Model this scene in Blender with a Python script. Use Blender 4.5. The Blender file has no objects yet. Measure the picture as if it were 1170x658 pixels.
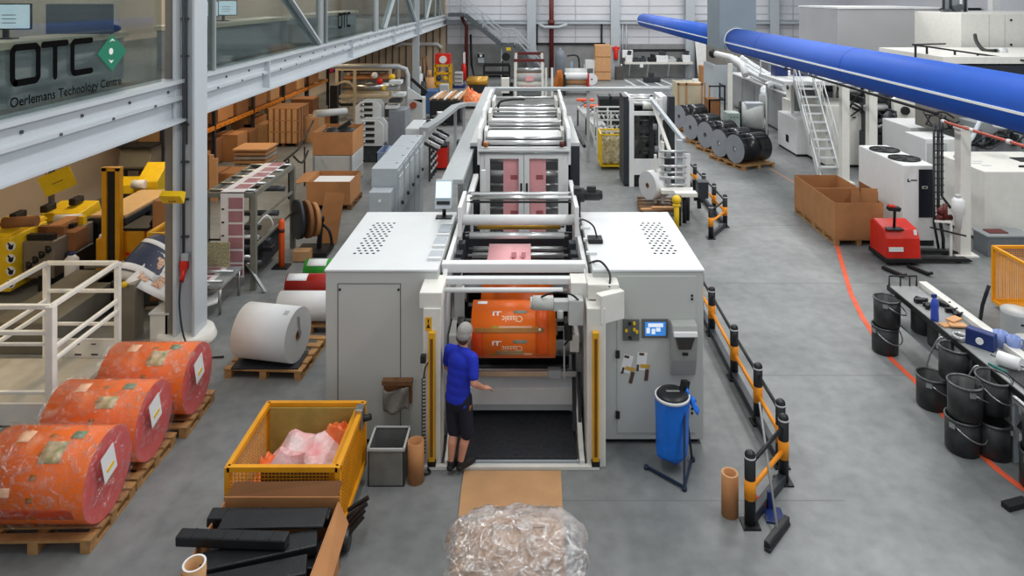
import bpy, bmesh, math, random
from mathutils import Vector, Matrix, Euler
SC = bpy.context.scene
COL = SC.collection
PI = math.pi
rnd = random.Random(7)
CX, CY, FL, HC = 604.0, -6.0, 800.0, 5.6      # principal point, focal length in px, camera height


def X(px, D): return (px - CX) * D / FL
def Z(py, D): return HC - (py - CY) * D / FL
def DD(py, z=0.0): return (HC - z) * FL / (py - CY)


def srgb(r, g, b):
    def f(c):
        c /= 255.0
        return c / 12.92 if c <= .04045 else ((c + .055) / 1.055) ** 2.4
    return (f(r), f(g), f(b), 1.0)


MATS = {}


def mat(name, rgb, rough=.5, metal=0., var=.06, scale=6., bump=0., bscale=40., emit=0., alpha=1., rgb2=None, spec=.4, detail=4, coords='Object'):
    """principled material with a mild procedural mottling"""
    if name in MATS: return MATS[name]
    m = bpy.data.materials.new(name); m.use_nodes = True
    nt = m.node_tree; N = nt.nodes; L = nt.links
    p = N['Principled BSDF']
    c = srgb(*rgb)
    p.inputs['Roughness'].default_value = rough
    p.inputs['Metallic'].default_value = metal
    p.inputs['Specular IOR Level'].default_value = spec
    tc = N.new('ShaderNodeTexCoord')
    if var > 0 or rgb2:
        nz = N.new('ShaderNodeTexNoise'); nz.inputs['Scale'].default_value = scale; nz.inputs['Detail'].default_value = detail
        L.new(tc.outputs[coords], nz.inputs['Vector'])
        rp = N.new('ShaderNodeValToRGB')
        if rgb2:
            a, b = c, srgb(*rgb2)
        else:
            a = tuple(max(0, v * (1 - var * 1.6)) for v in c[:3]) + (1,); b = tuple(min(1, v * (1 + var)) for v in c[:3]) + (1,)
        rp.color_ramp.elements[0].position = .3; rp.color_ramp.elements[1].position = .7
        rp.color_ramp.elements[0].color = a; rp.color_ramp.elements[1].color = b
        L.new(nz.outputs['Fac'], rp.inputs['Fac']); L.new(rp.outputs['Color'], p.inputs['Base Color'])
    else:
        p.inputs['Base Color'].default_value = c
    if bump > 0:
        n2 = N.new('ShaderNodeTexNoise'); n2.inputs['Scale'].default_value = bscale; n2.inputs['Detail'].default_value = 3
        L.new(tc.outputs[coords], n2.inputs['Vector'])
        bp = N.new('ShaderNodeBump'); bp.inputs['Strength'].default_value = bump; bp.inputs['Distance'].default_value = .02
        L.new(n2.outputs['Fac'], bp.inputs['Height']); L.new(bp.outputs['Normal'], p.inputs['Normal'])
    if emit > 0:
        p.inputs['Emission Color'].default_value = c; p.inputs['Emission Strength'].default_value = emit
    MATS[name] = m
    return m


def film(name, rgb=(255, 255, 255), clear=.75, rough=.12, bscale=9., bump=.9):
    """thin clear plastic: part transparent, part glossy, crinkled"""
    if name in MATS: return MATS[name]
    m = bpy.data.materials.new(name); m.use_nodes = True
    nt = m.node_tree; N = nt.nodes; L = nt.links
    out = N['Material Output']; N.remove(N['Principled BSDF'])
    tr = N.new('ShaderNodeBsdfTransparent'); tr.inputs['Color'].default_value = srgb(*rgb)
    gl = N.new('ShaderNodeBsdfGlossy'); gl.inputs['Roughness'].default_value = rough
    df = N.new('ShaderNodeBsdfDiffuse'); df.inputs['Color'].default_value = srgb(235, 235, 235)
    mx = N.new('ShaderNodeMixShader'); mg = N.new('ShaderNodeMixShader'); mg.inputs[0].default_value = .93
    L.new(df.outputs[0], mg.inputs[1]); L.new(gl.outputs[0], mg.inputs[2])
    tc = N.new('ShaderNodeTexCoord')
    nz = N.new('ShaderNodeTexNoise'); nz.inputs['Scale'].default_value = bscale; nz.inputs['Detail'].default_value = 5; nz.inputs['Distortion'].default_value = 1.6
    L.new(tc.outputs['Object'], nz.inputs['Vector'])
    bp = N.new('ShaderNodeBump'); bp.inputs['Strength'].default_value = bump; bp.inputs['Distance'].default_value = .06
    L.new(nz.outputs['Fac'], bp.inputs['Height'])
    L.new(bp.outputs['Normal'], gl.inputs['Normal'])
    mr = N.new('ShaderNodeMapRange'); mr.inputs[1].default_value = .45; mr.inputs[2].default_value = .7
    mr.inputs[3].default_value = 1 - clear - .08; mr.inputs[4].default_value = min(1, 1 - clear + .3)
    L.new(nz.outputs['Fac'], mr.inputs[0]); L.new(mr.outputs[0], mx.inputs[0])
    L.new(tr.outputs[0], mx.inputs[1]); L.new(mg.outputs[0], mx.inputs[2]); L.new(mx.outputs[0], out.inputs['Surface'])
    MATS[name] = m
    return m


def glass(name, rgb=(200, 206, 204), refl=.14, rough=.04):
    if name in MATS: return MATS[name]
    m = bpy.data.materials.new(name); m.use_nodes = True
    nt = m.node_tree; N = nt.nodes; L = nt.links
    out = N['Material Output']; N.remove(N['Principled BSDF'])
    tr = N.new('ShaderNodeBsdfTransparent'); tr.inputs['Color'].default_value = srgb(*rgb)
    gl = N.new('ShaderNodeBsdfGlossy'); gl.inputs['Roughness'].default_value = rough
    fr = N.new('ShaderNodeLayerWeight'); fr.inputs['Blend'].default_value = .25
    ad = N.new('ShaderNodeMath'); ad.operation = 'MULTIPLY_ADD'; ad.inputs[1].default_value = .18; ad.inputs[2].default_value = refl
    ad.use_clamp = True
    L.new(fr.outputs['Fresnel'], ad.inputs[0])
    mx = N.new('ShaderNodeMixShader'); L.new(ad.outputs[0], mx.inputs[0])
    L.new(tr.outputs[0], mx.inputs[1]); L.new(gl.outputs[0], mx.inputs[2]); L.new(mx.outputs[0], out.inputs['Surface'])
    MATS[name] = m
    return m


class MB:
    """collects shapes; build() links them as ONE mesh object"""
    def __init__(self): self.v = []; self.f = []; self.m = []; self.s = []

    def add(self, vs, fs, m=0, smooth=False):
        o = len(self.v); self.v += [tuple(v) for v in vs]
        for f in fs:
            self.f.append(tuple(i + o for i in f)); self.m.append(m); self.s.append(smooth)
        return self

    def bx(self, x0, x1, y0, y1, z0, z1, m=0):
        vs = [(x, y, z) for z in (z0, z1) for y in (y0, y1) for x in (x0, x1)]
        return self.add(vs, [(0, 2, 3, 1), (4, 5, 7, 6), (0, 1, 5, 4), (2, 6, 7, 3), (0, 4, 6, 2), (1, 3, 7, 5)], m)

    def box(self, c, s, r=(0, 0, 0), m=0):
        R = Euler(r).to_matrix(); c = Vector(c)
        vs = [c + R @ Vector((x * s[0] / 2, y * s[1] / 2, z * s[2] / 2)) for z in (-1, 1) for y in (-1, 1) for x in (-1, 1)]
        return self.add(vs, [(0, 2, 3, 1), (4, 5, 7, 6), (0, 1, 5, 4), (2, 6, 7, 3), (0, 4, 6, 2), (1, 3, 7, 5)], m)

    def bar(self, p, q, w, h, m=0):
        """square bar from p to q"""
        p, q = Vector(p), Vector(q); d = (q - p)
        if d.length < 1e-6: return self
        d.normalize(); up = Vector((0, 0, 1)) if abs(d.z) < .95 else Vector((0, 1, 0))
        a = d.cross(up).normalized(); b = a.cross(d).normalized()
        vs = [e + a * (i * w / 2) + b * (j * h / 2) for e in (p, q) for j in (-1, 1) for i in (-1, 1)]
        return self.add(vs, [(0, 2, 3, 1), (4, 5, 7, 6), (0, 1, 5, 4), (2, 6, 7, 3), (0, 4, 6, 2), (1, 3, 7, 5)], m)

    def cyl(self, p, q, r, r2=None, n=16, m=0, caps=True, mc=None):
        p, q = Vector(p), Vector(q); d = (q - p).normalized(); r2 = r if r2 is None else r2
        up = Vector((0, 0, 1)) if abs(d.z) < .95 else Vector((1, 0, 0))
        a = d.cross(up).normalized(); b = a.cross(d)
        vs = []
        for e, rr in ((p, r), (q, r2)):
            for i in range(n):
                t = 2 * PI * i / n; vs.append(e + a * (rr * math.cos(t)) + b * (rr * math.sin(t)))
        self.add(vs, [(i, n + i, n + (i + 1) % n, (i + 1) % n) for i in range(n)], m, True)
        if caps:
            mc = m if mc is None else mc
            self.add(vs[:n], [tuple(range(n))], mc); self.add(vs[n:], [tuple(range(n - 1, -1, -1))], mc)
        return self

    def ring(self, p, q, ro, ri, n=24, m=0, mi=None, mc=None):
        """hollow tube with annular ends"""
        p, q = Vector(p), Vector(q); d = (q - p).normalized()
        up = Vector((0, 0, 1)) if abs(d.z) < .95 else Vector((1, 0, 0))
        a = d.cross(up).normalized(); b = a.cross(d); mi = m if mi is None else mi; mc = m if mc is None else mc
        L = []
        for e in (p, q):
            for rr in (ro, ri):
                L.append([e + a * (rr * math.cos(2 * PI * i / n)) + b * (rr * math.sin(2 * PI * i / n)) for i in range(n)])
        po, pi_, qo, qi = L
        def band(A, B, mm, sm): self.add(A + B, [(i, n + i, n + (i + 1) % n, (i + 1) % n) for i in range(n)], mm, sm)
        band(po, qo, m, True); band(qi, pi_, mi, True); band(pi_, po, mc, False); band(qo, qi, mc, False)
        return self

    def tube(self, pts, r, n=8, m=0, smooth_steps=0, closed=False):
        pts = [Vector(p) for p in pts]
        if smooth_steps:
            P = pts; out = []
            for i in range(len(P) - 1):
                p0 = P[i - 1] if i else P[0]; p1, p2 = P[i], P[i + 1]; p3 = P[i + 2] if i + 2 < len(P) else P[-1]
                for k in range(smooth_steps):
                    t = k / smooth_steps
                    out.append(.5 * ((2 * p1) + (p2 - p0) * t + (2 * p0 - 5 * p1 + 4 * p2 - p3) * t * t + (3 * p1 - p0 - 3 * p2 + p3) * t ** 3))
            pts = out + [P[-1]]
        vs = []; prev = None; k = len(pts)
        for i, p in enumerate(pts):
            if closed: d = (pts[(i + 1) % k] - pts[i - 1])
            else: d = (pts[min(i + 1, k - 1)] - pts[max(i - 1, 0)])
            d = d.normalized() if d.length > 1e-9 else Vector((0, 0, 1))
            if prev is None:
                up = Vector((0, 0, 1)) if abs(d.z) < .9 else Vector((1, 0, 0)); a = d.cross(up).normalized()
            else:
                a = (prev - d * prev.dot(d)); a = a.normalized() if a.length > 1e-6 else d.orthogonal().normalized()
            prev = a; b = d.cross(a)
            rr = r[i] if isinstance(r, (list, tuple)) else r
            for j in range(n):
                t = 2 * PI * j / n; vs.append(p + a * (rr * math.cos(t)) + b * (rr * math.sin(t)))
        fs = [(i * n + j, i * n + (j + 1) % n, ((i + 1) % k) * n + (j + 1) % n, ((i + 1) % k) * n + j) for i in range(k if closed else k - 1) for j in range(n)]
        self.add(vs, fs, m, True)
        if not closed:
            self.add(vs[:n], [tuple(range(n - 1, -1, -1))], m); self.add(vs[-n:], [tuple(range(n))], m)
        return self

    def lathe(self, prof, c=(0, 0, 0), n=24, m=0, axis='z', smooth=True):
        vs = []
        for r, h in prof:
            for i in range(n):
                t = 2 * PI * i / n; a, b = r * math.cos(t), r * math.sin(t)
                vs.append({'z': (c[0] + a, c[1] + b, c[2] + h), 'x': (c[0] + h, c[1] + a, c[2] + b), 'y': (c[0] + b, c[1] + h, c[2] + a)}[axis])
        k = len(prof)
        return self.add(vs, [(i * n + j, i * n + (j + 1) % n, (i + 1) * n + (j + 1) % n, (i + 1) * n + j) for i in range(k - 1) for j in range(n)], m, smooth)

    def prism(self, poly, d0, d1, axis='x', m=0):
        """poly in the plane across axis, extruded from d0 to d1"""
        def pt(u, w, d): return {'x': (d, u, w), 'y': (u, d, w), 'z': (u, w, d)}[axis]
        n = len(poly); vs = [pt(u, w, d0) for u, w in poly] + [pt(u, w, d1) for u, w in poly]
        fs = [(i, (i + 1) % n, n + (i + 1) % n, n + i) for i in range(n)] + [tuple(range(n - 1, -1, -1)), tuple(range(n, 2 * n))]
        return self.add(vs, fs, m)

    def sphere(self, c, r, n=14, k=9, m=0, sc=(1, 1, 1)):
        vs = []; fs = []
        for i in range(k + 1):
            p = PI * i / k
            for j in range(n):
                t = 2 * PI * j / n
                vs.append((c[0] + r * sc[0] * math.sin(p) * math.cos(t), c[1] + r * sc[1] * math.sin(p) * math.sin(t), c[2] + r * sc[2] * math.cos(p)))
        for i in range(k):
            for j in range(n): fs.append((i * n + j, (i + 1) * n + j, (i + 1) * n + (j + 1) % n, i * n + (j + 1) % n))
        return self.add(vs, fs, m, True)

    def grid(self, fn, nu, nv, m=0, smooth=True, mf=None):
        vs = [fn(i / nu, j / nv) for j in range(nv + 1) for i in range(nu + 1)]
        for j in range(nv):
            for i in range(nu):
                pass
        o = len(self.v); self.v += [tuple(v) for v in vs]
        for j in range(nv):
            for i in range(nu):
                a = o + j * (nu + 1) + i
                self.f.append((a, a + 1, a + nu + 2, a + nu + 1)); self.m.append(mf(i, j) if mf else m); self.s.append(smooth)
        return self

    def pieces(self, name, mats, parent=None, **kw):
        """every separate piece of the collected shapes becomes a part of its own"""
        par = {}
        def find(a):
            while par.setdefault(a, a) != a: par[a] = par[par[a]]; a = par[a]
            return a
        key = [tuple(round(c, 5) for c in v) for v in self.v]
        for f in self.f:
            r = find(key[f[0]])
            for i in f[1:]:
                q = find(key[i])
                if q != r: par[q] = r
        groups = {}
        for k, f in enumerate(self.f): groups.setdefault(find(key[f[0]]), []).append(k)
        out = []
        for ks in groups.values():
            p = MB()
            for k in ks: p.add([self.v[i] for i in self.f[k]], [tuple(range(len(self.f[k])))], self.m[k], self.s[k])
            out.append(p.build(name, mats, parent, **kw))
        return out

    def build(self, name, mats, parent=None, bevel=0., solid=0., fix=True):
        off = OFF.get(parent.name, Vector((0, 0, 0))) if parent else Vector((0, 0, 0))
        me = bpy.data.meshes.new(name)
        me.from_pydata([tuple(Vector(v) - off) for v in self.v], [], self.f)
        for mm in (mats if isinstance(mats, (list, tuple)) else [mats]): me.materials.append(mm)
        me.polygons.foreach_set('material_index', self.m); me.polygons.foreach_set('use_smooth', self.s)
        if fix:
            bm = bmesh.new(); bm.from_mesh(me); bmesh.ops.remove_doubles(bm, verts=bm.verts, dist=1e-5)
            bmesh.ops.recalc_face_normals(bm, faces=bm.faces); bm.to_mesh(me); bm.free()
        me.update()
        o = bpy.data.objects.new(name, me); COL.objects.link(o)
        if parent:
            o.parent = parent; OFF[o.name] = off
        if bevel:
            b = o.modifiers.new('edges', 'BEVEL'); b.width = bevel; b.segments = 2; b.limit_method = 'ANGLE'; b.angle_limit = math.radians(40)
        if solid:
            b = o.modifiers.new('thickness', 'SOLIDIFY'); b.thickness = solid; b.offset = 0
        return o


OFF = {}


def tag(o, label, cat, group=None, kind=None):
    o['label'] = label; o['category'] = cat
    if group: o['group'] = group
    if kind: o['kind'] = kind
    return o


def thing(name, label, cat, loc=(0, 0, 0), group=None):
    o = bpy.data.objects.new(name, None); COL.objects.link(o); o.location = loc; o.empty_display_size = .1
    OFF[o.name] = Vector(loc)
    return tag(o, label, cat, group)


def structure(o):
    o['kind'] = 'structure'; return o


def kids(o): return [c for c in COL.objects if c.parent == o]


def dup(root, loc, rz=0., label=None, group=None, sc=None):
    ch = {}
    for o in COL.objects:
        if o.parent: ch.setdefault(o.parent, []).append(o)
    r = root.copy(); COL.objects.link(r); r.location = loc; r.rotation_euler = (0, 0, rz)
    if sc: r.scale = sc
    if label: r['label'] = label
    if group: r['group'] = group
    def rec(src, dst):
        for c in ch.get(src, []):
            k = c.copy(); COL.objects.link(k); k.parent = dst; rec(c, k)
    rec(root, r)
    return r


_txt = {}


def text_mesh(s, size=1.0):
    """outline letters as (verts2d, faces), from the built-in font, origin at lower left"""
    if s in _txt: vs, fs = _txt[s]
    else:
        cu = bpy.data.curves.new('lettering', 'FONT'); cu.body = s; cu.resolution_u = 3; cu.offset = .012
        ob = bpy.data.objects.new('lettering', cu); COL.objects.link(ob)
        dg = bpy.context.evaluated_depsgraph_get(); me = bpy.data.meshes.new_from_object(ob.evaluated_get(dg))
        vs = [(v.co.x, v.co.y) for v in me.vertices]; fs = [tuple(p.vertices) for p in me.polygons]
        bpy.data.objects.remove(ob); bpy.data.curves.remove(cu); bpy.data.meshes.remove(me); _txt[s] = (vs, fs)
    return [(x * size, y * size) for x, y in vs], fs


def put_text(mb, s, size, fn, m=0):
    vs, fs = text_mesh(s, size); mb.add([fn(x, y) for x, y in vs], fs, m)


def strokes(mb, paths, w, fn, th, m=0):
    """flat letter strokes of width w; fn(u,v,t) maps letter plane to the world"""
    for P in paths:
        for (a, b) in zip(P[:-1], P[1:]):
            a, b = Vector(a), Vector(b); d = (b - a).normalized(); n = Vector((-d.y, d.x)) * (w / 2)
            q = [a + n, a - n, b - n, b + n]
            mb.add([fn(p.x, p.y, 0) for p in q] + [fn(p.x, p.y, th) for p in q], [(0, 1, 2, 3), (7, 6, 5, 4), (0, 4, 5, 1), (1, 5, 6, 2), (2, 6, 7, 3), (3, 7, 4, 0)], m)
        for a in P:
            n = 10; c = [(a[0] + w / 2 * math.cos(2 * PI * i / n), a[1] + w / 2 * math.sin(2 * PI * i / n)) for i in range(n)]
            mb.add([fn(x, y, th * 1.02) for x, y in c], [tuple(range(n))], m)


# ---------------------------------------------------------------- materials
WHITE = mat('white_paint', (222, 224, 224), .42, var=.02)
WHITE2 = mat('warm_white_paint', (226, 225, 218), .45, var=.03)
GREYP = mat('light_grey_paint', (188, 191, 190), .45, var=.03)
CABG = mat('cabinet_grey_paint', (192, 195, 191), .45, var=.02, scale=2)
CABT = mat('cabinet_top_lit_grey', (218, 221, 222), .5, var=.02, scale=2)  # cabinet grey again, lightened for the light falling on the top
MIDG = mat('mid_grey_paint', (140, 145, 147), .5, var=.04)
STEELG = mat('blue_grey_steel_paint', (176, 184, 190), .45, var=.03)
TAUPE = mat('taupe_paint', (128, 124, 118), .55, var=.03)
DARK = mat('black_paint', (26, 27, 29), .5, var=.15)
DARKP = mat('charcoal_panel', (44, 49, 56), .45, var=.1)
BLACKPL = mat('black_plastic', (30, 32, 35), .38, var=.12, bump=.1)
STEEL = mat('brushed_steel', (178, 180, 180), .3, metal=.9, var=.05)
ROLLER = mat('roller_steel', (205, 207, 207), .25, metal=.45, var=.03)
RUBBER = mat('black_rubber', (46, 48, 53), .75, var=.2, scale=20, bump=.3, bscale=80)
YEL = mat('yellow_paint', (226, 168, 22), .45, var=.06)
YELB = mat('yellow_orange_band', (240, 150, 24), .45, var=.03)
YEL2 = mat('signal_yellow_paint', (236, 196, 30), .45, var=.05)
REDP = mat('red_paint', (214, 40, 26), .4, var=.05)
MAROON = mat('maroon_pipe_paint', (96, 34, 32), .45, var=.05)
CARD = mat('cardboard', (182, 128, 82), .8, var=.07, scale=3, bump=.05)
CARD2 = mat('dark_cardboard', (140, 94, 58), .8, var=.07, scale=3, bump=.05)
CARD3 = mat('pale_cardboard', (196, 152, 108), .8, var=.06, scale=3, bump=.05)
WOOD = mat('pallet_wood', (176, 134, 86), .8, var=.15, scale=9, bump=.2)
WOODD = mat('dark_pallet_wood', (118, 84, 54), .8, var=.15, scale=9, bump=.2)
PAPER = mat('white_paper', (232, 233, 234), .7, var=.015)
PAPERD = mat('paper_edge', (214, 216, 218), .7, var=.02)
ORANGE = mat('orange_print', (243, 112, 22), .38, var=.05, scale=3)
ORANGED = mat('dark_orange_print', (205, 66, 14), .38, var=.06)
PINK = mat('pink_film_edge', (222, 98, 98), .4, var=.08, scale=5)
PINKW = mat('pink_web', (238, 174, 178), .4, var=.05)
PINKD = mat('pink_print', (170, 96, 102), .45, var=.05)
BLUEB = mat('blue_bag_plastic', (24, 118, 228), .35, var=.1, bump=.35, bscale=14)
BLUEF = mat('blue_duct_fabric', (22, 82, 182), .62, var=.04, scale=2)
BLUED = mat('dark_blue_plastic', (32, 52, 110), .4, var=.1)
BLUEBIN = mat('grey_blue_plastic', (126, 142, 170), .45, var=.06)
GREEN = mat('green_print', (58, 170, 62), .4, var=.12, scale=8)
GREENL = mat('dark_green_logo', (20, 122, 92), .4, var=.02)
ROLLBLK = mat('black_film_roll', (24, 25, 29), .22, var=.2, scale=2)
ROLLEND = mat('grey_film_edge', (150, 154, 162), .5, var=.06, scale=3)
SCREEN = mat('lit_screen', (206, 226, 240), .3, var=.0, emit=.7)
SCREENB = mat('lit_blue_screen', (60, 130, 210), .3, var=.0, emit=.55)
GOLD = mat('gold_film', (196, 150, 60), .35, metal=.3, var=.1)
NAVY = mat('navy_print', (58, 66, 88), .5, var=.05)
TAPE = mat('brown_tape', (178, 124, 62), .35, var=.06)
TAN = mat('tan_board', (206, 156, 110), .7, var=.05)
ORLINE = mat('worn_orange_line', (222, 92, 58), .7, var=.12, scale=4)
WLINE = mat('worn_white_line', (208, 212, 212), .7, var=.08, scale=4)
GLASS = glass('office_glass', (222, 228, 227), .02)
GLASSD = glass('tinted_glass', (150, 150, 152), .08)
WRAP = film('clear_wrap', (255, 252, 250), .88, rough=.07, bscale=9, bump=1.2)
WRAPW = film('milky_wrap', (252, 252, 252), .52, rough=.10, bscale=11, bump=1.3)
MESHY = YEL
# ================================================================ camera, light
cam = bpy.data.cameras.new('camera'); co = bpy.data.objects.new('camera', cam); COL.objects.link(co)
co.location = (0, 0, HC); co.rotation_euler = (PI / 2, 0, 0)
cam.sensor_width = 36; cam.lens = 36 * FL / 1170
cam.shift_x = -(CX - 585) / 1170; cam.shift_y = -(329 - CY) / 1170
cam.clip_end = 200; SC.camera = co
SC.view_settings.view_transform = 'Standard'; SC.view_settings.look = 'None'
SC.view_settings.gamma = 1; SC.view_settings.use_curve_mapping = False
SC.view_settings.exposure = 0.0
w = bpy.data.worlds.new('hall_daylight'); SC.world = w; w.use_nodes = True
bg = w.node_tree.nodes['Background']; bg.inputs[0].default_value = (.90, .95, 1.0, 1); bg.inputs[1].default_value = .52


def area(name, loc, sx, sy, power, col=(1, 1, 1), rot=(0, 0, 0)):
    l = bpy.data.lights.new(name, 'AREA'); l.shape = 'RECTANGLE'; l.size = sx; l.size_y = sy; l.energy = power; l.color = col
    o = bpy.data.objects.new(name, l); COL.objects.link(o); o.location = loc; o.rotation_euler = rot
    return o


for yy in (7, 16, 25, 34, 43):
    for xx, pw_ in ((-1.5, 225), (5.5, 330), (12.5, 300)):
        area('hall_lamp', (xx, yy, 9.2), .8, 6, pw_, (1, .985, .96))
for yy in (9, 16, 23, 30, 38):
    area('mezzanine_lamp', (-8.8, yy, 3.95), .5, 3, 85, (1, .80, .54))
    area('office_fill', (-8.6, yy, 7.0), .8, 3, 70, (1, .93, .8))  # unseen lamps added to brighten the office behind the glass

# ================================================================ floor, walls
FLM = bpy.data.materials.new('concrete_floor'); FLM.use_nodes = True
nt = FLM.node_tree; N = nt.nodes; L = nt.links; p = N['Principled BSDF']
tc = N.new('ShaderNodeTexCoord')
n1 = N.new('ShaderNodeTexNoise'); n1.inputs['Scale'].default_value = .45; n1.inputs['Detail'].default_value = 6; n1.inputs['Roughness'].default_value = .6
n2 = N.new('ShaderNodeTexNoise'); n2.inputs['Scale'].default_value = 5; n2.inputs['Detail'].default_value = 5
L.new(tc.outputs['Object'], n1.inputs['Vector']); L.new(tc.outputs['Object'], n2.inputs['Vector'])
r1 = N.new('ShaderNodeValToRGB'); r1.color_ramp.elements[0].color = srgb(110, 114, 114); r1.color_ramp.elements[1].color = srgb(146, 149, 149)
r1.color_ramp.elements[0].position = .32; r1.color_ramp.elements[1].position = .68
L.new(n1.outputs['Fac'], r1.inputs['Fac'])
r2 = N.new('ShaderNodeValToRGB'); r2.color_ramp.elements[0].color = (.80, .80, .80, 1); r2.color_ramp.elements[1].color = (1, 1, 1, 1)
r2.color_ramp.elements[0].position = .3; r2.color_ramp.elements[1].position = .62
L.new(n2.outputs['Fac'], r2.inputs['Fac'])
mx = N.new('ShaderNodeMix'); mx.data_type = 'RGBA'; mx.blend_type = 'MULTIPLY'; mx.inputs['Factor'].default_value = 1
L.new(r1.outputs['Color'], mx.inputs['A']); L.new(r2.outputs['Color'], mx.inputs['B']); L.new(mx.outputs['Result'], p.inputs['Base Color'])
p.inputs['Roughness'].default_value = .5; p.inputs['Specular IOR Level'].default_value = .35
structure(MB().bx(-12, 22.2, -2, 48, -.2, 0).build('floor', FLM))

WALLP = mat('white_wall_panel', (205, 207, 213), .6, var=.03, scale=1.2)
DADO = mat('grey_concrete_dado', (140, 141, 142), .8, var=.08, scale=2)
BEIGE = mat('beige_wall', (196, 176, 152), .75, var=.04, scale=.8)
BATT = mat('dark_wall_seam', (96, 92, 90), .7, var=.05)
YB = 47.7
structure(MB().bx(-5.6, 22.2, YB, YB + .3, 0, 9).build('wall_back', WALLP))
structure(MB().bx(-12, -5.6, YB, YB + .3, 0, 9).build('wall_back_beige', BEIGE))
structure(MB().bx(-5.6, 22, YB - .08, YB, 0, 2.25).build('trim_1', DADO))
m = MB()
for z in (2.75, 3.3, 4.3, 4.85, 5.4, 6.0):
    m.bx(-5.6, 22, YB - .03, YB, z - .02, z + .02)
for x in (-4.6, -1.9, 3.2, 8.2, 13.5, 18):
    m.bx(x - .02, x + .02, YB - .04, YB, 2.25, 9)
structure(m.build('trim_2', mat('panel_seam', (176, 178, 184), .6)))
m = MB()
for k in range(14): m.bx(-11.6 + k * .46, -11.52 + k * .46, YB - .05, YB, 0, 4)
structure(m.build('trim_3', BATT))
structure(MB().bx(-12.1, -11.8, -2, 48, 0, 8.5).build('wall_left', BEIGE))
m = MB()
for yy in (17.2, 22, 27, 32): m.bx(-11.8, -11.72, yy, yy + .12, 0, 4)
structure(m.build('trim_4', BATT))
structure(MB().bx(22, 22.3, -2, 48, 0, 9).build('wall_right', WALLP))
# steel girt along the back wall and wall columns
m = MB().bx(-5.6, 22, YB - .35, YB - .1, 3.66, 3.86).bx(-5.6, 22, YB - .42, YB - .08, 3.63, 3.66).bx(-5.6, 22, YB - .42, YB - .08, 3.86, 3.89)
structure(m.build('beam', STEELG))
for x in (.2, 5.84, 10.9, 16.6):
    m = MB().bx(x - .3, x + .3, YB - .5, YB - .46, 0, 9).bx(x - .3, x + .3, YB - .14, YB - .1, 0, 9).bx(x - .03, x + .03, YB - .46, YB - .14, 0, 9)
    structure(m.build('column', STEELG))
m = MB().bx(.5, 5.2, YB - .2, YB - .1, 2.2, 2.34).bx(.5, .62, YB - .2, YB - .1, 2.2, 3.66).bx(4.9, 5.02, YB - .2, YB - .1, 2.2, 3.66)
structure(m.build('trim_5', DARK))

# ================================================================ mezzanine along the left
XE = -5.6
BEAM = mat('mezzanine_beam_paint', (196, 203, 208), .4, var=.02, scale=1)
prof = [(XE - .30, 3.58), (XE + .12, 3.58), (XE + .12, 3.61), (XE - .06, 3.64), (XE - .06, 3.90), (XE + .05, 3.92), (XE + .05, 3.97),
        (XE - .02, 3.99), (XE - .02, 4.17), (XE + .08, 4.19), (XE + .08, 4.25), (XE - .30, 4.25)]
m = MB()
vs = [(x, y, z) for y in (4.5, 47.6) for x, z in prof]; n = len(prof)
m.add(vs, [(i, (i + 1) % n, n + (i + 1) % n, n + i) for i in range(n)] + [tuple(range(n)), tuple(range(2 * n - 1, n - 1, -1))])
structure(m.build('beam', BEAM))
structure(MB().bx(-11.8, XE - .3, 3, 47.6, 4.02, 4.25).build('slab', mat('mezzanine_floor', (120, 118, 114), .7)))
m = MB()
for k in range(26):
    y = 6.2 + k * 1.05
    m.cyl((XE - .04, y, 3.945 + .0), (XE + .07, y, 3.945), .018, n=8); m.cyl((XE - .03, y + .5, 4.08), (XE + .0, y + .5, 4.08), .022, n=8)
structure(m.build('trim_6', mat('bolt_heads', (88, 92, 96), .4, metal=.6)))
for k, yy in enumerate((14.9, 22.0, 29, 36.2)):
    structure(MB().bx(XE - .06, XE + .085, yy, yy + .05, 3.61, 4.2).build('trim_%d' % (7 + k), BEAM))


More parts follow.
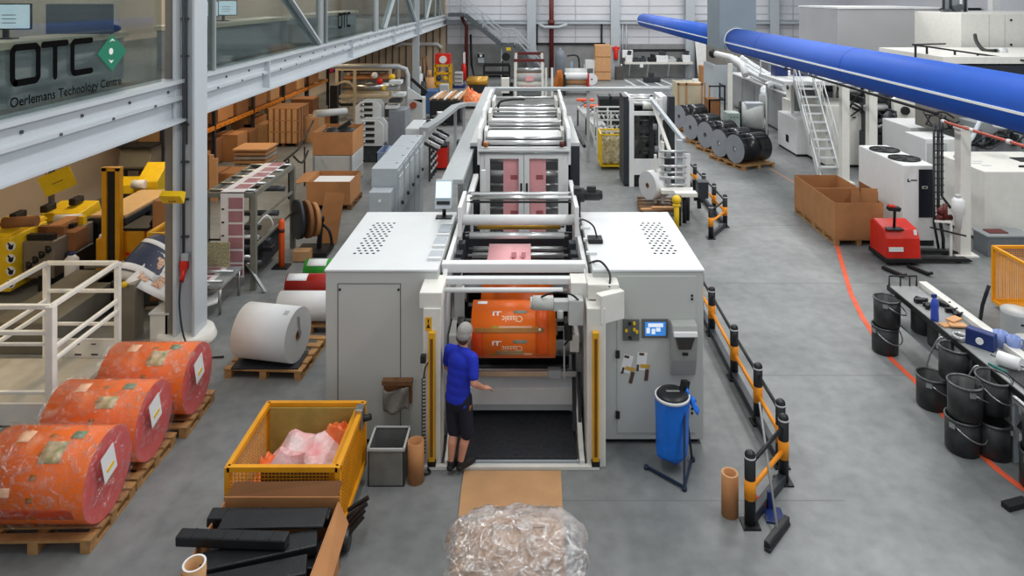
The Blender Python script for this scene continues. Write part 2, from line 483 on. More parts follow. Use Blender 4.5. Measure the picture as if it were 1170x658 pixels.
def column(y, first=False):
    t = thing('steel_column', 'wide grey steel column on a white round concrete foot, carrying the mezzanine beam' if first else
              'slim grey steel column far down the mezzanine edge', 'column', (XE, y, 0))
    t['kind'] = 'structure'
    if first:
        MB().bx(XE - .22, XE - .06, y - .05, y + .3, .12, 6.6).build('side_plate', TAUPE, t, bevel=.005)
        m = MB().bx(XE - .05, XE + .0, y - .14, y + .3, .12, 6.6).bx(XE + .0, XE + .26, y + .02, y + .06, .12, 6.6).bx(XE + .26, XE + .30, y - .14, y + .3, .12, 6.6)
        m.build('flanged_shaft', BEAM, t, bevel=.004)
        m = MB().tube([(XE + .06, y - .01, 6.4), (XE + .06, y - .01, 1.4)], .022).tube([(XE + .11, y - .01, 6.4), (XE + .11, y - .01, 3.2)], .014)
        for z in (1.7, 2.3, 2.9, 3.5, 4.6, 5.2): m.bx(XE + .02, XE + .14, y - .02, y + .03, z, z + .03)
        m.build('cable_conduit', mat('conduit', (70, 74, 78), .5), t)
        m = MB().box((XE + .09, y - .04, 1.28), (.1, .1, .14)).cyl((XE + .09, y - .06, 1.2), (XE + .07, y - .1, 1.02), .04, .03, n=10)
        m.build('socket', REDP, t)
        MB().box((XE + .1, y - .03, 1.4), (.12, .08, .12)).build('junction_box', STEELG, t, bevel=.01)
        MB().lathe([(.0, .0), (.46, 0), (.46, .05), (.42, .16), (.40, .17), (0, .17)], (XE + .05, y + .1, 0), 28).build('foot', WHITE2, t)
    else:
        MB().bx(XE - .16, XE + .16, y - .16, y - .12, 0, 6.4).bx(XE - .16, XE + .16, y + .12, y + .16, 0, 6.4).bx(XE - .015, XE + .015, y - .12, y + .12, 0, 6.4).build('shaft', STEELG, t)
        MB().bx(XE - .25, XE + .25, y - .25, y + .25, 0, .03).build('base_plate', STEELG, t)
    return t


column(11.25, True); column(34.8)
# cable from the socket down to the floor and along to the roll
m = MB().tube([(XE + .07, 11.13, 1.06), (XE + .14, 10.95, .7), (XE + .32, 10.78, .25), (XE + .6, 10.7, .03), (-5.0, 10.75, .02), (-4.7, 10.8, .02)], .014, smooth_steps=5)
m.tube([(-5.05, 10.75, .02), (-5.12, 10.3, .02), (-4.95, 9.95, .02), (-4.6, 10.0, .02)], .013, smooth_steps=5)
tag(m.build('power_cable', DARK), 'black cable hanging from the red socket on the column, looping over the floor', 'cable')

# glazing: posts, braces, panes
POSTG = mat('window_post_paint', (150, 156, 158), .45, var=.03)
def wpost(y, wd, nm):
    structure(MB().bx(XE - .1, XE + .02, y, y + wd, 4.25, 6.5).build(nm, POSTG, bevel=.004))
k = 20
for y, wd in ((12.45, .06), (18.75, .3), (19.4, .05), (25.5, .55), (30.0, .08), (38, .2), (41.9, .2), (44, .1)):
    wpost(y, wd, 'trim_%d' % k); k += 1
def brace(p, q, wd=.22):
    global k
    m = MB().bar((XE - .03, *p), (XE - .03, *q), wd, .05).bar((XE - .1, p[0], p[1]), (XE - .1, q[0], q[1]), .05, wd)
    structure(m.build('trim_%d' % k, BEAM)); k += 1
brace((15.9, 5.75), (18.7, 4.3)); brace((29.4, 5.7), (27.2, 4.3)); brace((32.0, 5.7), (34.6, 4.3)); brace((40.2, 5.5), (38.4, 4.3)); brace((43.5, 5.5), (45.0, 4.3))
panes = [(4.6, 10.72), (11.95, 12.44), (12.52, 18.7), (19.1, 25.4), (26.1, 34.5), (35.0, 47)]
wins = []
for i, (a, b) in enumerate(panes):
    wins.append(structure(MB().bx(XE - .035, XE - .02, a, b, 4.27, 6.5).build('window_%d' % (i + 1), GLASS)))
INK = mat('black_letter_film', (10, 10, 11), .9, var=0, spec=.05)
LW = mat('white_letter_film', (235, 240, 238), .5, var=0)
def otc(win, y0, s=1.0, full=True):
    z0 = 4.59
    fn = lambda u, v, t: (XE - .012 + t, y0 + u * s, z0 + v * s)
    m = MB()
    O = [(.05, .04), (.42, .04), (.45, .08), (.45, .40), (.42, .44), (.08, .44), (.05, .40), (.05, .08), (.05, .04)]
    strokes(m, [[(.08, .04), (.40, .04), (.44, .08), (.44, .39), (.40, .43), (.08, .43), (.04, .39), (.04, .08), (.08, .04)],
                [(.52, .43), (.93, .43)], [(.725, .43), (.725, .04)],
                [(1.41, .43), (1.08, .43), (1.04, .39), (1.04, .08), (1.08, .04), (1.41, .04)]], .075, fn, .004)
    m.build('lettering', INK, win, fix=False)
    if full:
        m = MB(); c = (1.86, .235)
        m.prism([(y0 + 1.54, z0 + .235), (y0 + 1.86, z0 - .02), (y0 + 2.2, z0 + .235), (y0 + 1.86, z0 + .475)], XE - .016, XE - .008, 'x', 0)
        m.cyl((XE - .012, y0 + 1.83, z0 + .25), (XE - .004, y0 + 1.83, z0 + .25), .045, n=16, m=1)
        m.prism([(y0 + 1.77, z0 + .15), (y0 + 1.83, z0 + .09), (y0 + 1.89, z0 + .13), (y0 + 1.83, z0 + .125)], XE - .012, XE - .004, 'x', 1)
        m.prism([(y0 + 1.80, z0 + .38), (y0 + 1.86, z0 + .42), (y0 + 1.92, z0 + .38), (y0 + 1.86, z0 + .395)], XE - .012, XE - .004, 'x', 1)
        m.build('logo', [GREENL, LW], win)
        m = MB(); put_text(m, 'Oerlemans Technology Centre', .152, lambda x, y: (XE - .01, y0 + .0 + x * 1.08, 4.375 + y)); m.build('lettering', INK, win, fix=False)
otc(wins[0], 7.57); otc(wins[3], 20.6, 1.0, False)

# office furniture behind the glass
CTOP = mat('office_counter_top', (214, 200, 172), .45, var=.04)
CFRONT = mat('office_counter_front', (150, 154, 156), .4, var=.05)
for a, b, lab in ((4.7, 10.74, 'long office counter with pale top behind the big dark letters on the glass'),
                  (12.6, 18.0, 'grey office counter with white top behind the glass right of the wide column'),
                  (19.3, 25.2, 'grey office counter behind the small dark letters on the glass')):
    t = thing('office_counter', lab, 'counter', (-6.4, (a + b) / 2, 4.25))
    MB().bx(-6.75, -6.12, a, b, 4.95, 5.04).build('top', CTOP, t, bevel=.006)
    MB().bx(-6.7, -6.2, a + .02, b - .02, 4.25, 4.95).build('front_panel', CFRONT, t)
def monitor(x, y, rz, wd, h, lab, scr=SCREEN):
    t = thing('monitor', lab, 'monitor', (0, 0, 0), 'office monitors')
    MB().bx(-wd / 2, wd / 2, -.02, .02, .12, .12 + h).build('casing', DARK, t, bevel=.005)
    s = MB().bx(-wd / 2 + .012, wd / 2 - .012, -.024, -.02, .135, .105 + h).build('screen', scr, t)
    m = MB().bx(-wd / 2 + .02, -wd / 2 + .15, -.027, -.024, .2, .2 + h * .35).build('window_bar', mat('ui_blue', (60, 140, 215), .4, var=0, emit=.4), t)
    m = MB()
    for i in range(3): m.bx(-.02, .14, -.027, -.024, .2 + i * .05, .21 + i * .05)
    m.build('interface_lines', mat('ui_grey', (110, 125, 135), .4, var=0), t)
    MB().bx(-.12, .12, -.09, .09, 0, .015).bx(-.03, .03, .0, .04, .01, .3).build('stand', DARK, t)
    t.location = (x, y, 5.04); t.rotation_euler = (0, 0, rz)
monitor(-6.62, 8.85, .15, .62, .33, 'lit monitor on the office counter above the letter O')
monitor(-6.45, 13.9, .3, .55, .32, 'lit monitor on the counter right of the wide column')
monitor(-6.5, 14.9, .3, .55, .32, 'second lit monitor on the counter right of the wide column, farther along')
t = tag(MB().bx(-6.9, -5.95, 10.0, 10.05, 5.04, 5.47).build('desk_screen', mat('slate_fabric', (96, 106, 118), .8), bevel=.01), 'slate grey fabric desk divider on the office counter above the green diamond', 'divider')
t = tag(MB().bx(-10.9, -10.5, 6, 18, 4.25, 5.5).build('filing_cabinet', mat('office_cupboard', (168, 160, 146), .6), bevel=.01), 'long beige office cupboard along the back of the mezzanine office', 'cupboard')
m = MB().sphere((-6.35, 10.35, 5.13), .12, sc=(1.2, 1, .75)).sphere((-6.2, 10.45, 5.1), .1, sc=(1.1, 1, .6))
tag(m.build('jacket', BLUED), 'crumpled dark blue jacket lying at the end of the office counter', 'jacket')
m = MB().bx(-6.7, -6.4, 7.5, 7.8, 5.04, 5.09).bx(-6.68, -6.42, 7.55, 7.8, 5.09, 5.12)
tag(m.build('paper_stack', CARD3), 'low stack of folders on the office counter behind the letter O', 'papers')
# ================================================================ unwinder in the centre foreground
YF = 8.72; ZT = 2.18; YK = 11.03
XL0, XL1, XR0, XR1 = -2.53, -1.13, .80, 2.18
HOLE = mat('vent_hole_dark', (22, 22, 23), .8, var=0)
SEAM = mat('door_seam', (96, 98, 97), .6, var=0)


def vents(m, pts):
    for x, y in pts: m.cyl((x, y, ZT - .01), (x, y, ZT + .003), .024, n=10)


def grid_pts(c00, c10, c01, c11, nu, nv):
    out = []
    for j in range(nv):
        for i in range(nu):
            u = i / (nu - 1); v = j / (nv - 1)
            px = (c00[0] * (1 - u) + c10[0] * u) * (1 - v) + (c01[0] * (1 - u) + c11[0] * u) * v
            out.append((u, v))
    return out


# left enclosure
t = thing('machine_cabinet', 'large light grey machine enclosure with a perforated top, left of the orange roll', 'machine cabinet', ((XL0 + XL1) / 2, (YF + YK) / 2, 0))
MB().bx(XL0, XL1, YF, YK, .06, ZT - .03).build('body', CABG, t, bevel=.012)
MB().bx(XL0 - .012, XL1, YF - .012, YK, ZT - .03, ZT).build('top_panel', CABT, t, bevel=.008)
MB().bx(XL0 + .05, XL1 - .05, YF + .05, YK - .05, 0, .06).build('plinth', DARK, t)
m = MB(); y0, y1 = 9.26, 10.48
for j in range(14):
    for i in range(4):
        y = y0 + (y1 - y0) * j / 13; x = -2.30 + i * .083 + (.04 if j % 2 else 0); m.cyl((x, y, ZT - .01), (x, y, ZT + .003), .021, n=10)
m.build('perforation', HOLE, t)
m = MB()
for a, b, c, d in ((-2.38, -2.37, .15, 2.0), (-1.60, -1.59, .15, 2.0)): m.bx(a, b, YF - .004, YF, c, d)
m.bx(-2.38, -1.59, YF - .004, YF, 2.0, 2.008)
m.build('door_seam', SEAM, t)
m = MB()
for x, z in ((-2.35, 1.93), (-1.62, 1.93), (-2.35, .3)): m.cyl((x, YF - .01, z), (x, YF, z), .015, n=10)
m.pieces('lock', DARK, t)
# document holder + rag on the front
t = thing('document_holder', 'small brown wooden document holder fixed to the front of the left enclosure', 'holder', (X(455, YF), YF, Z(445, YF)))
a, b = X(439, YF), X(471, YF); z0, z1 = Z(459, YF), Z(431, YF)
m = MB().bx(a, b, YF - .03, YF, z0, z1 - .04); m.build('back_board', CARD2, t)
MB().bx(a - .01, b + .01, YF - .1, YF, z1 - .05, z1).build('ledge', WOODD, t)
m = MB().grid(lambda u, v: (a + .0 + (b - a) * (.02 + .9 * u), YF - .08 - .05 * math.sin(u * 9 + v * 4) * .5 - .03 * v, z1 - .1 - .26 * v - .03 * math.sin(u * 5)), 14, 8)
tag(m.build('rag', mat('grey_rag', (132, 128, 122), .9, var=.15, bump=.5), solid=.012), 'grey rag hanging from the wooden holder on the left enclosure', 'rag')

# right enclosure
t = thing('machine_cabinet', 'large light grey machine enclosure with control panel and screen, right of the orange roll', 'machine cabinet', ((XR0 + XR1) / 2, (YF + YK) / 2, 0))
MB().bx(XR0, XR1, YF, YK, .06, ZT - .03).build('body', CABG, t, bevel=.012)
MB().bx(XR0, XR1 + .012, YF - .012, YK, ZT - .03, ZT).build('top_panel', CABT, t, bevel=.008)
MB().bx(XR0 + .05, XR1 - .06, YF + .06, YK - .05, 0, .06).build('plinth', DARK, t)
m = MB()
for j in range(14):
    for i in range(4):
        y = y0 + (y1 - y0) * j / 13; x = 1.67 + i * .083 + (.04 if j % 2 else 0); m.cyl((x, y, ZT - .01), (x, y, ZT + .003), .021, n=10)
m.build('perforation', HOLE, t)
dx0, dx1, dz0, dz1 = X(705, YF), X(795, YF), Z(494, YF), Z(315, YF)
d = MB().bx(dx0, dx1, YF - .012, YF + .01, dz0, dz1).build('door', CABG, t, bevel=.004)
m = MB()
for py in (336, 404, 473): m.bx(dx0 - .02, dx0 + .03, YF - .03, YF - .01, Z(py, YF) - .045, Z(py, YF) + .045)
m.pieces('hinge', DARK, d)
m = MB()
for py in (337, 341, 466, 471): m.cyl((dx1 - .05, YF - .025, Z(py, YF)), (dx1 - .05, YF - .01, Z(py, YF)), .014, n=10)
m.pieces('lock', DARK, d)
def plate(x0, x1, y0, y1, yy=.02): return MB().bx(X(x0, YF), X(x1, YF), YF - yy - .012, YF - .012, Z(y1, YF), Z(y0, YF))
PANELG = mat('control_panel_grey', (98, 100, 98), .5, var=.03)
c = plate(711.5, 730, 364, 388).build('control_panel', PANELG, d, bevel=.003)
for px, py, mm in ((719, 368, DARK), (724, 367.5, YEL2), (715, 375.5, YEL2), (724, 374.5, YEL2), (727, 377, YEL2), (719.5, 384, DARK)):
    x, z = X(px, YF), Z(py, YF); MB().cyl((x, YF - .06, z), (x, YF - .03, z), .018, n=12).build('button', mm, c)
c = plate(733, 763, 363.5, 385).build('operator_panel', PANELG, d, bevel=.003)
s = plate(736.5, 760, 366.5, 382, .024).build('screen', SCREENB, c)
m = MB()
for a, b, e, f in ((740, 757, 368, 372), (738, 742, 373, 379), (744, 748, 374, 380), (749, 754, 373, 377)): m.bx(X(a, YF), X(b, YF), YF - .040, YF - .0355, Z(f, YF), Z(e, YF))
m.pieces('display_blocks', mat('ui_white', (225, 236, 245), .4, var=0, emit=.5), s)
# stickers and dispenser
for px, py, rz, lab in ((716, 415, .25, 'white paper note stuck to the grey door, left of a pair'), (733, 412, .1, 'white paper note stuck to the grey door, right of a pair')):
    t2 = thing('paper_note', lab, 'note', (X(px, YF), YF - .014, Z(py, YF)))
    x, z = X(px, YF), Z(py, YF)
    MB().box((x, YF - .0145, z), (.12, .003, .22), (0, rz, 0)).build('sheet', PAPER, t2)
    MB().box((x + .04, YF - .0175, z - .06), (.12, .003, .045), (0, rz, 0)).build('yellow_strip', mat('gold_sticker', (202, 160, 66), .5), t2)
    m = MB().box((x + .06, YF - .0175, z - .17), (.045, .003, .14), (0, rz, 0)).box((x - .05, YF - .0175, z - .08), (.03, .003, .08), (0, rz, 0)).box((x - .0, YF - .0175, z + .09), (.06, .003, .03), (0, rz, 0))
    m.pieces('dark_strip', mat('brown_sticker', (88, 66, 56), .5), t2)
t2 = thing('wipe_dispenser', 'grey wall dispenser with dark window mounted on the right enclosure door above the blue bag', 'dispenser', (X(779, YF), YF - .012, Z(400, YF)))
x0, x1 = X(765, YF), X(793.5, YF)
DISPG = mat('dispenser_grey', (158, 161, 158), .4, var=.03)
MB().prism([(YF - .012, Z(426, YF)), (YF - .06, Z(426, YF)), (YF - .14, Z(405, YF)), (YF - .2, Z(374, YF)), (YF - .16, Z(365, YF)), (YF - .012, Z(364, YF))], x0, x1, 'x').build('body', DISPG, t2, bevel=.012)
MB().prism([(YF - .17, Z(377, YF)), (YF - .215, Z(376, YF)), (YF - .2, Z(371, YF)), (YF - .16, Z(370, YF))], x0 + .01, x1 - .01, 'x').build('lip', WHITE, t2, bevel=.008)
xm_ = (x0 + x1) / 2
m = MB().add([(xm_ - .12, YF - .206, Z(377.5, YF)), (xm_ + .11, YF - .206, Z(377.5, YF)), (xm_ + .07, YF - .185, Z(391, YF)), (xm_ - .08, YF - .185, Z(391, YF)),
              (xm_ - .12, YF - .15, Z(377.5, YF)), (xm_ + .11, YF - .15, Z(377.5, YF)), (xm_ + .07, YF - .12, Z(391, YF)), (xm_ - .08, YF - .12, Z(391, YF))],
             [(0, 1, 2, 3), (0, 4, 5, 1), (1, 5, 6, 2), (2, 6, 7, 3), (3, 7, 4, 0)]); m.build('window', mat('smoked_window', (58, 60, 60), .25, var=.05), t2)
MB().bx(xm_ - .03, xm_ + .04, YF - .17, YF - .13, Z(398.5, YF), Z(395.5, YF)).build('lock', DARK, t2)

# ---------------------------------------------------------------- unwind frame between the enclosures
XC = -.166
t = thing('unwinder_frame', 'white steel unwinder frame with rollers and crossbeams between the two grey enclosures', 'machine', (XC, 8.3, 0))
FR = t
for s, nm in ((-1, 'side_plate'), (1, 'side_plate')):
    xo = XC + s * .90
    m = MB().prism([(8.9, 0), (8.9, 2.02), (9.0, 2.1), (11.25, 2.1), (11.25, 0)], xo - .03, xo + .03, 'x')
    m.build(nm, WHITE, t, bevel=.006)
    # outer front post with light curtain
    xa, xb = (XC - 1.085, XC - .875) if s < 0 else (XC + .86, XC + 1.08)
    MB().bx(xa, xb, 8.30, 8.62, 0, 1.88).build('front_post', WHITE2, t, bevel=.008)
    xl = xa + .07 if s < 0 else xa + .06
    lc = MB().bx(xl, xl + .075, 8.24, 8.30, .1, 1.62).build('light_curtain', YEL, t, bevel=.006)
    MB().bx(xl + .02, xl + .055, 8.235, 8.24, .16, 1.55).build('lens_strip', mat('curtain_lens', (120, 80, 20), .2), lc)
    MB().bx(xl - .01, xl + .085, 8.24, 8.31, .04, .1).build('end_cap', DARK, lc)
    # inner foot guide
    m = MB().prism([(8.27, 0), (8.27, .10), (8.45, .12), (9.35, .62), (9.35, 0)], XC + s * .80 - .03, XC + s * .80 + .03, 'x')
    m.build('foot_guide', WHITE2, t, bevel=.006)
    m = MB().bar((XC + s * .74, 8.75, .15), (XC + s * .76, 9.25, .85), .05, .03).bar((XC + s * .80, 8.6, .1), (XC + s * .82, 9.1, .7), .04, .03)
    m.pieces('strut', DARK, t)
MB().bx(XC - 1.09, XC + 1.0, 8.24, 8.30, 0, .05).build('front_sill', WHITE2, t, bevel=.008)
# sensor heads
MB().bx(-1.30, -1.03, 8.32, 8.86, 1.87, 2.06).build('head_box', WHITE2, t, bevel=.01)
MB().box((.98, 8.42, 1.86), (.34, .12, .34), (0, .0, .5)).build('head_box', WHITE2, t, bevel=.01)
MB().bx(.72, 1.1, 8.5, 8.86, 1.9, 2.08).build('head_box', WHITE2, t, bevel=.01)
# crossbeams, panels
MB().bx(-1.12, .73, 8.98, 9.12, 2.03, 2.15).build('crossbeam', WHITE, t, bevel=.012)
MB().bx(-1.12, .73, 8.76, 8.86, 1.97, 2.05).build('crossbeam', WHITE, t, bevel=.01)
MB().bx(.52, .72, 8.6, 8.9, 1.8, 2.06).build('bracket', WHITE2, t, bevel=.008)
def rol(x0, x1, y, z, r, mm=ROLLER, nm='roller', jr=None, n=18):
    m = MB().cyl((x0, y, z), (x1, y, z), r, n=n)
    o = m.build(nm, mm, FR)
    MB().cyl((x0 - .06, y, z), (x1 + .06, y, z), jr or r * .45, n=10).build('journal', STEEL, o)
    return o
rol(-1.05, .42, 8.62, 1.965, .03, WHITE, 'rod')
rol(-1.0, .70, 10.30, 2.29, .075, WHITE)
rol(-.86, .52, 10.2, 2.09, .045, ROLLER)
rol(-.80, .50, 10.98, 1.97, .05, GOLD)
rol(-.8, .5, 9.42, 1.98, .022, WHITE)
rol(-.8, .5, 9.75, 1.87, .04, STEEL); rol(-.8, .5, 9.95, 1.9, .04, STEEL); rol(-.8, .5, 10.12, 1.93, .035, STEEL)
MB().grid(lambda u, v: (-.57 + .60 * u, 9.45 + .72 * v, 1.985 - .03 * math.sin(v * 3)), 2, 6).build('web', PINKW, t, solid=.004)
m = MB()
for a, b in ((-.14, -.07), (.0, .06)): m.bx(a - .1, b - .1, 9.62, 9.8, 1.992, 1.996)
m.build('print_mark', PINKD, t)
MB().bx(-.98, .65, 10.0, 10.9, 1.35, 1.36).build('inner_tray', MIDG, t)
m = MB()
for s in (-1, 1):
    for y in (9.45, 9.75, 10.15, 10.98): m.bx(XC + s * .80 - .05, XC + s * .80 + .05, y - .08, y + .08, 1.8, 2.02)
m.pieces('bearing_block', DARKP, t, bevel=.01)
rol(-.9, .62, 10.75, 2.42, .018, DARK, 'rod'); rol(-.9, .62, 10.9, 2.5, .02, WHITE, 'rod')
m = MB()
for x in (-1.0, .70): m.bx(x - .03, x + .03, 10.15, 11.0, 2.08, 2.52)
m.pieces('roller_bracket', WHITE, t, bevel=.008)
# drive motor on the right end
m = MB().cyl((.74, 10.85, 2.5), (.86, 10.85, 2.5), .11).cyl((.86, 10.85, 2.5), (1.1, 10.85, 2.5), .085).cyl((1.1, 10.85, 2.5), (1.14, 10.85, 2.5), .07).bx(.7, .8, 10.76, 10.94, 2.15, 2.62).bx(.9, 1.04, 10.78, 10.86, 2.57, 2.64)
m.build('drive_motor', DARK, t, bevel=.005)
m = MB().tube([(.74, 10.2, 2.3), (.78, 9.9, 2.42), (.9, 9.75, 2.38), (.95, 9.7, 2.22)], .012, smooth_steps=5).tube([(.78, 9.0, 2.15), (.9, 8.8, 2.25), (1.0, 8.65, 2.16), (.98, 8.5, 2.05)], .014, smooth_steps=5)
m.pieces('hose', DARK, t)
MB().bx(.82, 1.02, 9.6, 9.8, 2.18, 2.24).build('terminal_box', DARK, t, bevel=.01)
m = MB()
for y in (9.0, 9.5, 10.0): m.bx(-1.3, -1.14, y + .05, y + .32, 2.182, 2.20)
m.pieces('hinge_cover', STEELG, t, bevel=.004)
m = MB()
for y in (9.0, 9.45, 9.9, 10.35): m.bx(-1.3, -1.13, y, y + .06, 2.18, 2.215)
for y in (9.2, 9.7, 10.2): m.bx(.76, .9, y, y + .06, 2.18, 2.215)
m.pieces('hinge_block', WHITE, t, bevel=.004)
# lower rollers, rails and fascias under the big roll
rol(-.95, .62, 9.12, 1.04, .065, ROLLER)
rol(-.98, .66, 9.3, 1.28, .02, STEEL, 'rod')
rol(-.9, .62, 9.22, .93, .055, STEEL); rol(-.9, .62, 9.35, .82, .04, STEEL)
MB().bx(-.95, .62, 9.05, 9.12, .66, .73).build('rail', STEEL, t, bevel=.004)
m = MB().bx(.25, .42, 9.02, 9.12, .65, .76); m.build('rail_stop', STEELG, t, bevel=.006)
MB().prism([(9.05, .30), (9.05, .52), (9.25, .60), (9.34, .60), (9.34, .26)], -.95, .62, 'x').build('fascia', WHITE, t, bevel=.006)
MB().bx(-.95, .62, 9.2, 9.5, .14, .25).build('fascia', WHITE, t, bevel=.004)
MB().bx(-.95, .62, 9.42, 9.5, .0, .55).build('back_panel', DARKP, t)
MB().bx(-1.0, .66, 10.6, 10.64, 0, 2.0).build('back_panel', DARKP, t)
m = MB().bx(-.98, -.86, 9.25, 9.4, .0, 1.7).bx(.54, .66, 9.25, 9.4, 0, 1.7); m.pieces('inner_post', GREYP, t, bevel=.006)
m = MB().bar((-.93, 9.3, 1.7), (-.93, 10.5, 1.1), .08, .2).bar((.60, 9.3, 1.7), (.60, 10.5, 1.1), .08, .2); m.pieces('turret_arm', GREYP, t, bevel=.01)
m = MB()
for x in (-.86, .5): m.bx(x - .05, x + .05, 8.82, 9.02, 1.24, 1.46)
m.pieces('chuck', DARK, t, bevel=.01)
m = MB()
for x in (-.95, .58): m.bx(x - .06, x + .06, 8.85, 9.35, 1.08, 1.3)
m.pieces('chuck_arm', WHITE2, t, bevel=.01)
# web guide motor hanging at the right over the roll
m = MB().cyl((.05, 8.5, 1.86), (.30, 8.5, 1.86), .085).cyl((.02, 8.5, 1.86), (.05, 8.5, 1.86), .07)
m.build('guide_motor', mat('motor_grey', (196, 198, 194), .45), t)
m = MB().bx(.30, .5, 8.44, 8.56, 1.78, 1.9).bx(.48, .66, 8.42, 8.6, 1.62, 1.92).cyl((.38, 8.45, 1.7), (.38, 8.45, 1.8), .04)
m.build('guide_bracket', GREYP, t, bevel=.01)
m = MB().tube([(.15, 8.45, 1.95), (.3, 8.42, 2.02), (.5, 8.42, 2.0), (.6, 8.44, 1.92)], .012, smooth_steps=4).tube([(.45, 8.5, 1.62), (.5, 8.5, 1.45), (.44, 8.6, 1.3)], .012, smooth_steps=4)
m.pieces('hose', DARK, t)
MB().bx(.44, .46, 8.85, 8.9, .75, 1.35).build('stay', STEELG, t)
# warning sign and cable coil on the left post
sg = MB().bx(-1.225, -1.15, 8.292, 8.30, 1.62, 1.78).build('warning_sign', YEL, t)
m = MB().prism([(-1.21, 1.655), (-1.165, 1.655), (-1.1875, 1.71)], 8.289, 8.292, 'y').bx(-1.195, -1.18, 8.289, 8.292, 1.72, 1.76); m.build('symbol', DARK, sg)
pts = []
for i in range(150):
    a = i * .9; z = 1.08 - i * .006; pts.append((-1.24 + .022 * math.cos(a), 8.26 + .022 * math.sin(a), z))
m = MB().tube(pts, .006, n=5)
m.tube([(-1.24, 8.26, .18), (-1.25, 8.2, .1), (-1.22, 8.15, .03), (-1.15, 8.18, .02), (-1.2, 8.26, .03)], .012, smooth_steps=4)
m.tube([(-1.24, 8.27, 1.08), (-1.22, 8.27, 1.2), (-1.18, 8.29, 1.25)], .008, smooth_steps=3)
m.bx(-1.27, -1.21, 8.2, 8.27, 1.28, 1.36)
tag(m.build('coiled_cable', DARK), 'coiled black cable hanging beside the left yellow light curtain', 'cable')

# platform plate
t = thing('platform', 'black rubber covered loading platform in the floor of the unwinder', 'platform', (XC, 8.9, 0))
MB().bx(XC - .74, XC + .74, 8.33, 9.28, .02, .10).build('plate', RUBBER, t, bevel=.008)
MB().bx(XC - .77, XC + .77, 8.31, 8.34, .02, .07).build('edge_strip', STEELG, t)


# printed rolls in the unwinder
def printed_roll(xa, xb, yc, zc, r, label, tape=True):
    t = thing('film_roll', label, 'roll', ((xa + xb) / 2, yc, zc), 'printed film rolls in the unwinder')
    MB().ring((xa, yc, zc), (xb, yc, zc), r, .08, n=56, mc=2).build('film', [ORANGE, ORANGED, PAPERD], t)
    MB().ring((xa - .03, yc, zc), (xb + .03, yc, zc), .08, .06, n=24).build('core', CARD, t)
    MB().cyl((xa - .2, yc, zc), (xb + .24, yc, zc), .03).build('shaft', ROLLER, t)
    def on(th, x, rr=.002): return (x, yc - (r + rr) * math.cos(th), zc + (r + rr) * math.sin(th))
    L_ = xb - xa
    def patch(u0, u1, a0, a1, mm, nm, rr=.002, par=None, n=8):
        MB().grid(lambda u, v: on(a0 + (a1 - a0) * v, xa + L_ * (u0 + (u1 - u0) * u), rr), 2, n).build(nm, mm, par or t, solid=.001)
    if tape:
        for a in (.92, -.12):     # two repeats of the print round the roll
            patch(.30, .72, a - .52, a - .40, mat('pale_print_band', (246, 196, 160), .4), 'print_band', .0015)
            patch(.50, .66, a + .05, a + .17, mat('grey_print_box', (140, 152, 138), .4), 'print_mark')
            patch(.25, .36, a + .10, a + .13, LW, 'print_mark'); patch(.25, .27, a - .04, a + .10, LW, 'print_mark'); patch(.30, .32, a - .04, a + .10, LW, 'print_mark')
            patch(.24, .32, a - .52, a - .40, mat('green_print_mark', (168, 152, 48), .4), 'print_mark'); patch(.75, .79, a - .48, a - .42, mat('green_print_mark', (168, 152, 48), .4), 'print_mark')
            m = MB(); vs, fs = text_mesh('Classic', .105)
            m.add([on(a - .05 - y / r, xa + L_ * .61 - x * .9, .003) for x, y in vs], fs, 0); m.build('lettering', mat('pale_letters', (250, 214, 178), .4, var=0), t, fix=False)
        patch(.04, .86, .30, .46, TAPE, 'tape', .005)
        patch(.06, .18, 1.42, 1.62, PAPER, 'label_sheet', .003)
        patch(.30, .62, -.62, -.38, mat('faded_print_panel', (176, 152, 112), .4), 'print_panel', .003)
        patch(.76, .92, -.7, 1.9, ORANGED if False else mat('deep_orange_print', (232, 92, 14), .38), 'print_stripe', .0012, n=20)
        patch(.0, .14, -.7, .35, ORANGED, 'print_stripe', .0012, n=20)
        m = MB(); 
        m.sphere(on(.40, xa + L_ * .81, .004), .018, 10, 6); m.build('reflector_dot', LW, t)
    return t


printed_roll(-.71, .335, 8.92, 1.35, .335, 'big orange printed film roll with brown tape, in front of the person')
printed_roll(-.67, .345, 10.1, 1.13, .30, 'second orange film roll, half hidden behind the taped orange roll', False)

# ---------------------------------------------------------------- blue bag stand
bx_, by_ = 1.70, 8.28
t = thing('bag_stand', 'metal stand with black lid holding a blue bag, before the right enclosure', 'bin', (bx_, by_, 0))
m = MB()
pts = []
m.ring((bx_, by_, .845), (bx_, by_, .875), .205, .19, n=32)
m.build('ring', WHITE, t)
l = MB().lathe([(0, .915), (.1, .912), (.17, .9), (.19, .875), (.19, .85), (0, .85)], (bx_, by_, 0), 28).build('lid', BLACKPL, t)
MB().box((bx_ + .17, by_ + .1, .93), (.09, .07, .1), (0, .3, .6)).build('lid_hinge', BLACKPL, l)
m = MB().box((bx_, by_ - .02, .925), (.16, .035, .02)); m.build('lid_grip', STEEL, l, bevel=.006)
m = MB().bar((bx_ + .12, by_ - .1, .84), (bx_ + .06, by_ - .36, .03), .025, .025).bar((bx_ + .06, by_ - .36, .03), (bx_ - .30, by_ - .02, .03), .025, .025).bar((bx_ + .06, by_ - .36, .03), (bx_ + .26, by_ + .12, .03), .025, .025).bar((bx_ + .26, by_ + .12, .03), (bx_ + .16, by_ + .12, .84), .025, .025)
for p in ((.06, -.37), (-.31, -.01), (.27, .13)): m.cyl((bx_ + p[0], by_ + p[1], 0), (bx_ + p[0], by_ + p[1], .04), .028, n=10)
m.build('stand', mat('navy_stand_steel', (46, 58, 82), .4, metal=.4), t)
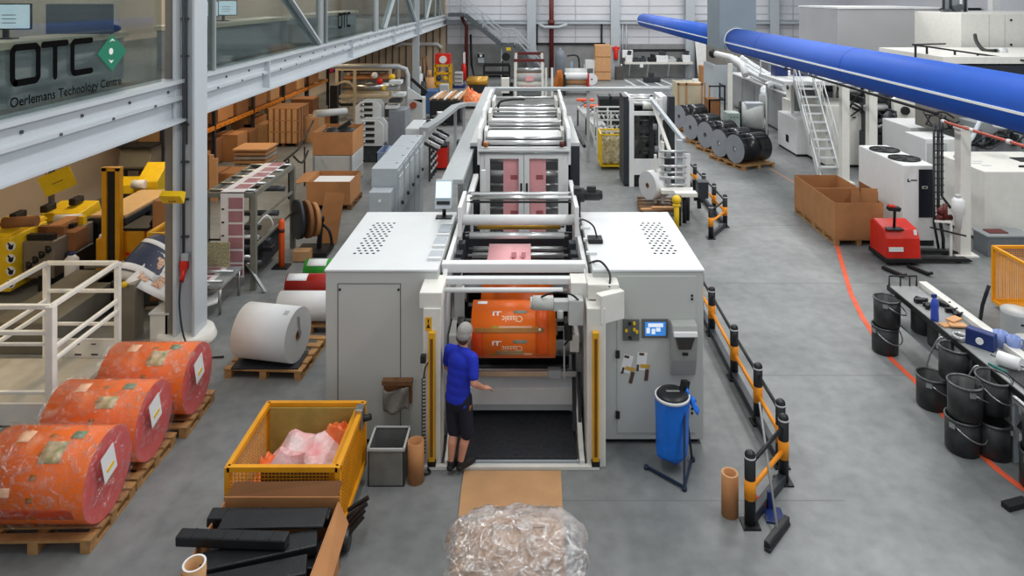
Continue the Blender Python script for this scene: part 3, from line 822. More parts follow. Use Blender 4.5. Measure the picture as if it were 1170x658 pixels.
random.seed(4)
def bagf(u, v):
    a = u * 2 * PI; z = .87 - .78 * v
    r = .205 * (1 - .12 * v) * (1 + .05 * math.sin(5 * a + 3 * v) * v + .03 * math.sin(11 * a - 6 * v) * v)
    if v > .9: r *= 1 - (v - .9) * 7
    return (bx_ + r * math.cos(a) - .01 * v, by_ + r * .9 * math.sin(a) + .02 * v, z + (.04 * math.sin(2 * a) if v > .95 else 0))
MB().grid(bagf, 48, 24).build('bag', BLUEB, t)
m = MB().grid(lambda u, v: (bx_ + .16 + .12 * u + .03 * math.sin(v * 7), by_ + .02 - .1 * u + .12 * v, .90 - .22 * u * (1 - .3 * v) + .03 * math.sin(u * 6 + v * 9)), 8, 10)
m.build('bag_flap', BLUEB, t, solid=.004)
# ================================================================ foreground left and centre
def pallet_mb(t, lx=1.12, ly=.86, mm=WOOD, h=.14):
    """pallet about the origin: deck boards run along x, blocks and skids under them"""
    n = 5
    for i in range(n):
        y = -ly / 2 + .05 + (ly - .1) * i / (n - 1)
        MB().bx(-lx / 2, lx / 2, y - .055, y + .055, h - .022, h).build('deck_board', mm, t)
    for i in (-1, 0, 1):
        x = i * (lx / 2 - .06)
        MB().bx(x - .05, x + .05, -ly / 2, ly / 2, 0, .022).build('skid_board', mm, t)
        MB().bx(x - .05, x + .05, -ly / 2, ly / 2, h - .044, h - .022).build('stringer', mm, t)
        for j in (-1, 0, 1):
            y = j * (ly / 2 - .06)
            MB().bx(x - .05, x + .05, y - .06, y + .06, .022, h - .044).build('block', mm, t)


def make_pallet(label, loc, rz=0, lx=1.12, ly=.86, mm=WOOD, group='wooden pallets'):
    t = thing('pallet', label, 'pallet', (0, 0, 0), group); pallet_mb(t, lx, ly, mm); t.location = loc; t.rotation_euler = (0, 0, rz)
    return t


GP = 'pallets under the wrapped orange rolls'
p0 = make_pallet('pale wooden pallet under the nearest wrapped orange roll', (-4.97, 7.42, 0), .02, 1.16, .84, group=GP)
dup(p0, (-4.98, 8.33, 0), -.02, 'pale wooden pallet under the middle wrapped orange roll')
dup(p0, (-4.90, 9.24, 0), .03, 'pale wooden pallet under the farthest wrapped orange roll')


def wrapped_roll(xr, y, label, r=.43, L_=1.12, seed=0, boxz=None):
    zc = .145 + r
    t = thing('wrapped_roll', label, 'roll', (xr - L_ / 2, y, .145), 'plastic wrapped orange rolls')
    rs = random.Random(seed)
    MB().ring((xr - L_, y, zc), (xr, y, zc), r, .07, n=48, mc=1).build('film', [ORANGE, PINK], t)
    MB().ring((xr - L_ - .005, y, zc), (xr + .006, y, zc), .085, .07, n=20).build('core', CARD, t)
    def on(a, x, rr): return (x, y - (r + rr) * math.cos(a), zc + (r + rr) * math.sin(a))
    def patch(x0, x1, a0, a1, mm, nm, rr=.003): return MB().grid(lambda u, v: on(a0 + (a1 - a0) * v, xr - L_ + L_ * (x0 + (x1 - x0) * u), rr), 2, 6).build(nm, mm, t, solid=.0015)
    patch(.52, .72, .75 + rs.random() * .2, 1.1 + rs.random() * .2, mat('olive_print_panel', (150, 148, 96), .4, var=.3, scale=14, rgb2=(226, 205, 168)), 'print_panel')
    patch(.70, .82, 1.35, 1.6, mat('green_grey_print', (120, 150, 120), .4), 'print_mark')
    patch(.22, .34, 1.25, 1.6, mat('pale_print_band', (246, 196, 160), .4), 'print_mark')
    patch(.15, .35, .1, .3, mat('pale_print_band', (246, 196, 160), .4), 'print_mark')
    patch(.5, .56, -.9, 1.9, mat('brown_strap_tape', (170, 110, 40), .35), 'strap', .004)  # brown strap round the roll
    patch(.0, .9, -.5, -.2, ORANGED, 'print_stripe', .0015)
    # paper sheet on the end face
    sh = MB().box((xr + .07, y - .10, zc + .17), (.004, .22, .30), (.25, 0, 0)).build('label_sheet', PAPER, t)
    MB().box((xr + .0735, y - .08, zc + .12), (.003, .12, .04), (.25, 0, 0)).build('yellow_label', YEL2, sh)
    # loose clear film round it
    def wf(u, v):
        a = u * 2 * PI; k = v
        x = xr - L_ - .04 + (L_ + .08) * k
        rr = r + .018 + .012 * math.sin(7 * a + 9 * k + seed) + .01 * math.sin(13 * a - 5 * k)
        yy, zz = y - rr * math.cos(a), zc + rr * math.sin(a)
        if zz < .17 + .0: zz = .17 + .008 * math.sin(9 * a + 12 * k); yy = y - (rr + .10) * math.cos(a)
        return (x + .012 * math.sin(8 * a), yy, zz)
    m = MB().grid(wf, 56, 20)
    def ef(u, v):
        a = u * 2 * PI; q = wf(u, 1); c = (xr + .05 + .01 * math.sin(5 * a), y, zc)
        return tuple(q[i] * (1 - v) + c[i] * v + (.015 * math.sin(6 * a + 8 * v) if i == 0 else 0) for i in range(3))
    m.grid(ef, 56, 8)
    m.build('film_wrap', WRAP, t)
    return t


wrapped_roll(-4.42, 7.36, 'nearest of the three plastic wrapped orange rolls, at the front left', seed=1)
wrapped_roll(-4.44, 8.30, 'middle of the three plastic wrapped orange rolls on pallets', .42, 1.1, seed=4)
wrapped_roll(-4.36, 9.22, 'farthest of the three plastic wrapped orange rolls, next to the column', .42, 1.1, seed=8)


def place_rot(o, rz):
    o.rotation_euler = (0, 0, rz)


def paper_roll(xa, xb, y, r, label, mm=PAPER, ends=PAPERD, z0=.16, rot=0., core=.06, grp=None, torn=False):
    t = thing('paper_roll', label, 'roll', ((xa + xb) / 2, y, z0), grp)
    cx = (xa + xb) / 2; zc = z0 + r
    MB().ring((xa, y, zc), (xb, y, zc), r, core, n=48, mc=1, mi=2).build('web_body', [mm, ends, DARK], t)
    MB().ring((xa - .01, y, zc), (xb + .008, y, zc), core + .012, core - .004, n=20).build('core', CARD2, t)
    if torn:
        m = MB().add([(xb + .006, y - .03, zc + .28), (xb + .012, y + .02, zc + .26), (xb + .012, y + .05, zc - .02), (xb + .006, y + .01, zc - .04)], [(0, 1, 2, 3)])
        m.build('torn_edge', mat('torn_paper_grey', (150, 150, 156), .8), t, solid=.004)  # plain grey strip on the end face
        MB().box((xb - .12, y - .12, zc + r * .96), (.07, .07, .004), (.3, 0, 0)).build('sticker', mat('grey_sticker', (176, 180, 182), .5), t)
    t.rotation_euler = (0, 0, rot)
    return t


pw = make_pallet('wooden pallet under the nearest white paper roll, beside the left enclosure', (-3.84, 10.72, 0), -.06, 1.16, 1.06, WOOD, 'pallets under the white rolls')
pr_ = paper_roll(-4.28, -3.42, 10.5, .385, 'nearest big white paper roll on a pallet left of the enclosure', grp='rolls left of the enclosure', torn=True); place_rot(pr_, -.2)
m = MB().box((-3.85, 10.45, .15), (.98, .5, .02)); tag(m.build('board', DARKP), 'dark board between the nearest white roll and its pallet', 'board')
dup(pw, (-3.62, 12.02, 0), .02, 'wooden pallet under the second white roll, behind the nearest one', sc=(.9, .9, 1))
paper_roll(-4.16, -3.0, 11.72, .235, 'second white paper roll lying just behind the nearest big white one', grp='rolls left of the enclosure')
dup(pw, (-3.7, 13.0, 0), .02, 'wooden pallet under the red and green rolls', sc=(1.0, .95, 1))
REDR = mat('red_print_film', (168, 40, 34), .35, var=.06)
t = paper_roll(-4.36, -3.1, 12.68, .20, 'red printed film roll with a white label sheet', REDR, PAPERD, grp='rolls left of the enclosure', z0=.145)
MB().grid(lambda u, v: (-4.34 + .36 * u, 12.68 - .203 * math.cos(.75 + .9 * v), .345 + .203 * math.sin(.75 + .9 * v)), 2, 6).build('label_sheet', PAPER, t, solid=.001)
MB().grid(lambda u, v: (-3.44 + .07 * u, 12.68 - .203 * math.cos(.75 + .4 * v), .345 + .203 * math.sin(.75 + .4 * v)), 2, 6).build('print_mark', mat('pale_print_band', (246, 196, 160), .4), t, solid=.001)
t = paper_roll(-4.22, -3.1, 13.28, .22, 'green printed film roll with a white label sheet', GREEN, PAPERD, grp='rolls left of the enclosure', z0=.145)
MB().grid(lambda u, v: (-4.16 + .36 * u, 13.28 - .223 * math.cos(.75 + .9 * v), .365 + .223 * math.sin(.75 + .9 * v)), 2, 6).build('label_sheet', PAPER, t, solid=.001)

# ---------------------------------------------------------------- white guard-rail platform
t = thing('guard_rail_platform', 'white steel step-over platform with guard rails behind the wrapped rolls', 'platform', (-7.0, 9.9, 0))
RW = mat('railing_white', (242, 240, 232), .45, var=.04)
def rail(p, q, w=.055, nm='rail'): MB().bar(p, q, w, w).build(nm, RW, t, bevel=.008)
xa, xb, xc = -6.22, -7.3, -7.9
for x, y, w in ((xa, 9.12, .1), (xa, 10.6, .075), (xb, 10.6, .075), (xb - .0, 9.12, .06)):
    MB().bx(x - w / 2, x + w / 2, y - w / 2, y + w / 2, 0, 1.55).build('post', RW, t, bevel=.006)
    MB().bx(x - .08, x + .08, y - .08, y + .08, 0, .015).build('foot_plate', RW, t)
rail((xb, 10.6, 1.54), (xa, 10.6, 1.54), .06); rail((xa, 10.6, 1.54), (xa, 9.12, 1.54), .06)
rail((xb, 10.6, 1.54), (xb, 8.6, 1.54), .06); rail((xa, 9.12, 1.54), (-8.0, 9.12, 1.54), .06)
for z in (.98, .82): rail((xa, 10.6, z), (xa, 9.12, z), .05); rail((xb, 10.6, z), (xb, 8.6, z), .05)
rail((xb, 10.6, 1.12), (xa, 10.6, 1.12), .05); rail((xa, 9.12, 1.2), (-8.0, 9.12, 1.2), .055); rail((xa, 9.12, 1.05), (-8.0, 9.12, 1.05), .04)
rail((xb, 10.6, .62), (xa, 10.6, .62), .045); rail((xa, 9.12, .42), (-8.0, 9.12, .42), .045)
MB().bx(xb, xa, 10.57, 10.6, .10, .40).build('toe_board', WHITE2, t)
m = MB()
for x in (-6.8, -6.55): m.bx(x - .05, x + .05, 10.565, 10.57, .16, .18); m.bx(x - .05, x + .02, 10.565, 10.57, .32, .335)
m.build('slot', DARK, t)
MB().bx(-8.0, xa - .05, 9.07, 9.1, .02, .3).build('toe_board', WHITE2, t)
MB().bx(-8.0, xa - .06, 9.15, 10.55, .06, .12).build('deck', mat('deck_beige', (190, 184, 170), .6, var=.06), t)
for y in (9.3, 10.4): MB().bar((-8.0, y, .03), (xa, y, .03), .06, .06).build('base_beam', RW, t)

# ---------------------------------------------------------------- yellow mesh trolley with film waste
def wire_panel(m, o, u, v, nu, nv, w=.006):
    o, u, v = Vector(o), Vector(u), Vector(v)
    for i in range(nu + 1): m.bar(o + u * (i / nu), o + u * (i / nu) + v, w, w)
    for j in range(nv + 1): m.bar(o + v * (j / nv), o + v * (j / nv) + u, w, w)


def cage(name, label, x0, x1, y0, y1, z0, z1, mm, nx=18, nz=14, grp=None, wheels=True, mesh_front=True):
    t = thing(name, label, 'mesh cage', ((x0 + x1) / 2, (y0 + y1) / 2, 0), grp)
    s = .05
    for x in (x0, x1):
        for y in (y0, y1): MB().bx(x - s / 2, x + s / 2, y - s / 2, y + s / 2, z0, z1 + .02).build('post', mm, t)
    for z in (z0 + .03, z1):
        for y in (y0, y1): MB().bar((x0, y, z), (x1, y, z), s, s).build('rail', mm, t)
        for x in (x0, x1): MB().bar((x, y0, z), (x, y1, z), s, s).build('rail', mm, t)
    def side(o, u, v, nu, nv):
        m = MB(); wire_panel(m, o, u, v, nu, nv); m.build('wire_panel', mm, t, fix=False)
    h = z1 - z0
    side((x0, y1, z0), (x1 - x0, 0, 0), (0, 0, h), nx, nz)
    side((x0, y0, z0), (0, y1 - y0, 0), (0, 0, h), nx, nz); side((x1, y0, z0), (0, y1 - y0, 0), (0, 0, h), nx, nz)
    if mesh_front: side((x0, y0, z0), (x1 - x0, 0, 0), (0, 0, h), nx, nz)
    MB().bx(x0, x1, y0, y1, z0, z0 + .02).build('base_sheet', mm, t)
    if wheels:
        for x in (x0 + .1, x1 - .1):
            for y in (y0 + .12, y1 - .12):
                c = MB().cyl((x - .03, y, .07), (x + .03, y, .07), .07, n=18).build('caster', DARK, t)
                MB().bx(x - .045, x + .045, y - .03, y + .03, .10, z0).build('fork', STEEL, c)
    return t


YC = mat('cage_yellow_paint', (232, 158, 22), .5, var=.08, scale=4)
tr = cage('mesh_trolley', 'yellow wire mesh trolley full of pink and orange film waste, lower left of centre', -3.0, -1.9, 6.98, 8.08, .18, .88, YC, 30, 20)
MB().bx(-2.0, -1.95, 7.0, 8.05, .62, .84).build('side_plate', YC, tr)
MB().bx(-2.68, -1.96, 7.01, 7.025, .22, .86).build('cardboard_sheet', CARD2, tr)
MB().bx(-2.97, -1.93, 8.03, 8.045, .2, .86).build('back_sheet', mat('dull_yellow_sheet', (168, 150, 78), .6, var=.1, bump=.2), tr)
MB().cyl((-1.93, 7.9, .80), (-1.78, 7.9, .84), .035, n=12).build('latch_pin', DARK, tr)
MB().bx(-1.95, -1.86, 7.84, 7.97, .72, .95).build('latch', STEEL, tr, bevel=.01)
m = MB()
for k in range(5): m.bar((-1.88, 7.0 + .07 * k, .12 + .03 * k), (-1.68, 7.12 + .06 * k, .30 + .02 * (k % 3)), .035, .03)
m.cyl((-1.88, 7.05, .12), (-1.80, 7.05, .12), .10, n=18)
tag(m.build('tow_hitch', mat('dark_steel', (70, 70, 72), .35, metal=.7, var=.2)), 'dark steel tow hitch sticking out on the right of the yellow trolley', 'hitch')


def crumple(cx, cy, z0, sx, sy, h, seed, nu=26, nv=26):
    rs = random.Random(seed); bumps = [(rs.uniform(.1, .9), rs.uniform(.1, .9), rs.uniform(.06, .2), rs.uniform(.3, 1)) for _ in range(12)]
    ph = [rs.uniform(0, 6) for _ in range(6)]
    def f(u, v):
        e = min(1, min(u, 1 - u, v, 1 - v) * 4.5)
        z = 0
        for bu, bv, s, a in bumps: z += a * max(0, 1 - (abs(u - bu) + abs(v - bv)) / (s * 2.2))
        z = e ** .6 * (.45 + .35 * min(1.6, z)) + .05 * abs(math.sin(9 * u + 7 * v + ph[0])) + .05 * abs(math.sin(15 * v - 11 * u + ph[1]))
        return (cx + sx * (u - .5) * (1 + .08 * math.sin(9 * v + ph[2])), cy + sy * (v - .5) * (1 + .08 * math.sin(8 * u + ph[3])), z0 + h * z)
    return MB().grid(f, nu, nv, smooth=False)


WASTEP = mat('pink_white_film_waste', (236, 138, 138), .35, scale=3.2, rgb2=(244, 232, 230), bump=.4, bscale=18)
WASTEO = mat('orange_film_waste', (240, 96, 30), .35, scale=5, rgb2=(236, 140, 84), bump=.4, bscale=18)
tag(crumple(-2.42, 7.58, .45, .80, .78, .34, 5, 22, 22).build('film_waste', WASTEP, solid=.004), 'crumpled pink and white film heaped in the yellow trolley', 'film waste')
tag(crumple(-2.12, 7.88, .52, .38, .28, .30, 9).build('film_waste', WASTEO, solid=.004), 'crumpled orange film in the back right corner of the trolley', 'film waste')
tag(crumple(-2.78, 7.5, .40, .26, .7, .26, 12).build('film_waste', WASTEO, solid=.004), 'crumpled orange film along the left side of the trolley', 'film waste')

# cardboard box with black profiles in front of the trolley
t = thing('cardboard_box', 'open cardboard box full of long black plastic profiles, at the bottom left of centre', 'box', (-2.4, 6.25, 0))
for nm, a in (('side_wall', (-2.97, -2.955, 5.62, 6.84, .0, .66)), ('side_wall', (-1.86, -1.845, 5.62, 6.84, 0, .66)), ('end_wall', (-2.97, -1.845, 6.825, 6.84, 0, .70)), ('end_wall', (-2.97, -1.845, 5.62, 5.635, 0, .62))):
    MB().bx(*a).build(nm, CARD, t)
MB().bx(-2.95, -1.86, 5.64, 6.82, .0, .02).build('bottom', CARD2, t)
MB().add([(-1.85, 6.82, .66), (-1.85, 5.65, .66), (-1.70, 5.60, .50), (-1.74, 6.75, .5)], [(0, 1, 2, 3)]).build('flap', CARD, t, solid=.012)
MB().add([(-2.96, 6.84, .69), (-1.86, 6.84, .69), (-1.84, 6.92, .80), (-2.90, 6.90, .80)], [(0, 1, 2, 3)]).build('flap', CARD2, t, solid=.012)
def profile(pa, pb, wd, h, lab, ribs=True):
    pa, pb = Vector(pa), Vector(pb)
    t = thing('plastic_profile', lab, 'profile', tuple((pa + pb) / 2), 'black plastic profiles in the box')
    MB().bar(pa, pb, wd, h).build('beam', BLACKPL, t, bevel=.012)
    if ribs:
        d = (pb - pa)
        for k in range(1, 7):
            c = pa + d * (k / 7); q = d.normalized().cross(Vector((0, 0, 1))) * (wd * .45)
            MB().bar(c - q + Vector((0, 0, h / 2)), c + q + Vector((0, 0, h / 2)), .012, .006).build('rib', DARK, t)
for k, (z, y) in enumerate(((.10, 6.0), (.10, 6.45), (.24, 6.0), (.24, 6.45), (.38, 6.02), (.38, 6.46), (.51, 6.3))):
    profile((-2.9, y, z), (-1.9, y + .02, z), .34, .11, 'black plastic profile lying deep in the box beneath the others', False)
profile((-3.02, 6.62, .66), (-1.9, 6.70, .60), .15, .09, 'black plastic profile lying farthest back across the box, its end sticking out left')
profile((-2.85, 6.50, .72), (-1.90, 6.56, .70), .24, .03, 'flat wide black board lying across the back of the box', False)
profile((-3.15, 6.30, .72), (-2.15, 6.24, .735), .12, .09, 'black ribbed profile sticking out farthest left of the box')
profile((-2.86, 6.10, .62), (-1.92, 6.36, .64), .22, .09, 'wide black ribbed profile lying askew in the middle of the box')
profile((-2.72, 5.86, .62), (-1.92, 6.06, .64), .22, .09, 'black profile at the very front of the box, cut by the picture edge', False)
t = tag(MB().ring((-2.86, 6.02, .0), (-2.86, 5.99, .74), .095, .078, n=32, mc=1).build('cardboard_tube', [CARD3, PAPER]), 'cardboard tube with pale rim standing in the front left corner of the box', 'tube')
# grey bin and brown tube
t = thing('waste_bin', 'grey open-topped square bin between the yellow trolley and the brown tube', 'bin', (-1.63, 8.17, 0))
GB = mat('weathered_grey_bin', (122, 124, 120), .6, var=.12)
x0, x1, y0, y1 = -1.83, -1.42, 7.97, 8.38
for a in ((x0, x1, y0, y0 + .012), (x0, x1, y1 - .012, y1), (x0, x0 + .012, y0, y1), (x1 - .012, x1, y0, y1)): MB().bx(*a, 0.01, .42).build('wall', GB, t)
MB().bx(x0, x1, y0, y1, 0.0, .015).build('bottom', DARKP, t)
for a in ((x0 - .012, x1 + .012, y0 - .012, y0 + .012), (x0 - .012, x1 + .012, y1 - .012, y1 + .012), (x0 - .012, x0 + .012, y0, y1), (x1 - .012, x1 + .012, y0, y1)): MB().bx(*a, .41, .435).build('rim', GREYP, t)
tag(MB().ring((-1.30, 8.07, 0), (-1.30, 8.07, .46), .095, .075, n=32).build('cardboard_tube', CARD), 'short brown cardboard tube standing between grey bin and coiled cable', 'tube')
tag(MB().ring((2.17, 7.55, 0), (2.17, 7.55, .45), .09, .068, n=32, mc=1).build('cardboard_tube', [CARD, CARD3]), 'brown cardboard tube standing alone by the nearest barrier post', 'tube')

# cardboard runner and wrapped roll in the foreground centre
m = MB().add([(X(530, 8.2), 8.22, .012), (X(641, 8.2), 8.22, .012), (X(645, 7.1), 7.1, .012), (X(646, 6.3), 6.3, .012), (X(512, 6.3), 6.3, .012), (X(521, 7.2), 7.2, .012), (X(527, 7.9), 7.9, .012)], [tuple(range(7))])
tag(m.build('cardboard_sheet', CARD3, solid=.008), 'flat cardboard sheet on the floor leading up to the unwinder', 'cardboard sheet')
rr, yc, zc, xa, xb = .45, 5.95, .60, -.60, .40
t = thing('wrapped_roll', 'roll under brown paper and crinkled clear film, cut by the bottom edge', 'roll', ((xa + xb) / 2, yc, 0))
MB().lathe([(.08, -.40), (rr * .86, -.40), (rr * .97, -.34), (rr, -.24), (rr, .24), (rr * .97, .34), (rr * .86, .40), (.08, .40)], ((xa + xb) / 2, yc, zc), 48, axis='x').build('paper_wrap', [mat('kraft_pink_paper', (204, 160, 124), .7, var=.06, scale=4), CARD3], t)
m = MB().grid(lambda u, v: ((xa + xb) / 2 - .24 + .48 * u, yc - (rr + .006) * math.cos(1.62 + .03 * v + .015 * math.sin(u * 12)), zc + (rr + .008) * math.sin(1.62 + .03 * v)), 20, 2); m.build('paper_seam', CARD2, t, solid=.002)
def wf(u, v):
    a = u * 2 * PI; k = 2 * v - 1
    e = math.sqrt(max(0, 1 - abs(k) ** 3.2))
    r2 = (rr + .035) * (.5 + .5 * e) + .016 * math.sin(9 * a + 11 * k) + .012 * math.sin(17 * a - 7 * k) + .016 * abs(math.sin(29 * a + 9 * k + 2 * math.sin(5 * k))) + .010 * abs(math.sin(14 * k + 6 * math.sin(4 * a)))
    z = zc + r2 * math.sin(a)
    return ((xa + xb) / 2 + k * .61 + .02 * math.sin(6 * a), yc - r2 * math.cos(a) * 1.12, max(.16, z))
MB().grid(wf, 200, 64).build('film_wrap', WRAPW, t)
m = MB().bx(xa - .02, xb + .02, yc - .5, yc + .5, .0, .02).bx(xa - .02, xb + .02, yc - .5, yc + .5, .10, .14)
for x in (xa, -.11, xb - .1):
    for y in (-.5, -.05, .4): m.bx(x, x + .1, yc + y, yc + y + .1, .02, .10)
tag(m.build('pallet', WOOD), 'wooden pallet under the film-wrapped roll at the bottom centre', 'pallet')
# ================================================================ person
def blob(parts, name, mm, vox=.008, smooth=6, parent=None):
    """one continuous skin over tapered limbs: union remeshed and relaxed, baked to one mesh"""
    m = MB()
    for p in parts:
        if p[0] == 'c':      # chain of (x,y,z,r)
            pts = p[1]
            for a, b in zip(pts[:-1], pts[1:]):
                m.cyl(a[:3], b[:3], a[3], b[3], n=20)
            for a in pts: m.sphere(a[:3], a[3], 16, 10)
        else:
            m.sphere(p[1], 1, 24, 16, sc=p[2])
    o = m.build(name, mm, None, fix=True)
    r = o.modifiers.new('r', 'REMESH'); r.mode = 'VOXEL'; r.voxel_size = vox; r.use_smooth_shade = True
    s = o.modifiers.new('s', 'SMOOTH'); s.factor = .5; s.iterations = smooth
    dg = bpy.context.evaluated_depsgraph_get()
    me = bpy.data.meshes.new_from_object(o.evaluated_get(dg))
    o.modifiers.clear(); old = o.data; o.data = me; bpy.data.meshes.remove(old)
    if not me.materials: me.materials.append(mm)
    if parent:
        off = OFF[parent.name]
        me.transform(Matrix.Translation(-off)); o.parent = parent; OFF[o.name] = off
    return o


SKIN = mat('skin', (206, 150, 124), .5, var=.05)
SHIRT = mat('royal_blue_shirt', (26, 48, 184), .75, var=.06, scale=10, bump=.12, bscale=12)
SHORTS = mat('navy_shorts', (26, 30, 48), .8, var=.12, scale=10, bump=.15, bscale=14)
SHOE = mat('dark_shoe', (34, 32, 34), .6, var=.1)
HAIR = mat('brown_hair', (74, 52, 38), .7, var=.1)
NET = mat('white_hair_net', (158, 156, 154), .7, var=.12, scale=60)
px0, py0 = -.80, 8.20
K = lambda x, y, z: (px0 + x, py0 + y, z)
t = thing('person', 'person in blue t-shirt, dark shorts and hair net, seen from behind at the unwinder', 'person', (px0, py0, 0))
G = .045     # stands on the sill
# joints: faces +y (away), right side is +x; weight on both feet, torso leaning slightly forward
hipL, hipR = K(-.075, .0, .93), K(.085, .02, .93)
kneeL, kneeR = K(-.055, .01, .50), K(.10, .06, .50)
ankL, ankR = K(-.06, -.06, .10 + G), K(.04, -.0, .10 + G)
sh = 1.43
shL, shR = K(-.17, .06, sh), K(.19, .05, sh - .01)
neck0, neck1 = K(.01, .075, 1.46), K(.025, .095, 1.57)
head = K(.03, .115, 1.665)
elR = K(.255, -.02, 1.17); wrR = K(.255, .17, 1.03)
elL = K(-.26, .12, 1.17); wrL = K(-.20, .36, 1.10)
C = lambda *a: ('c', [(*p, r) for p, r in a])
body = [C((hipL, .085), (kneeL, .052)), C((hipR, .085), (kneeR, .052)),
        C((kneeL, .052), (K(-.05, -.045, .38), .056), (ankL, .034)), C((kneeR, .052), (K(.08, .02, .38), .056), (ankR, .034)),
        C((ankL, .036), (K(-.06, .0, .04 + G), .036), (K(-.075, .12, .03 + G), .032)), C((ankR, .036), (K(.06, .07, .04 + G), .036), (K(.08, .18, .03 + G), .032)),
        ('s', K(.0, .0, .96), (.155, .105, .13)), ('s', K(.0, .02, 1.12), (.145, .095, .17)), ('s', K(.01, .05, 1.32), (.165, .10, .17)),
        C((K(-.13, .06, 1.42), .055), (neck0, .07), (K(.15, .055, 1.42), .055)), C((neck0, .055), (neck1, .052)),
        C((shL, .055), (elL, .042), (wrL, .029)), C((shR, .055), (elR, .042), (wrR, .029)),
        ('s', head, (.076, .095, .11)), ('s', K(.032, .165, 1.61), (.05, .05, .055)),
        C((K(.032, .21, 1.655), .012), (K(.032, .222, 1.635), .014)),                      # nose
        C((K(.032, .205, 1.598), .012), (K(.04, .205, 1.598), .012)), C((K(.02, .19, 1.565), .02), (K(.045, .19, 1.565), .02)),
        ('s', K(-.048, .115, 1.65), (.012, .022, .034)), ('s', K(.108, .115, 1.65), (.012, .022, .034))]
def hand(wr, d, side, up, curl=.5):
    """palm, four unequal bent fingers and a thumb leaving the palm's side"""
    wr, d, side, up = Vector(wr), Vector(d).normalized(), Vector(side).normalized(), Vector(up).normalized()
    out = []
    pc = wr + d * .05
    for k in range(4):
        s = (k - 1.5) * .019
        out.append(('c', [(*(wr + d * .01 + side * s * .7), .016), (*(wr + d * .088 + side * s), .0125)]))
        L_ = (.068, .078, .074, .058)[k]
        a = wr + d * .088 + side * s; b = a + (d * math.cos(curl) - up * math.sin(curl)) * L_ * .5
        c = b + (d * math.cos(curl * 2) - up * math.sin(curl * 2)) * L_ * .32; e = c + (d * math.cos(curl * 2.7) - up * math.sin(curl * 2.7)) * L_ * .24
        out.append(('c', [(*a, .0105), (*b, .0095), (*c, .0085), (*e, .0075)]))
    th = wr + d * .025 - side * .028
    out.append(('c', [(*th, .014), (*(th + d * .035 - side * .028 - up * .008), .0115), (*(th + d * .068 - side * .032 - up * .022), .0095)]))
    return out
body += hand(wrR, (.35, .85, -.25), (.9, -.35, 0), (0, .2, 1), .45)
body += hand(wrL, (.1, .95, -.05), (-.95, .1, 0), (0, .05, 1), .4)
blob(body, 'body', SKIN, .0065, 3, t)
shirt = [('s', K(.0, .0, .93), (.166, .122, .13)), ('s', K(.0, .01, 1.02), (.165, .12, .15)), ('s', K(.0, .02, 1.12), (.164, .118, .16)), ('s', K(.005, .035, 1.22), (.17, .12, .16)), ('s', K(.01, .05, 1.32), (.178, .122, .16)), ('s', K(.0, .0, .90), (.168, .124, .09)),
         C((K(-.15, .06, 1.425), .066), (K(.01, .068, 1.45), .072), (K(.17, .055, 1.42), .066)), C((K(.01, .07, 1.47), .064), (K(.013, .078, 1.495), .06)),
         C((shL, .07), (tuple(Vector(shL).lerp(Vector(elL), .72)), .064)), C((shR, .07), (tuple(Vector(shR).lerp(Vector(elR), .72)), .064)),
         C((K(-.08, .0, .88), .09), (K(.08, .0, .88), .09))]
blob(shirt, 't_shirt', SHIRT, .009, 26, t)
shorts = [('s', K(.0, .0, .90), (.168, .122, .14)), C((hipL, .095), (K(-.075, .01, .60), .086), (K(-.06, .01, .49), .080)), C((hipR, .095), (K(.10, .04, .60), .086), (K(.10, .05, .49), .080)),
          C((K(-.08, .0, .92), .09), (K(.08, .0, .92), .09))]
so = blob(shorts, 'shorts', SHORTS, .009, 4, t)
MB().box(K(.175, .02, .84), (.02, .06, .05), (0, .1, .3)).build('pocket_tag', mat('tan_pocket_tag', (150, 104, 60), .6), so, bevel=.006)
for a, b, c in ((ankL, (-.06, .0), (-.078, .125)), (ankR, (.05, .06), (.085, .19))):
    s_ = blob([C((K(a[0] - px0, a[1] - py0, .10 + G), .045), (K(b[0], b[1], .055 + G), .048), (K(c[0], c[1], .045 + G), .043)), C((K(a[0] - px0, a[1] - py0 - .02, .045 + G), .042), (K(c[0], c[1], .040 + G), .042))], 'shoe', SHOE, .009, 3, t)
hn = [('s', K(.03, .105, 1.695), (.088, .108, .098)), ('s', K(.03, .075, 1.655), (.084, .085, .085))]
blob(hn, 'hair_net', NET, .008, 3, t)
blob([('s', K(.03, .062, 1.60), (.072, .062, .06))], 'hair', HAIR, .008, 3, t)
m = MB()
for s in (-1, 1): m.sphere(K(.032 + s * .032, .196, 1.668), .012, 10, 6)
m.build('eyes', mat('eye_white', (225, 222, 216), .3), t)

t.rotation_euler = (0, 0, -.55); t.scale = (.965, .965, .965); t.location = (-.83, 8.20, .0)
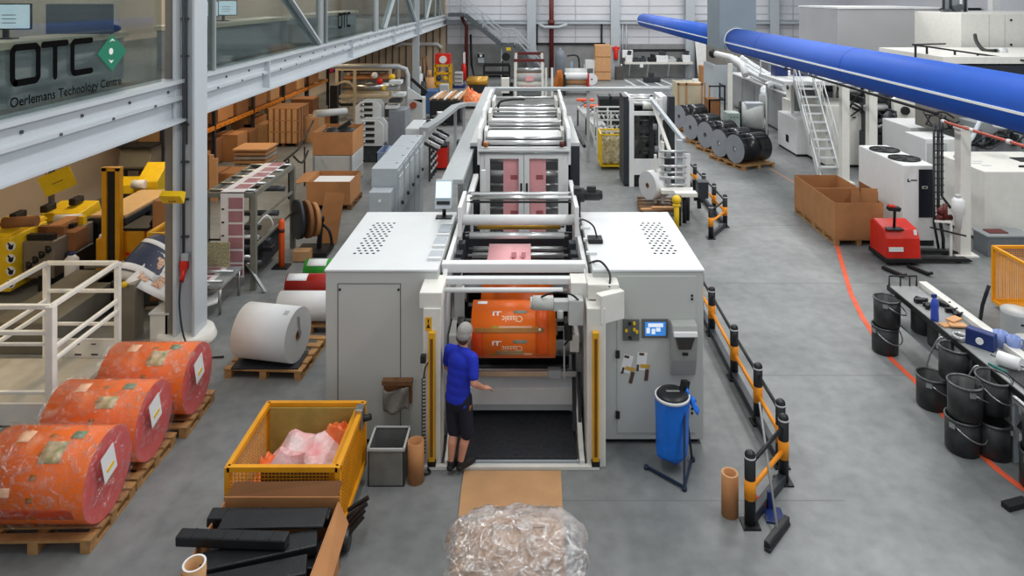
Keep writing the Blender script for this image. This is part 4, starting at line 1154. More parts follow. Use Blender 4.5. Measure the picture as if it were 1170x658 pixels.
# ================================================================ right side of the hall
def make_barrier(pts, label, h=.74, rails=None):
    """yellow and black posts joined by rails on a floor rail"""
    t = thing('safety_barrier', label, 'barrier', (*pts[0], 0), 'yellow and black safety barriers')
    for x, y in pts:
        p = MB().cyl((x, y, .0), (x, y, h), .058, n=18).build('post', DARK, t)
        MB().ring((x, y, h * .38), (x, y, h * .66), .0605, .055, n=18).build('orange_band', YELB, p)
        MB().lathe([(.058, 0), (.05, .025), (.03, .04), (0, .044)], (x, y, h), 16).build('cap', BLACKPL, p)
        MB().ring((x, y, h - .03), (x, y, h - .012), .0598, .055, n=18).build('reflector', mat('reflector_white', (220, 222, 225), .3), p)
        MB().bx(x - .09, x + .09, y - .09, y + .09, 0, .02).build('base_plate', DARK, p)
    for (a, b) in zip(pts[:-1], pts[1:]):
        MB().cyl((*a, h * .86), (*b, h * .86), .022, n=10).build('top_rail', DARK, t)
        MB().cyl((*a, h * .50), (*b, h * .50), .026, n=10).build('middle_rail', YELB, t)
        MB().bar((*a, .06), (*b, .06), .09, .11).build('floor_rail', DARKP, t, bevel=.01)
    return t


make_barrier([(3.02, 12.3), (3.02, 11.55), (3.0, 10.22), (3.0, 9.16), (3.0, 8.34)], 'long yellow and black barrier running beside the right enclosure')
make_barrier([(2.93, 8.05), (2.34, 7.40)], 'short yellow and black barrier section angled across the end of the long barrier')
make_barrier([(4.74, 21.0), (4.74, 19.96), (4.74, 18.95), (4.74, 17.9), (4.74, 16.9), (4.19, 16.1)], 'yellow and black barrier with a bent end farther back, beside the rewinder frame')
# broom leaning on the barrier
t = thing('broom', 'broom with black head on the floor and thin grey handle, leaning at the nearest barrier', 'broom', (2.6, 7.4, 0))
MB().bar((X(874, 7.1), 7.05, .05), (X(900, 7.4), 7.42, .05), .07, .08).build('head', BLACKPL, t, bevel=.015)
MB().bar((X(874, 7.1), 7.03, .02), (X(900, 7.4), 7.40, .02), .06, .03).build('bristles', RUBBER, t)
MB().cyl((X(888, 7.25), 7.25, .08), (2.72, 8.25, .80), .013, n=10).build('handle', mat('grey_handle', (150, 152, 150), .4), t)
m = MB().prism([(2.52, 7.42), (2.72, 7.38), (2.74, 7.62), (2.58, 7.66)], .0, .02, 'z').bx(2.6, 2.66, 7.6, 7.64, 0, .2)
tag(m.build('dustpan', BLUED), 'small blue dustpan on the floor beside the broom', 'dustpan')
m = MB().box((2.50, 7.62, .06), (.05, .14, .1), (0, .3, .4)); tag(m.build('scraper', REDP), 'small red scraper beside the blue dustpan at the barrier', 'scraper')

# floor lines
def ribbon(pts, wd, nm, mm, z=.004):
    P = [Vector((x, y, 0)) for x, y in pts]; vs = []; n = len(P)
    for i, p in enumerate(P):
        d = (P[min(i + 1, n - 1)] - P[max(i - 1, 0)]).normalized(); q = Vector((-d.y, d.x, 0)) * wd / 2
        vs += [(p + q) + Vector((0, 0, z)), (p - q) + Vector((0, 0, z))]
    m = MB().add(vs, [(2 * i, 2 * i + 1, 2 * i + 3, 2 * i + 2) for i in range(n - 1)])
    return structure(m.build(nm, mm, solid=.002))
fp = lambda px, py: (X(px, DD(py)), DD(py))
ribbon([fp(*q) for q in ((1190, 572), (1165, 556), (1140, 537), (1100, 500), (1062, 455), (1046, 436), (1020, 412), (1003, 390), (985, 362), (972, 335), (964, 308), (957, 283), (945, 262))], .085, 'floor_line', ORLINE)
ribbon([fp(*q) for q in ((914, 213), (898, 203), (880, 193))], .09, 'floor_line', mat('faded_orange_line', (186, 150, 128), .7, var=.1))
for q in ((714, 726), (728, 741), (741, 757), (755, 771), (768, 785), (781, 797)):
    ribbon([fp(q[0], 91), fp(q[1], 98)], .16, 'floor_marking', WLINE)
ribbon([fp(714, 98.4), fp(797, 98.4)], .25, 'floor_marking', WLINE)

# pallet boxes next to the chiller
dA = DD(281); dB = DD(240.6)
t = make_pallet('pallet under the two open cardboard bins', (X(954, dA) + .55, dA + .62, 0), 0, 1.1, 1.2, WOOD, 'pallets under cardboard bins'); pb = t
dup(pb, (X(954, dA) + .57, dA + 1.85, 0), 0, 'pallet under the rear open cardboard bin'); pb['label'] = 'pallet under the front open cardboard bin, at the orange line'
def open_box(x0, x1, y0, y1, z0, z1, label, mm=CARD, th=.012, flap=None, grp=None, split=0, nm='cardboard_bin'):
    t = thing(nm, label, 'box', ((x0 + x1) / 2, (y0 + y1) / 2, z0), grp)
    MB().bx(x0, x1, y0, y0 + th, z0, z1).build('wall', mm, t); MB().bx(x0, x1, y1 - th, y1, z0, z1).build('wall', mm, t)
    MB().bx(x0, x0 + th, y0 + th, y1 - th, z0, z1).build('wall', mm, t); MB().bx(x1 - th, x1, y0 + th, y1 - th, z0, z1).build('wall', mm, t)
    MB().bx(x0 + th, x1 - th, y0 + th, y1 - th, z0, z0 + th).build('bottom', CARD2, t)
    return t
x0 = X(954, dA)
zt = Z(232, dA)
b1 = open_box(x0, x0 + 1.08, dA, dA + 1.2, .145, zt, 'front open cardboard bin on a pallet beside the red pallet truck', CARD, grp='open cardboard bins')
b2 = open_box(x0 + .02, x0 + 1.12, dA + 1.22, dA + 2.45, .145, zt + .0, 'rear open cardboard bin on a pallet, behind the front bin', CARD, grp='open cardboard bins')
MB().bx(x0 + .42, x0 + .60, dA + .12, dA + .132, zt - .35, zt + .26).build('flap', CARD, b1)
MB().bx(x0 + .68, x0 + 1.05, dA + .2, dA + .212, zt - .35, zt + .27).build('flap', CARD, b1)
MB().bx(x0 + 1.05, x0 + 1.062, dA + .2, dA + 1.1, zt - .05, zt + .2).build('flap', CARD2, b1)

# red pallet truck
t = thing('pallet_truck', 'red electric pallet truck with black handle and forks, beside the white chiller', 'pallet truck', (7.55, 14.6, 0))
xa, yb = X(1009, 14.6), 14.50
MB().prism([(yb - .05, .10), (yb + .0, .55), (yb + .10, .72), (yb + .55, .80), (yb + .68, .74), (yb + .68, .10)], xa, xa + .72, 'x').build('hood', REDP, t, bevel=.03)
MB().bx(xa - .02, xa + .74, yb - .07, yb + .70, .06, .16).build('bumper', DARK, t, bevel=.02)
MB().bx(xa + .05, xa + .40, yb + .02, yb + .32, .70, .735).build('top_cover', DARK, t, bevel=.01)
MB().box((xa + .2, yb - .04, .34), (.3, .01, .09), (-.1, 0, 0)).build('white_sticker', LW, t)
MB().box((xa + .64, yb + .05, .66), (.06, .03, .1), (-.2, 0, 0)).build('white_sticker', LW, t)
h = MB().tube([(xa + .28, yb + .2, .70), (xa + .24, yb + .1, 1.0), (xa + .20, yb + .02, 1.12)], .028, n=10).build('handle', DARK, t)
MB().box((xa + .16, yb - .02, 1.18), (.30, .10, .09), (.3, .15, .25)).build('handle_head', DARK, h, bevel=.02)
MB().box((xa + .10, yb - .05, 1.24), (.16, .08, .05), (.3, .15, .25)).build('handle_cap', REDP, h, bevel=.015)
for dy in (.06, .52):
    MB().prism([(xa + .72, .05), (xa + .72, .12), (xa + 1.75, .105), (xa + 1.85, .06), (xa + 1.8, .04)], yb + dy, yb + dy + .15, 'y').build('fork', DARK, t)
    MB().cyl((xa + 1.6, yb + dy + .03, .04), (xa + 1.6, yb + dy + .12, .04), .04, n=14).build('wheel', RUBBER, t)
for dx in (.1, .55): MB().cyl((xa + dx, yb + .02, .07), (xa + dx + .06, yb + .02, .07), .07, n=16).build('wheel', RUBBER, t)

# chiller
t = thing('chiller', 'white chiller unit with two round black fans on top and a dark front panel', 'chiller', (8.7, 16.6, 0))
x0, x1, y0, y1, zt = 8.34, 9.06, 15.6, 17.7, 1.80
MB().bx(x0, x1, y0, y1, .12, zt).build('casing', WHITE, t, bevel=.02)
MB().bx(x0 + .02, x1 - .02, y0 + .02, y1 - .02, 0, .12).build('plinth', DARK, t)
MB().bx(x0 + .35, x1 - .01, y0 - .012, y0, .64, zt - .09).build('front_panel', mat('navy_black_panel', (28, 32, 42), .35, var=.05), t)
f_ = MB().bx(x0 + .42, x0 + .54, y0 - .02, y0 - .012, 1.28, 1.34).build('display', GREYP, t)
MB().bx(x0 + .445, x0 + .515, y0 - .024, y0 - .02, 1.295, 1.325).build('display_glass', DARK, f_)
m = MB().prism([(x0 + .10, 1.43), (x0 + .16, 1.43), (x0 + .16, 1.455), (x0 + .125, 1.455), (x0 + .125, 1.50), (x0 + .10, 1.50)], y0 - .006, y0 - .001, 'y')
for k in range(4): m.bx(x0 + .18 + .035 * k, x0 + .205 + .035 * k, y0 - .006, y0 - .001, 1.452, 1.482)
m.build('logo', INK, t)
for yy in (16.22, 17.12):
    f = MB().ring((x0 + .36, yy, zt), (x0 + .36, yy, zt + .03), .34, .325, n=36).build('fan_ring', DARK, t)
    MB().cyl((x0 + .36, yy, zt + .001), (x0 + .36, yy, zt + .006), .325, n=36).build('fan_well', HOLE, f)
    for k in range(5):
        a = k * 2 * PI / 5; MB().box((x0 + .36 + .17 * math.cos(a), yy + .17 * math.sin(a), zt + .014), (.26, .12, .006), (.12, 0, a)).build('fan_blade', mat('fan_blade_grey', (64, 66, 70), .5), f)
    m = MB()
    for r_ in (.08, .15, .22, .29): m.ring((x0 + .36, yy, zt + .026), (x0 + .36, yy, zt + .030), r_, r_ - .006, n=28)
    for k in range(4): m.box((x0 + .36, yy, zt + .028), (.65, .008, .004), (0, 0, k * PI / 4))
    m.build('guard', DARK, f)

# white posts of the pipe rack
def white_post(x, y, h, label):
    t = thing('pipe_rack_post', label, 'post', (x, y, 0), 'white posts under the blue duct')
    MB().bx(x - .11, x + .11, y - .11, y - .08, .03, h).bx(x - .11, x + .11, y + .08, y + .11, .03, h).bx(x - .1, x + .1, y - .09, y + .09, .03, h).build('shaft', WHITE2, t)
    MB().bx(x - .24, x + .24, y - .2, y + .2, 0, .03).build('foot_plate', WHITE2, t)
    MB().bx(x - .13, x + .13, y - .13, y + .13, h - .04, h).build('head_plate', WHITE2, t)
white_post(9.42, 20.9, 2.95, 'white steel post beside the foot of the metal stairs')
white_post(9.40, 19.2, 2.95, 'white steel post directly behind the chiller')
white_post(9.36, 15.1, 2.75, 'white steel post with a small pump on it, right of the chiller')
t = thing('filter_unit', 'white cylindrical filter housing hung on the post right of the chiller', 'filter', (9.2, 14.95, 1.1))
MB().lathe([(0, 1.28), (.08, 1.27), (.13, 1.22), (.13, .98), (.08, .9), (.06, .62), (.0, .6)], (9.16, 14.93, 0), 18).build('housing', WHITE, t)
MB().cyl((9.16, 14.93, 1.28), (9.16, 14.93, 1.34), .05, n=12).build('cap', GREYP, t)
m = MB().tube([(8.95, 15.3, 2.8), (8.95, 15.3, .9), (9.0, 15.2, .3), (9.0, 15.2, .02)], .035).tube([(9.03, 15.3, 2.8), (9.03, 15.3, 1.2), (9.1, 15.1, 1.0)], .03)
m.tube([(8.87, 15.32, 2.8), (8.87, 15.32, .6), (8.9, 15.2, .1)], .028)
for k in range(14): m.bar((8.84, 15.27, .7 + .15 * k), (9.06, 15.27, .7 + .15 * k), .02, .02)
tag(m.build('pipe_bundle', mat('dark_pipe', (48, 50, 54), .4, metal=.4)), 'vertical bundle of dark pipes and brackets between chiller and white post', 'pipes')
m = MB().cyl((8.82, 15.1, .8), (9.12, 15.1, .8), .06).cyl((8.95, 15.05, .78), (8.95, 15.05, 1.1), .05).sphere((8.88, 15.08, .95), .08)
tag(m.build('valve', MAROON), 'dark red valve on the pipes right of the chiller', 'valve')
t = thing('pipe_support', 'low white pipe support frame at the foot of the post right of the chiller', 'frame', (9.1, 14.9, 0))
MB().bx(8.98, 9.02, 14.9, 14.94, 0, .75).build('post', WHITE2, t); MB().bar((8.6, 15.0, .62), (9.25, 14.8, .5), .03, .03).build('bar', DARK, t); MB().bar((8.7, 15.0, .75), (9.0, 14.92, .75), .04, .04).build('bar', WHITE2, t)

# red pipe on the pipe rack
m = MB().cyl((9.1, 15.45, 2.82), (9.1, 7.5, 2.82), .03, n=12)
for y in (15.3, 14.3, 13.2, 11.9): m.cyl((9.1, y, 2.82), (9.1, y + .1, 2.82), .045, n=12, m=1)
tag(m.build('sprinkler_pipe', [mat('red_pipe_paint', (196, 84, 66), .45), WHITE]), 'thin red pipe running along under the blue duct at right', 'pipe')
tag(MB().cyl((9.0, 29, 3.05), (9.0, 15.4, 2.98), .035, n=10).build('cable_pipe', DARK), 'thin black pipe slanting under the blue duct above the chiller', 'pipe')

# white machines behind the chiller and at the right edge
def enclosure(nm, label, cat, x0, x1, y0, y1, z0, z1, mm=WHITE, top=None, vents_=None, doors=None, plinth=True):
    t = thing(nm, label, cat, ((x0 + x1) / 2, (y0 + y1) / 2, 0))
    MB().bx(x0, x1, y0, y1, z0 + (.08 if plinth else 0), z1).build('casing', mm, t, bevel=.015)
    if plinth: MB().bx(x0 + .03, x1 - .03, y0 + .03, y1 - .03, z0, z0 + .08).build('plinth', DARK, t)
    if doors:
        for a, b, c, d in doors: MB().bx(a, b, y0 - .012, y0, c, d).build('door', mm, t, bevel=.004)
    return t
t = enclosure('machine_enclosure', 'white machine enclosure with stickers on top at the right edge, behind the grey plastic box', 'machine', X(1125, 15.6), 12.4, 15.6, 17.6, 0, 1.66, WHITE2)
for k, (x, y) in enumerate(((10.35, 16.3), (10.5, 16.5), (10.45, 16.1))): MB().bx(x, x + .22, y, y + .10, 1.66, 1.663).build('top_marking', GREYP, t)
MB().box((11.3, 16.0, 1.68), (.18, .05, .04)).build('handle', DARK, t); MB().bx(11.6, 12.2, 16.5, 16.9, 1.66, 1.68).build('vent', DARK, t)
MB().tube([(10.3, 16.9, 1.68), (10.9, 17.2, 2.1), (11.4, 17.5, 2.7)], .05, n=10).build('flue_pipe', STEELG, t)
t = thing('storage_bin', 'low grey plastic box with a rusty lid in front of the white enclosure at right', 'bin', (10.3, 15.1, 0))
MB().bx(X(1127, 15.0), 10.75, 14.95, 15.45, 0, .42).build('body', mat('slate_plastic', (108, 114, 118), .5), t, bevel=.01)
MB().bx(X(1127, 15.0) - .02, 10.77, 14.93, 15.47, .42, .45).build('rim', MIDG, t); MB().bx(9.95, 10.35, 15.1, 15.35, .45, .47).build('lid', MAROON, t)
t = enclosure('compressor_cabinet', 'grey-white cabinet with rounded top right behind the chiller', 'machine', X(1050, 18.5), X(1075, 18.5) + .3, 18.2, 19.2, 0, 1.85, WHITE)
MB().bx(X(1050, 18.5) + .04, X(1074, 18.5), 18.185, 18.2, .9, 1.75).build('front_cover', GREYP, t, bevel=.01)
t = enclosure('machine_block', 'white machine block with flat slanted cover behind the compressor cabinet', 'machine', X(1036, 20.2), X(1080, 20.2) + .4, 20.0, 21.6, 0, 1.8, WHITE)
t = enclosure('machine_block', 'tall white machine housing with round grey boss, between posts behind the chiller', 'machine', X(1018, 22.5), X(1058, 22.5), 22.3, 24.0, 0, 1.2, WHITE2)
xa = X(1026, 22.3)
MB().bx(xa - .4, xa + 1.4, 23.2, 24.0, 1.2, 2.5).build('dark_frame', mat('dark_machinery', (66, 70, 74), .45, metal=.3, var=.2), t)
MB().prism([(xa - .2, 1.5), (xa + .2, 1.3), (xa + .45, 1.5), (xa + .5, 2.2), (xa + .2, 2.55), (xa - .25, 2.3)], 22.1, 22.25, 'y').build('end_shield', WHITE2, t)
m = MB().cyl((xa + .1, 22.0, 1.95), (xa + .1, 22.12, 1.95), .13); m.build('boss', DARK, t)
m = MB()
for k in range(5): m.box((xa + .75, 22.27, 1.6 + .2 * k), (.35, .06, .06))
m.build('grille', DARK, t)
t = enclosure('machine_housing', 'tall off-white column housing under the duct, beyond the compressor cabinet', 'machine', X(1058, 21.9), X(1090, 21.9) + .5, 21.8, 22.2, 0, 2.95, WHITE2)
t = enclosure('hood', 'taupe hood sloping under the blue duct at right', 'hood', X(1060, 19) + .2, 13.2, 19.3, 20, 1.9, 2.62, TAUPE, plinth=False)
t = enclosure('machine_block', 'dark grey machine block with valves under the red pipe at the right edge', 'machine', X(1108, 18.6), 13.5, 18.4, 19.1, 0, 2.25, MIDG)
for k in range(4): MB().box((X(1118 + 14 * k, 18.3), 18.33, 1.9 - .1 * (k % 2)), (.16, .12, .3)).build('valve_block', DARKP, t)
t = thing('work_lamp', 'small white round lamp head under the blue duct at the right edge', 'lamp', (12.0, 17.0, 2.5))
MB().lathe([(0, .1), (.2, .08), (.26, 0), (0, -.02)], (X(1148, 17), 17, Z(145, 17)), 18).build('shade', WHITE, t); MB().bar((X(1150, 17), 17, Z(146, 17)), (X(1163, 17), 17, Z(150, 17)), .05, .05).build('arm', DARK, t)

# yellow mesh cage at the right edge with planks
t = cage('mesh_cage', 'yellow mesh cage holding wooden planks, at the right edge', 8.35, 9.6, 11.2, 12.58, .08, 1.07, YC, 30, 30, wheels=False)
for k in range(5):
    tag(MB().bar((8.55 + .12 * k, 11.7 + .1 * k, .16 + .05 * k), (9.4, 12.1 + .06 * k, .25 + .12 * k), .16, .03).build('plank', WOOD if k % 2 else TAN), 'wooden plank lying in the yellow mesh cage, %s of the five' % ('lowest', 'second lowest', 'middle', 'second highest', 'highest')[k], 'plank', 'planks in the yellow cage')

# drums
def drum(x, y, r, h, label):
    t = thing('white_drum', label, 'drum', (x, y, 0), 'white drums')
    MB().lathe([(0, 0), (r * .95, 0), (r, .03), (r, h - .05), (r * 1.03, h - .04), (r * 1.03, h), (0, h)], (x, y, 0), 28).build('body', WHITE, t)
    MB().lathe([(r * .96, h), (r * .96, h + .015), (0, h + .015)], (x, y, 0), 28).build('lid', WHITE2, t)
    MB().bx(x - .05, x + .03, y - r - .012, y - r, h * .72, h * .76).build('handle', DARK, t)
drum(7.75, 11.15, .2, .58, 'taller white drum in front of the yellow mesh cage at the right edge')
drum(7.35, 10.3, .19, .52, 'lower white drum near the bench, in front of the taller drum')

# ---------------------------------------------------------------- work bench with ink buckets
t = thing('work_bench', 'long steel work bench with white ledge and clutter, at the lower right', 'bench', (6.1, 9.2, 0))
BT = mat('worn_bench_top', (142, 145, 144), .5, var=.1, scale=4)
bx0, bx1, by0, by1 = 5.80, 6.36, 6.9, 11.3
MB().bx(bx0, bx1, by0, by1, .86, .90).build('top', BT, t, bevel=.005)
MB().bx(bx0 - .02, bx0, by0, by1, .84, .92).build('edge_strip', DARK, t)
MB().bx(bx1 - .07, bx1 + .06, by0, by1, .90, .98).build('ledge', WHITE2, t, bevel=.01)
MB().bx(bx0 + .03, bx1 - .03, by0 + .1, by1 - .1, .40, .43).build('shelf', MIDG, t)
for y in (by0 + .1, 8.4, 9.9, by1 - .08):
    for x in (bx0 + .04, bx1 - .04): MB().bx(x - .025, x + .025, y - .025, y + .025, 0, .86).build('leg', STEELG, t)
MB().bx(bx0 + .02, bx0 + .03, 9.3, 9.85, .1, .84).build('side_panel', GREYP, t)
m = MB().tube([(bx0 + .02, by1, .9), (bx0 + .02, by1, 1.06), (bx1 - .1, by1, 1.06), (bx1 - .1, by1, .9)], .015)
for x in (6.0, 6.15): m.cyl((x, by1, .9), (x, by1, 1.06), .012, n=8)
m.build('end_rail', DARK, t)
def on_bench(m, nm, mm, lab, cat, grp=None): return tag(m.build(nm, mm), lab, cat, grp)
def bp(px, py, z=.9): D = DD(py, z); return X(px, D), D
x, y = bp(1068, 366)
t = thing('spray_bottle', 'dark blue squeezed bottle standing on the work bench', 'bottle', (x, y, .9))
MB().lathe([(0, 0), (.05, 0), (.055, .03), (.05, .16), (.056, .24), (.03, .31), (.02, .33), (0, .33)], (x, y, .9), 18).build('body', mat('royal_blue_plastic', (58, 84, 190), .3, var=.1), t)
MB().box((x - .01, y, 1.255), (.08, .03, .05)).build('trigger', BLUED, t, bevel=.01)
for k, (px, py, s) in enumerate(((1052, 346, .18), (1060, 352, .14), (1078, 350, .2), (1086, 357, .14), (1092, 362, .12))):
    x, y = bp(px, py); m = MB().box((x, y, .935), (s, s * .4, .06), (0, 0, k)).box((x + .03, y + .04, .93), (.05, s, .05), (0, 0, k * .7 + .4)).cyl((x, y, .92), (x + .08, y - .05, .98), .02)
    on_bench(m, 'hand_tool', DARK, 'black hand tool on the bench, number %s from the far end' % ('one', 'two', 'three', 'four', 'five')[k] if False else
             ('black tool at the far end of the bench', 'black tool right behind the blue bottle', 'black tool against the white ledge of the bench', 'small black tool right of the blue bottle', 'small black tool beside the wooden pieces')[k], 'tool', 'black tools on the bench')
for k, (px, py, r) in enumerate(((1083, 372, .2), (1094, 374, -.1), (1090, 369, .5))):
    x, y = bp(px, py); on_bench(MB().box((x, y, .915 + .02 * k), (.22, .12, .022), (0, 0, r)), 'wood_piece', TAN, ('wooden offcut on the bench, lowest of three', 'wooden offcut on the bench, middle of three', 'wooden offcut on the bench, topmost of three')[k], 'offcut', 'wooden offcuts on the bench')
x, y = bp(1097, 388); on_bench(MB().ring((x, y, .9), (x, y, .97), .10, .07, n=28), 'tape_roll', STEEL, 'silver tape ring lying on the bench below the wooden pieces', 'tape roll')
x, y = bp(1121, 396)
t = thing('tool_case', 'dark blue case with a round white mark standing on the bench', 'case', (x, y, .9))
MB().box((x, y, 1.01), (.34, .14, .22), (0, 0, -.9)).build('body', BLUED, t, bevel=.015); MB().cyl((x - .08, y - .09, 1.02), (x - .085, y - .1, 1.02), .045, n=18).build('mark', PAPER, t)
m = MB().tube([(bx0 + .05, 8.9, .91), (5.95, 8.6, .92), (6.0, 8.3, .93), (6.15, 8.1, .92)], .018, smooth_steps=4); on_bench(m, 'cable', mat('teal_cable', (20, 110, 100), .4), 'teal cable lying on the bench', 'cable')
m = MB().grid(lambda u, v: (5.9 + .4 * u, 8.2 + .5 * v, .93 + .05 * math.sin(u * 3) * math.sin(v * 3)), 8, 8); on_bench(m, 'black_tray', DARK, 'flat black curved tray on the bench before the blue case', 'tray')
x, y = bp(1150, 420)
t = thing('paper_towel_roll', 'white paper towel roll lying on the bench at the right edge', 'paper roll', (x, y, .9))
MB().ring((x - .05, y + .08, .99), (x + .1, y - .12, .99), .085, .02, n=24).build('paper', PAPER, t); MB().cyl((x - .1, y + .15, .99), (x + .16, y - .2, .99), .015).build('spindle', STEEL, t)
m = MB().bx(6.0, 6.33, 7.2, 7.7, .9, .95); on_bench(m, 'steel_tray', STEELG, 'grey steel tray on the near end of the bench', 'tray')
for k, (px, py) in enumerate(((1143, 396), (1158, 402))):
    x, y = bp(px, py); t = thing('blue_jug', 'pale blue clear plastic jug on the bench, %s of two' % ('left', 'right')[k], 'jug', (x, y, .9), 'pale blue jugs')
    MB().lathe([(0, 0), (.07, 0), (.085, .2), (.08, .2), (.066, .01), (0, .01)], (x, y, .9), 20).build('body', mat('pale_blue_plastic', (140, 160, 214), .25), t)
    MB().tube([(x + .08, y, 1.07), (x + .13, y, 1.05), (x + .12, y, .96), (x + .075, y, .94)], .01, smooth_steps=3).build('handle', mat('pale_blue_plastic', (140, 160, 214), .25), t)
# tripod-like black stands behind the bench
for k, (pts, lab) in enumerate((([(1084, 362, .3), (1078, 341, .95), (1087, 315, 1.45)], 'black bent lever standing up behind the bench'), ([(1088, 345, .7), (1093, 338, .9), (1108, 330, 1.0)], 'short black crank arm sticking out behind the bench'), ([(1129, 373, .5), (1128, 367, .9), (1131, 360, 1.1)], 'thin black handle standing at the ledge of the bench'))):
    P_ = [(6.5 + .02 * i + (q[0] - pts[0][0]) * .012, 10.0 - .9 * k, .0 if i == 0 else q[2]) for i, q in enumerate(pts)]
    tag(MB().tube(P_, .025, smooth_steps=3).build('lever', DARK), lab, 'lever', 'black levers behind the bench')
for k, (px, py, lab) in enumerate(((1020, 312, 'left'), (1049, 310, 'right'))):
    x, y = X(px, DD(py)), DD(py); tag(MB().bar((x - .1, y + .2, .04), (x + .08, y - .25, .04), .07, .05).bar((x + .05, y - .25, .05), (x + .14, y - .28, .08), .05, .04).build('steel_bracket', DARK), 'short black bracket on the floor behind the bench, %s one of two' % lab, 'bracket', 'black brackets on the floor')

INKB = mat('inky_black_steel', (30, 31, 33), .45, var=.3, scale=6, rgb2=(56, 57, 58))
def make_bucket():
    t = thing('ink_bucket', 'black ink bucket', 'bucket', (0, 0, 0), 'black ink buckets along the bench')
    r, h = .19, .42
    MB().lathe([(0, 0), (r * .9, 0), (r, .02), (r * 1.02, h), (r * .96, h), (r * .94, .03), (0, .03)], (0, 0, 0), 28).build('body', INKB, t)
    MB().lathe([(r * 1.02, h - .03), (r * 1.07, h - .02), (r * 1.07, h), (r * .95, h + .004), (r * .95, h - .02)], (0, 0, 0), 28).build('rim', mat('worn_rim', (92, 94, 96), .35, metal=.6, var=.3), t)
    pts = [(r * 1.06 * math.cos(a), .03 + r * 1.0 * .35 * math.sin(a), h - .06 - .14 * math.sin(a)) for a in [PI * k / 12 for k in range(13)]]
    pts = [(x, -abs(y) - r * .9 * math.sin(PI * i / 12), z) for i, (x, y, z) in enumerate(pts)]
    MB().tube(pts, .009, n=6).build('bail', STEEL, t)
    for s in (-1, 1):
        MB().box((s * r * 1.08, 0, h - .06), (.03, .07, .06)).build('lug', STEEL, t)
    return t
bk = make_bucket()
BS = [(5.60, 11.0, 0, .3, 'at the far end of the row, bottom of its stack'), (5.62, 10.98, .43, 1.0, 'at the far end of the row, topmost of its stack'),
      (6.08, 10.3, .43, 2.0, 'standing on the shelf under the bench'), (5.50, 9.55, 0, .9, 'in the middle of the row by the worn orange line'),
      (5.72, 9.40, .45, 2.4, 'raised on the bench shelf, above the middle one'), (5.34, 8.62, 0, .5, 'second stack from the front, bottom'),
      (5.36, 8.60, .43, 1.4, 'second stack from the front, topmost'), (5.68, 8.55, 0, 2.2, 'against the bench leg beside the second stack'),
      (5.70, 8.62, .5, .2, 'wide open beside the bench top, above the second stack'), (5.80, 7.95, 0, .4, 'nearest stack at the right edge, bottom'),
      (5.82, 7.93, .43, 1.9, 'nearest stack at the right edge, topmost'), (6.08, 10.75, .43, 1.2, 'on the under-bench shelf, nearest the far legs')]
for i, (x, y, z, a, lab) in enumerate(BS):
    o = bk if i == 0 else dup(bk, (0, 0, 0))
    o.location = (x, y, z); o.rotation_euler = (.06 if i in (4, 8) else 0, .0, a); o['label'] = 'black ink bucket ' + lab
tag(MB().bar((X(1150, 7.6), 7.62, .03), (X(1180, 7.6), 7.7, .03), .10, .06).build('floor_bracket', DARK), 'black bar end on the floor at the lower right edge', 'bar')
# ================================================================ printing press behind the unwinder
PX = -.09
t = thing('printing_press', 'tall white printing press with glazed double doors, directly behind the unwinder', 'machine', (PX, 14, 0))
PR = t
xl, xr = -.99, .81
YP = 13.8
MB().bx(xl + .06, xr - .06, YP + .04, YP + .08, 0, 2.5).build('door_backing', mat('press_dark_interior', (52, 54, 58), .6, var=.1), t) if False else None
# front frame
for a in ((xl + .03, xl + .13, 0, 2.52), (xr - .13, xr - .03, 0, 2.52)): MB().bx(a[0], a[1], YP - .02, YP + .06, a[2], a[3]).build('front_jamb', WHITE, t, bevel=.006)
MB().bx(xl + .03, xr - .03, YP - .03, YP + .06, 2.50, 2.60).build('front_lintel', WHITE, t, bevel=.006)
PANE = glass('door_pane', (254, 253, 253), .0)
for k, (a, b) in enumerate(((xl + .13, PX - .005), (PX + .005, xr - .13))):
    fr = .10
    d = MB().bx(a, b, YP - .04, YP, 2.38, 2.49).bx(a, b, YP - .04, YP, .5, .62).bx(a, a + fr, YP - .04, YP, .62, 2.38).bx(b - fr, b, YP - .04, YP, .62, 2.38).build('door', WHITE, t, bevel=.004)
    MB().bx(a + fr, b - fr, YP - .025, YP - .015, .62, 2.38).build('pane', PANE, d)
    hx = b - .05 if k == 0 else a + .05
    MB().bx(hx - .018, hx + .018, YP - .06, YP - .04, 1.72, 1.9).build('handle', DARK, d, bevel=.006); MB().cyl((hx, YP - .055, 1.66), (hx, YP - .04, 1.66), .015, n=10).build('lock', DARK, d)
    # web and rollers seen through the pane
    wx0, wx1 = (a + .36, b - fr + .02) if k == 0 else (a + fr - .02, b - .34)
    MB().bx(wx0, wx1, YP + .03, YP + .035, .6, 2.45).build('web', PINKW, t)
    cx = (wx0 + wx1) / 2
    for z in (1.60, 1.3, 2.0): MB().bx(cx - .02, cx + .12, YP + .025, YP + .03, z - .05, z + .04).build('print_mark', PINKD, t)
    for j, z in enumerate((2.3, 2.05, 1.82, 1.58, 1.35, 1.12)):
        MB().cyl((a + .08, YP + .14, z), (b - .06, YP + .14, z), .06 if j % 2 else .035, n=14).build('guide_roller', ROLLER if j % 2 else STEEL, t)
MB().bx(xl + .1, xr - .1, YP + .5, YP + .52, 0, 2.5).build('back_wall', MIDG, t)
MB().bx(xl + .1, xr - .1, YP + .02, YP + .1, 0, .5).build('kick_plate', WHITE2, t)
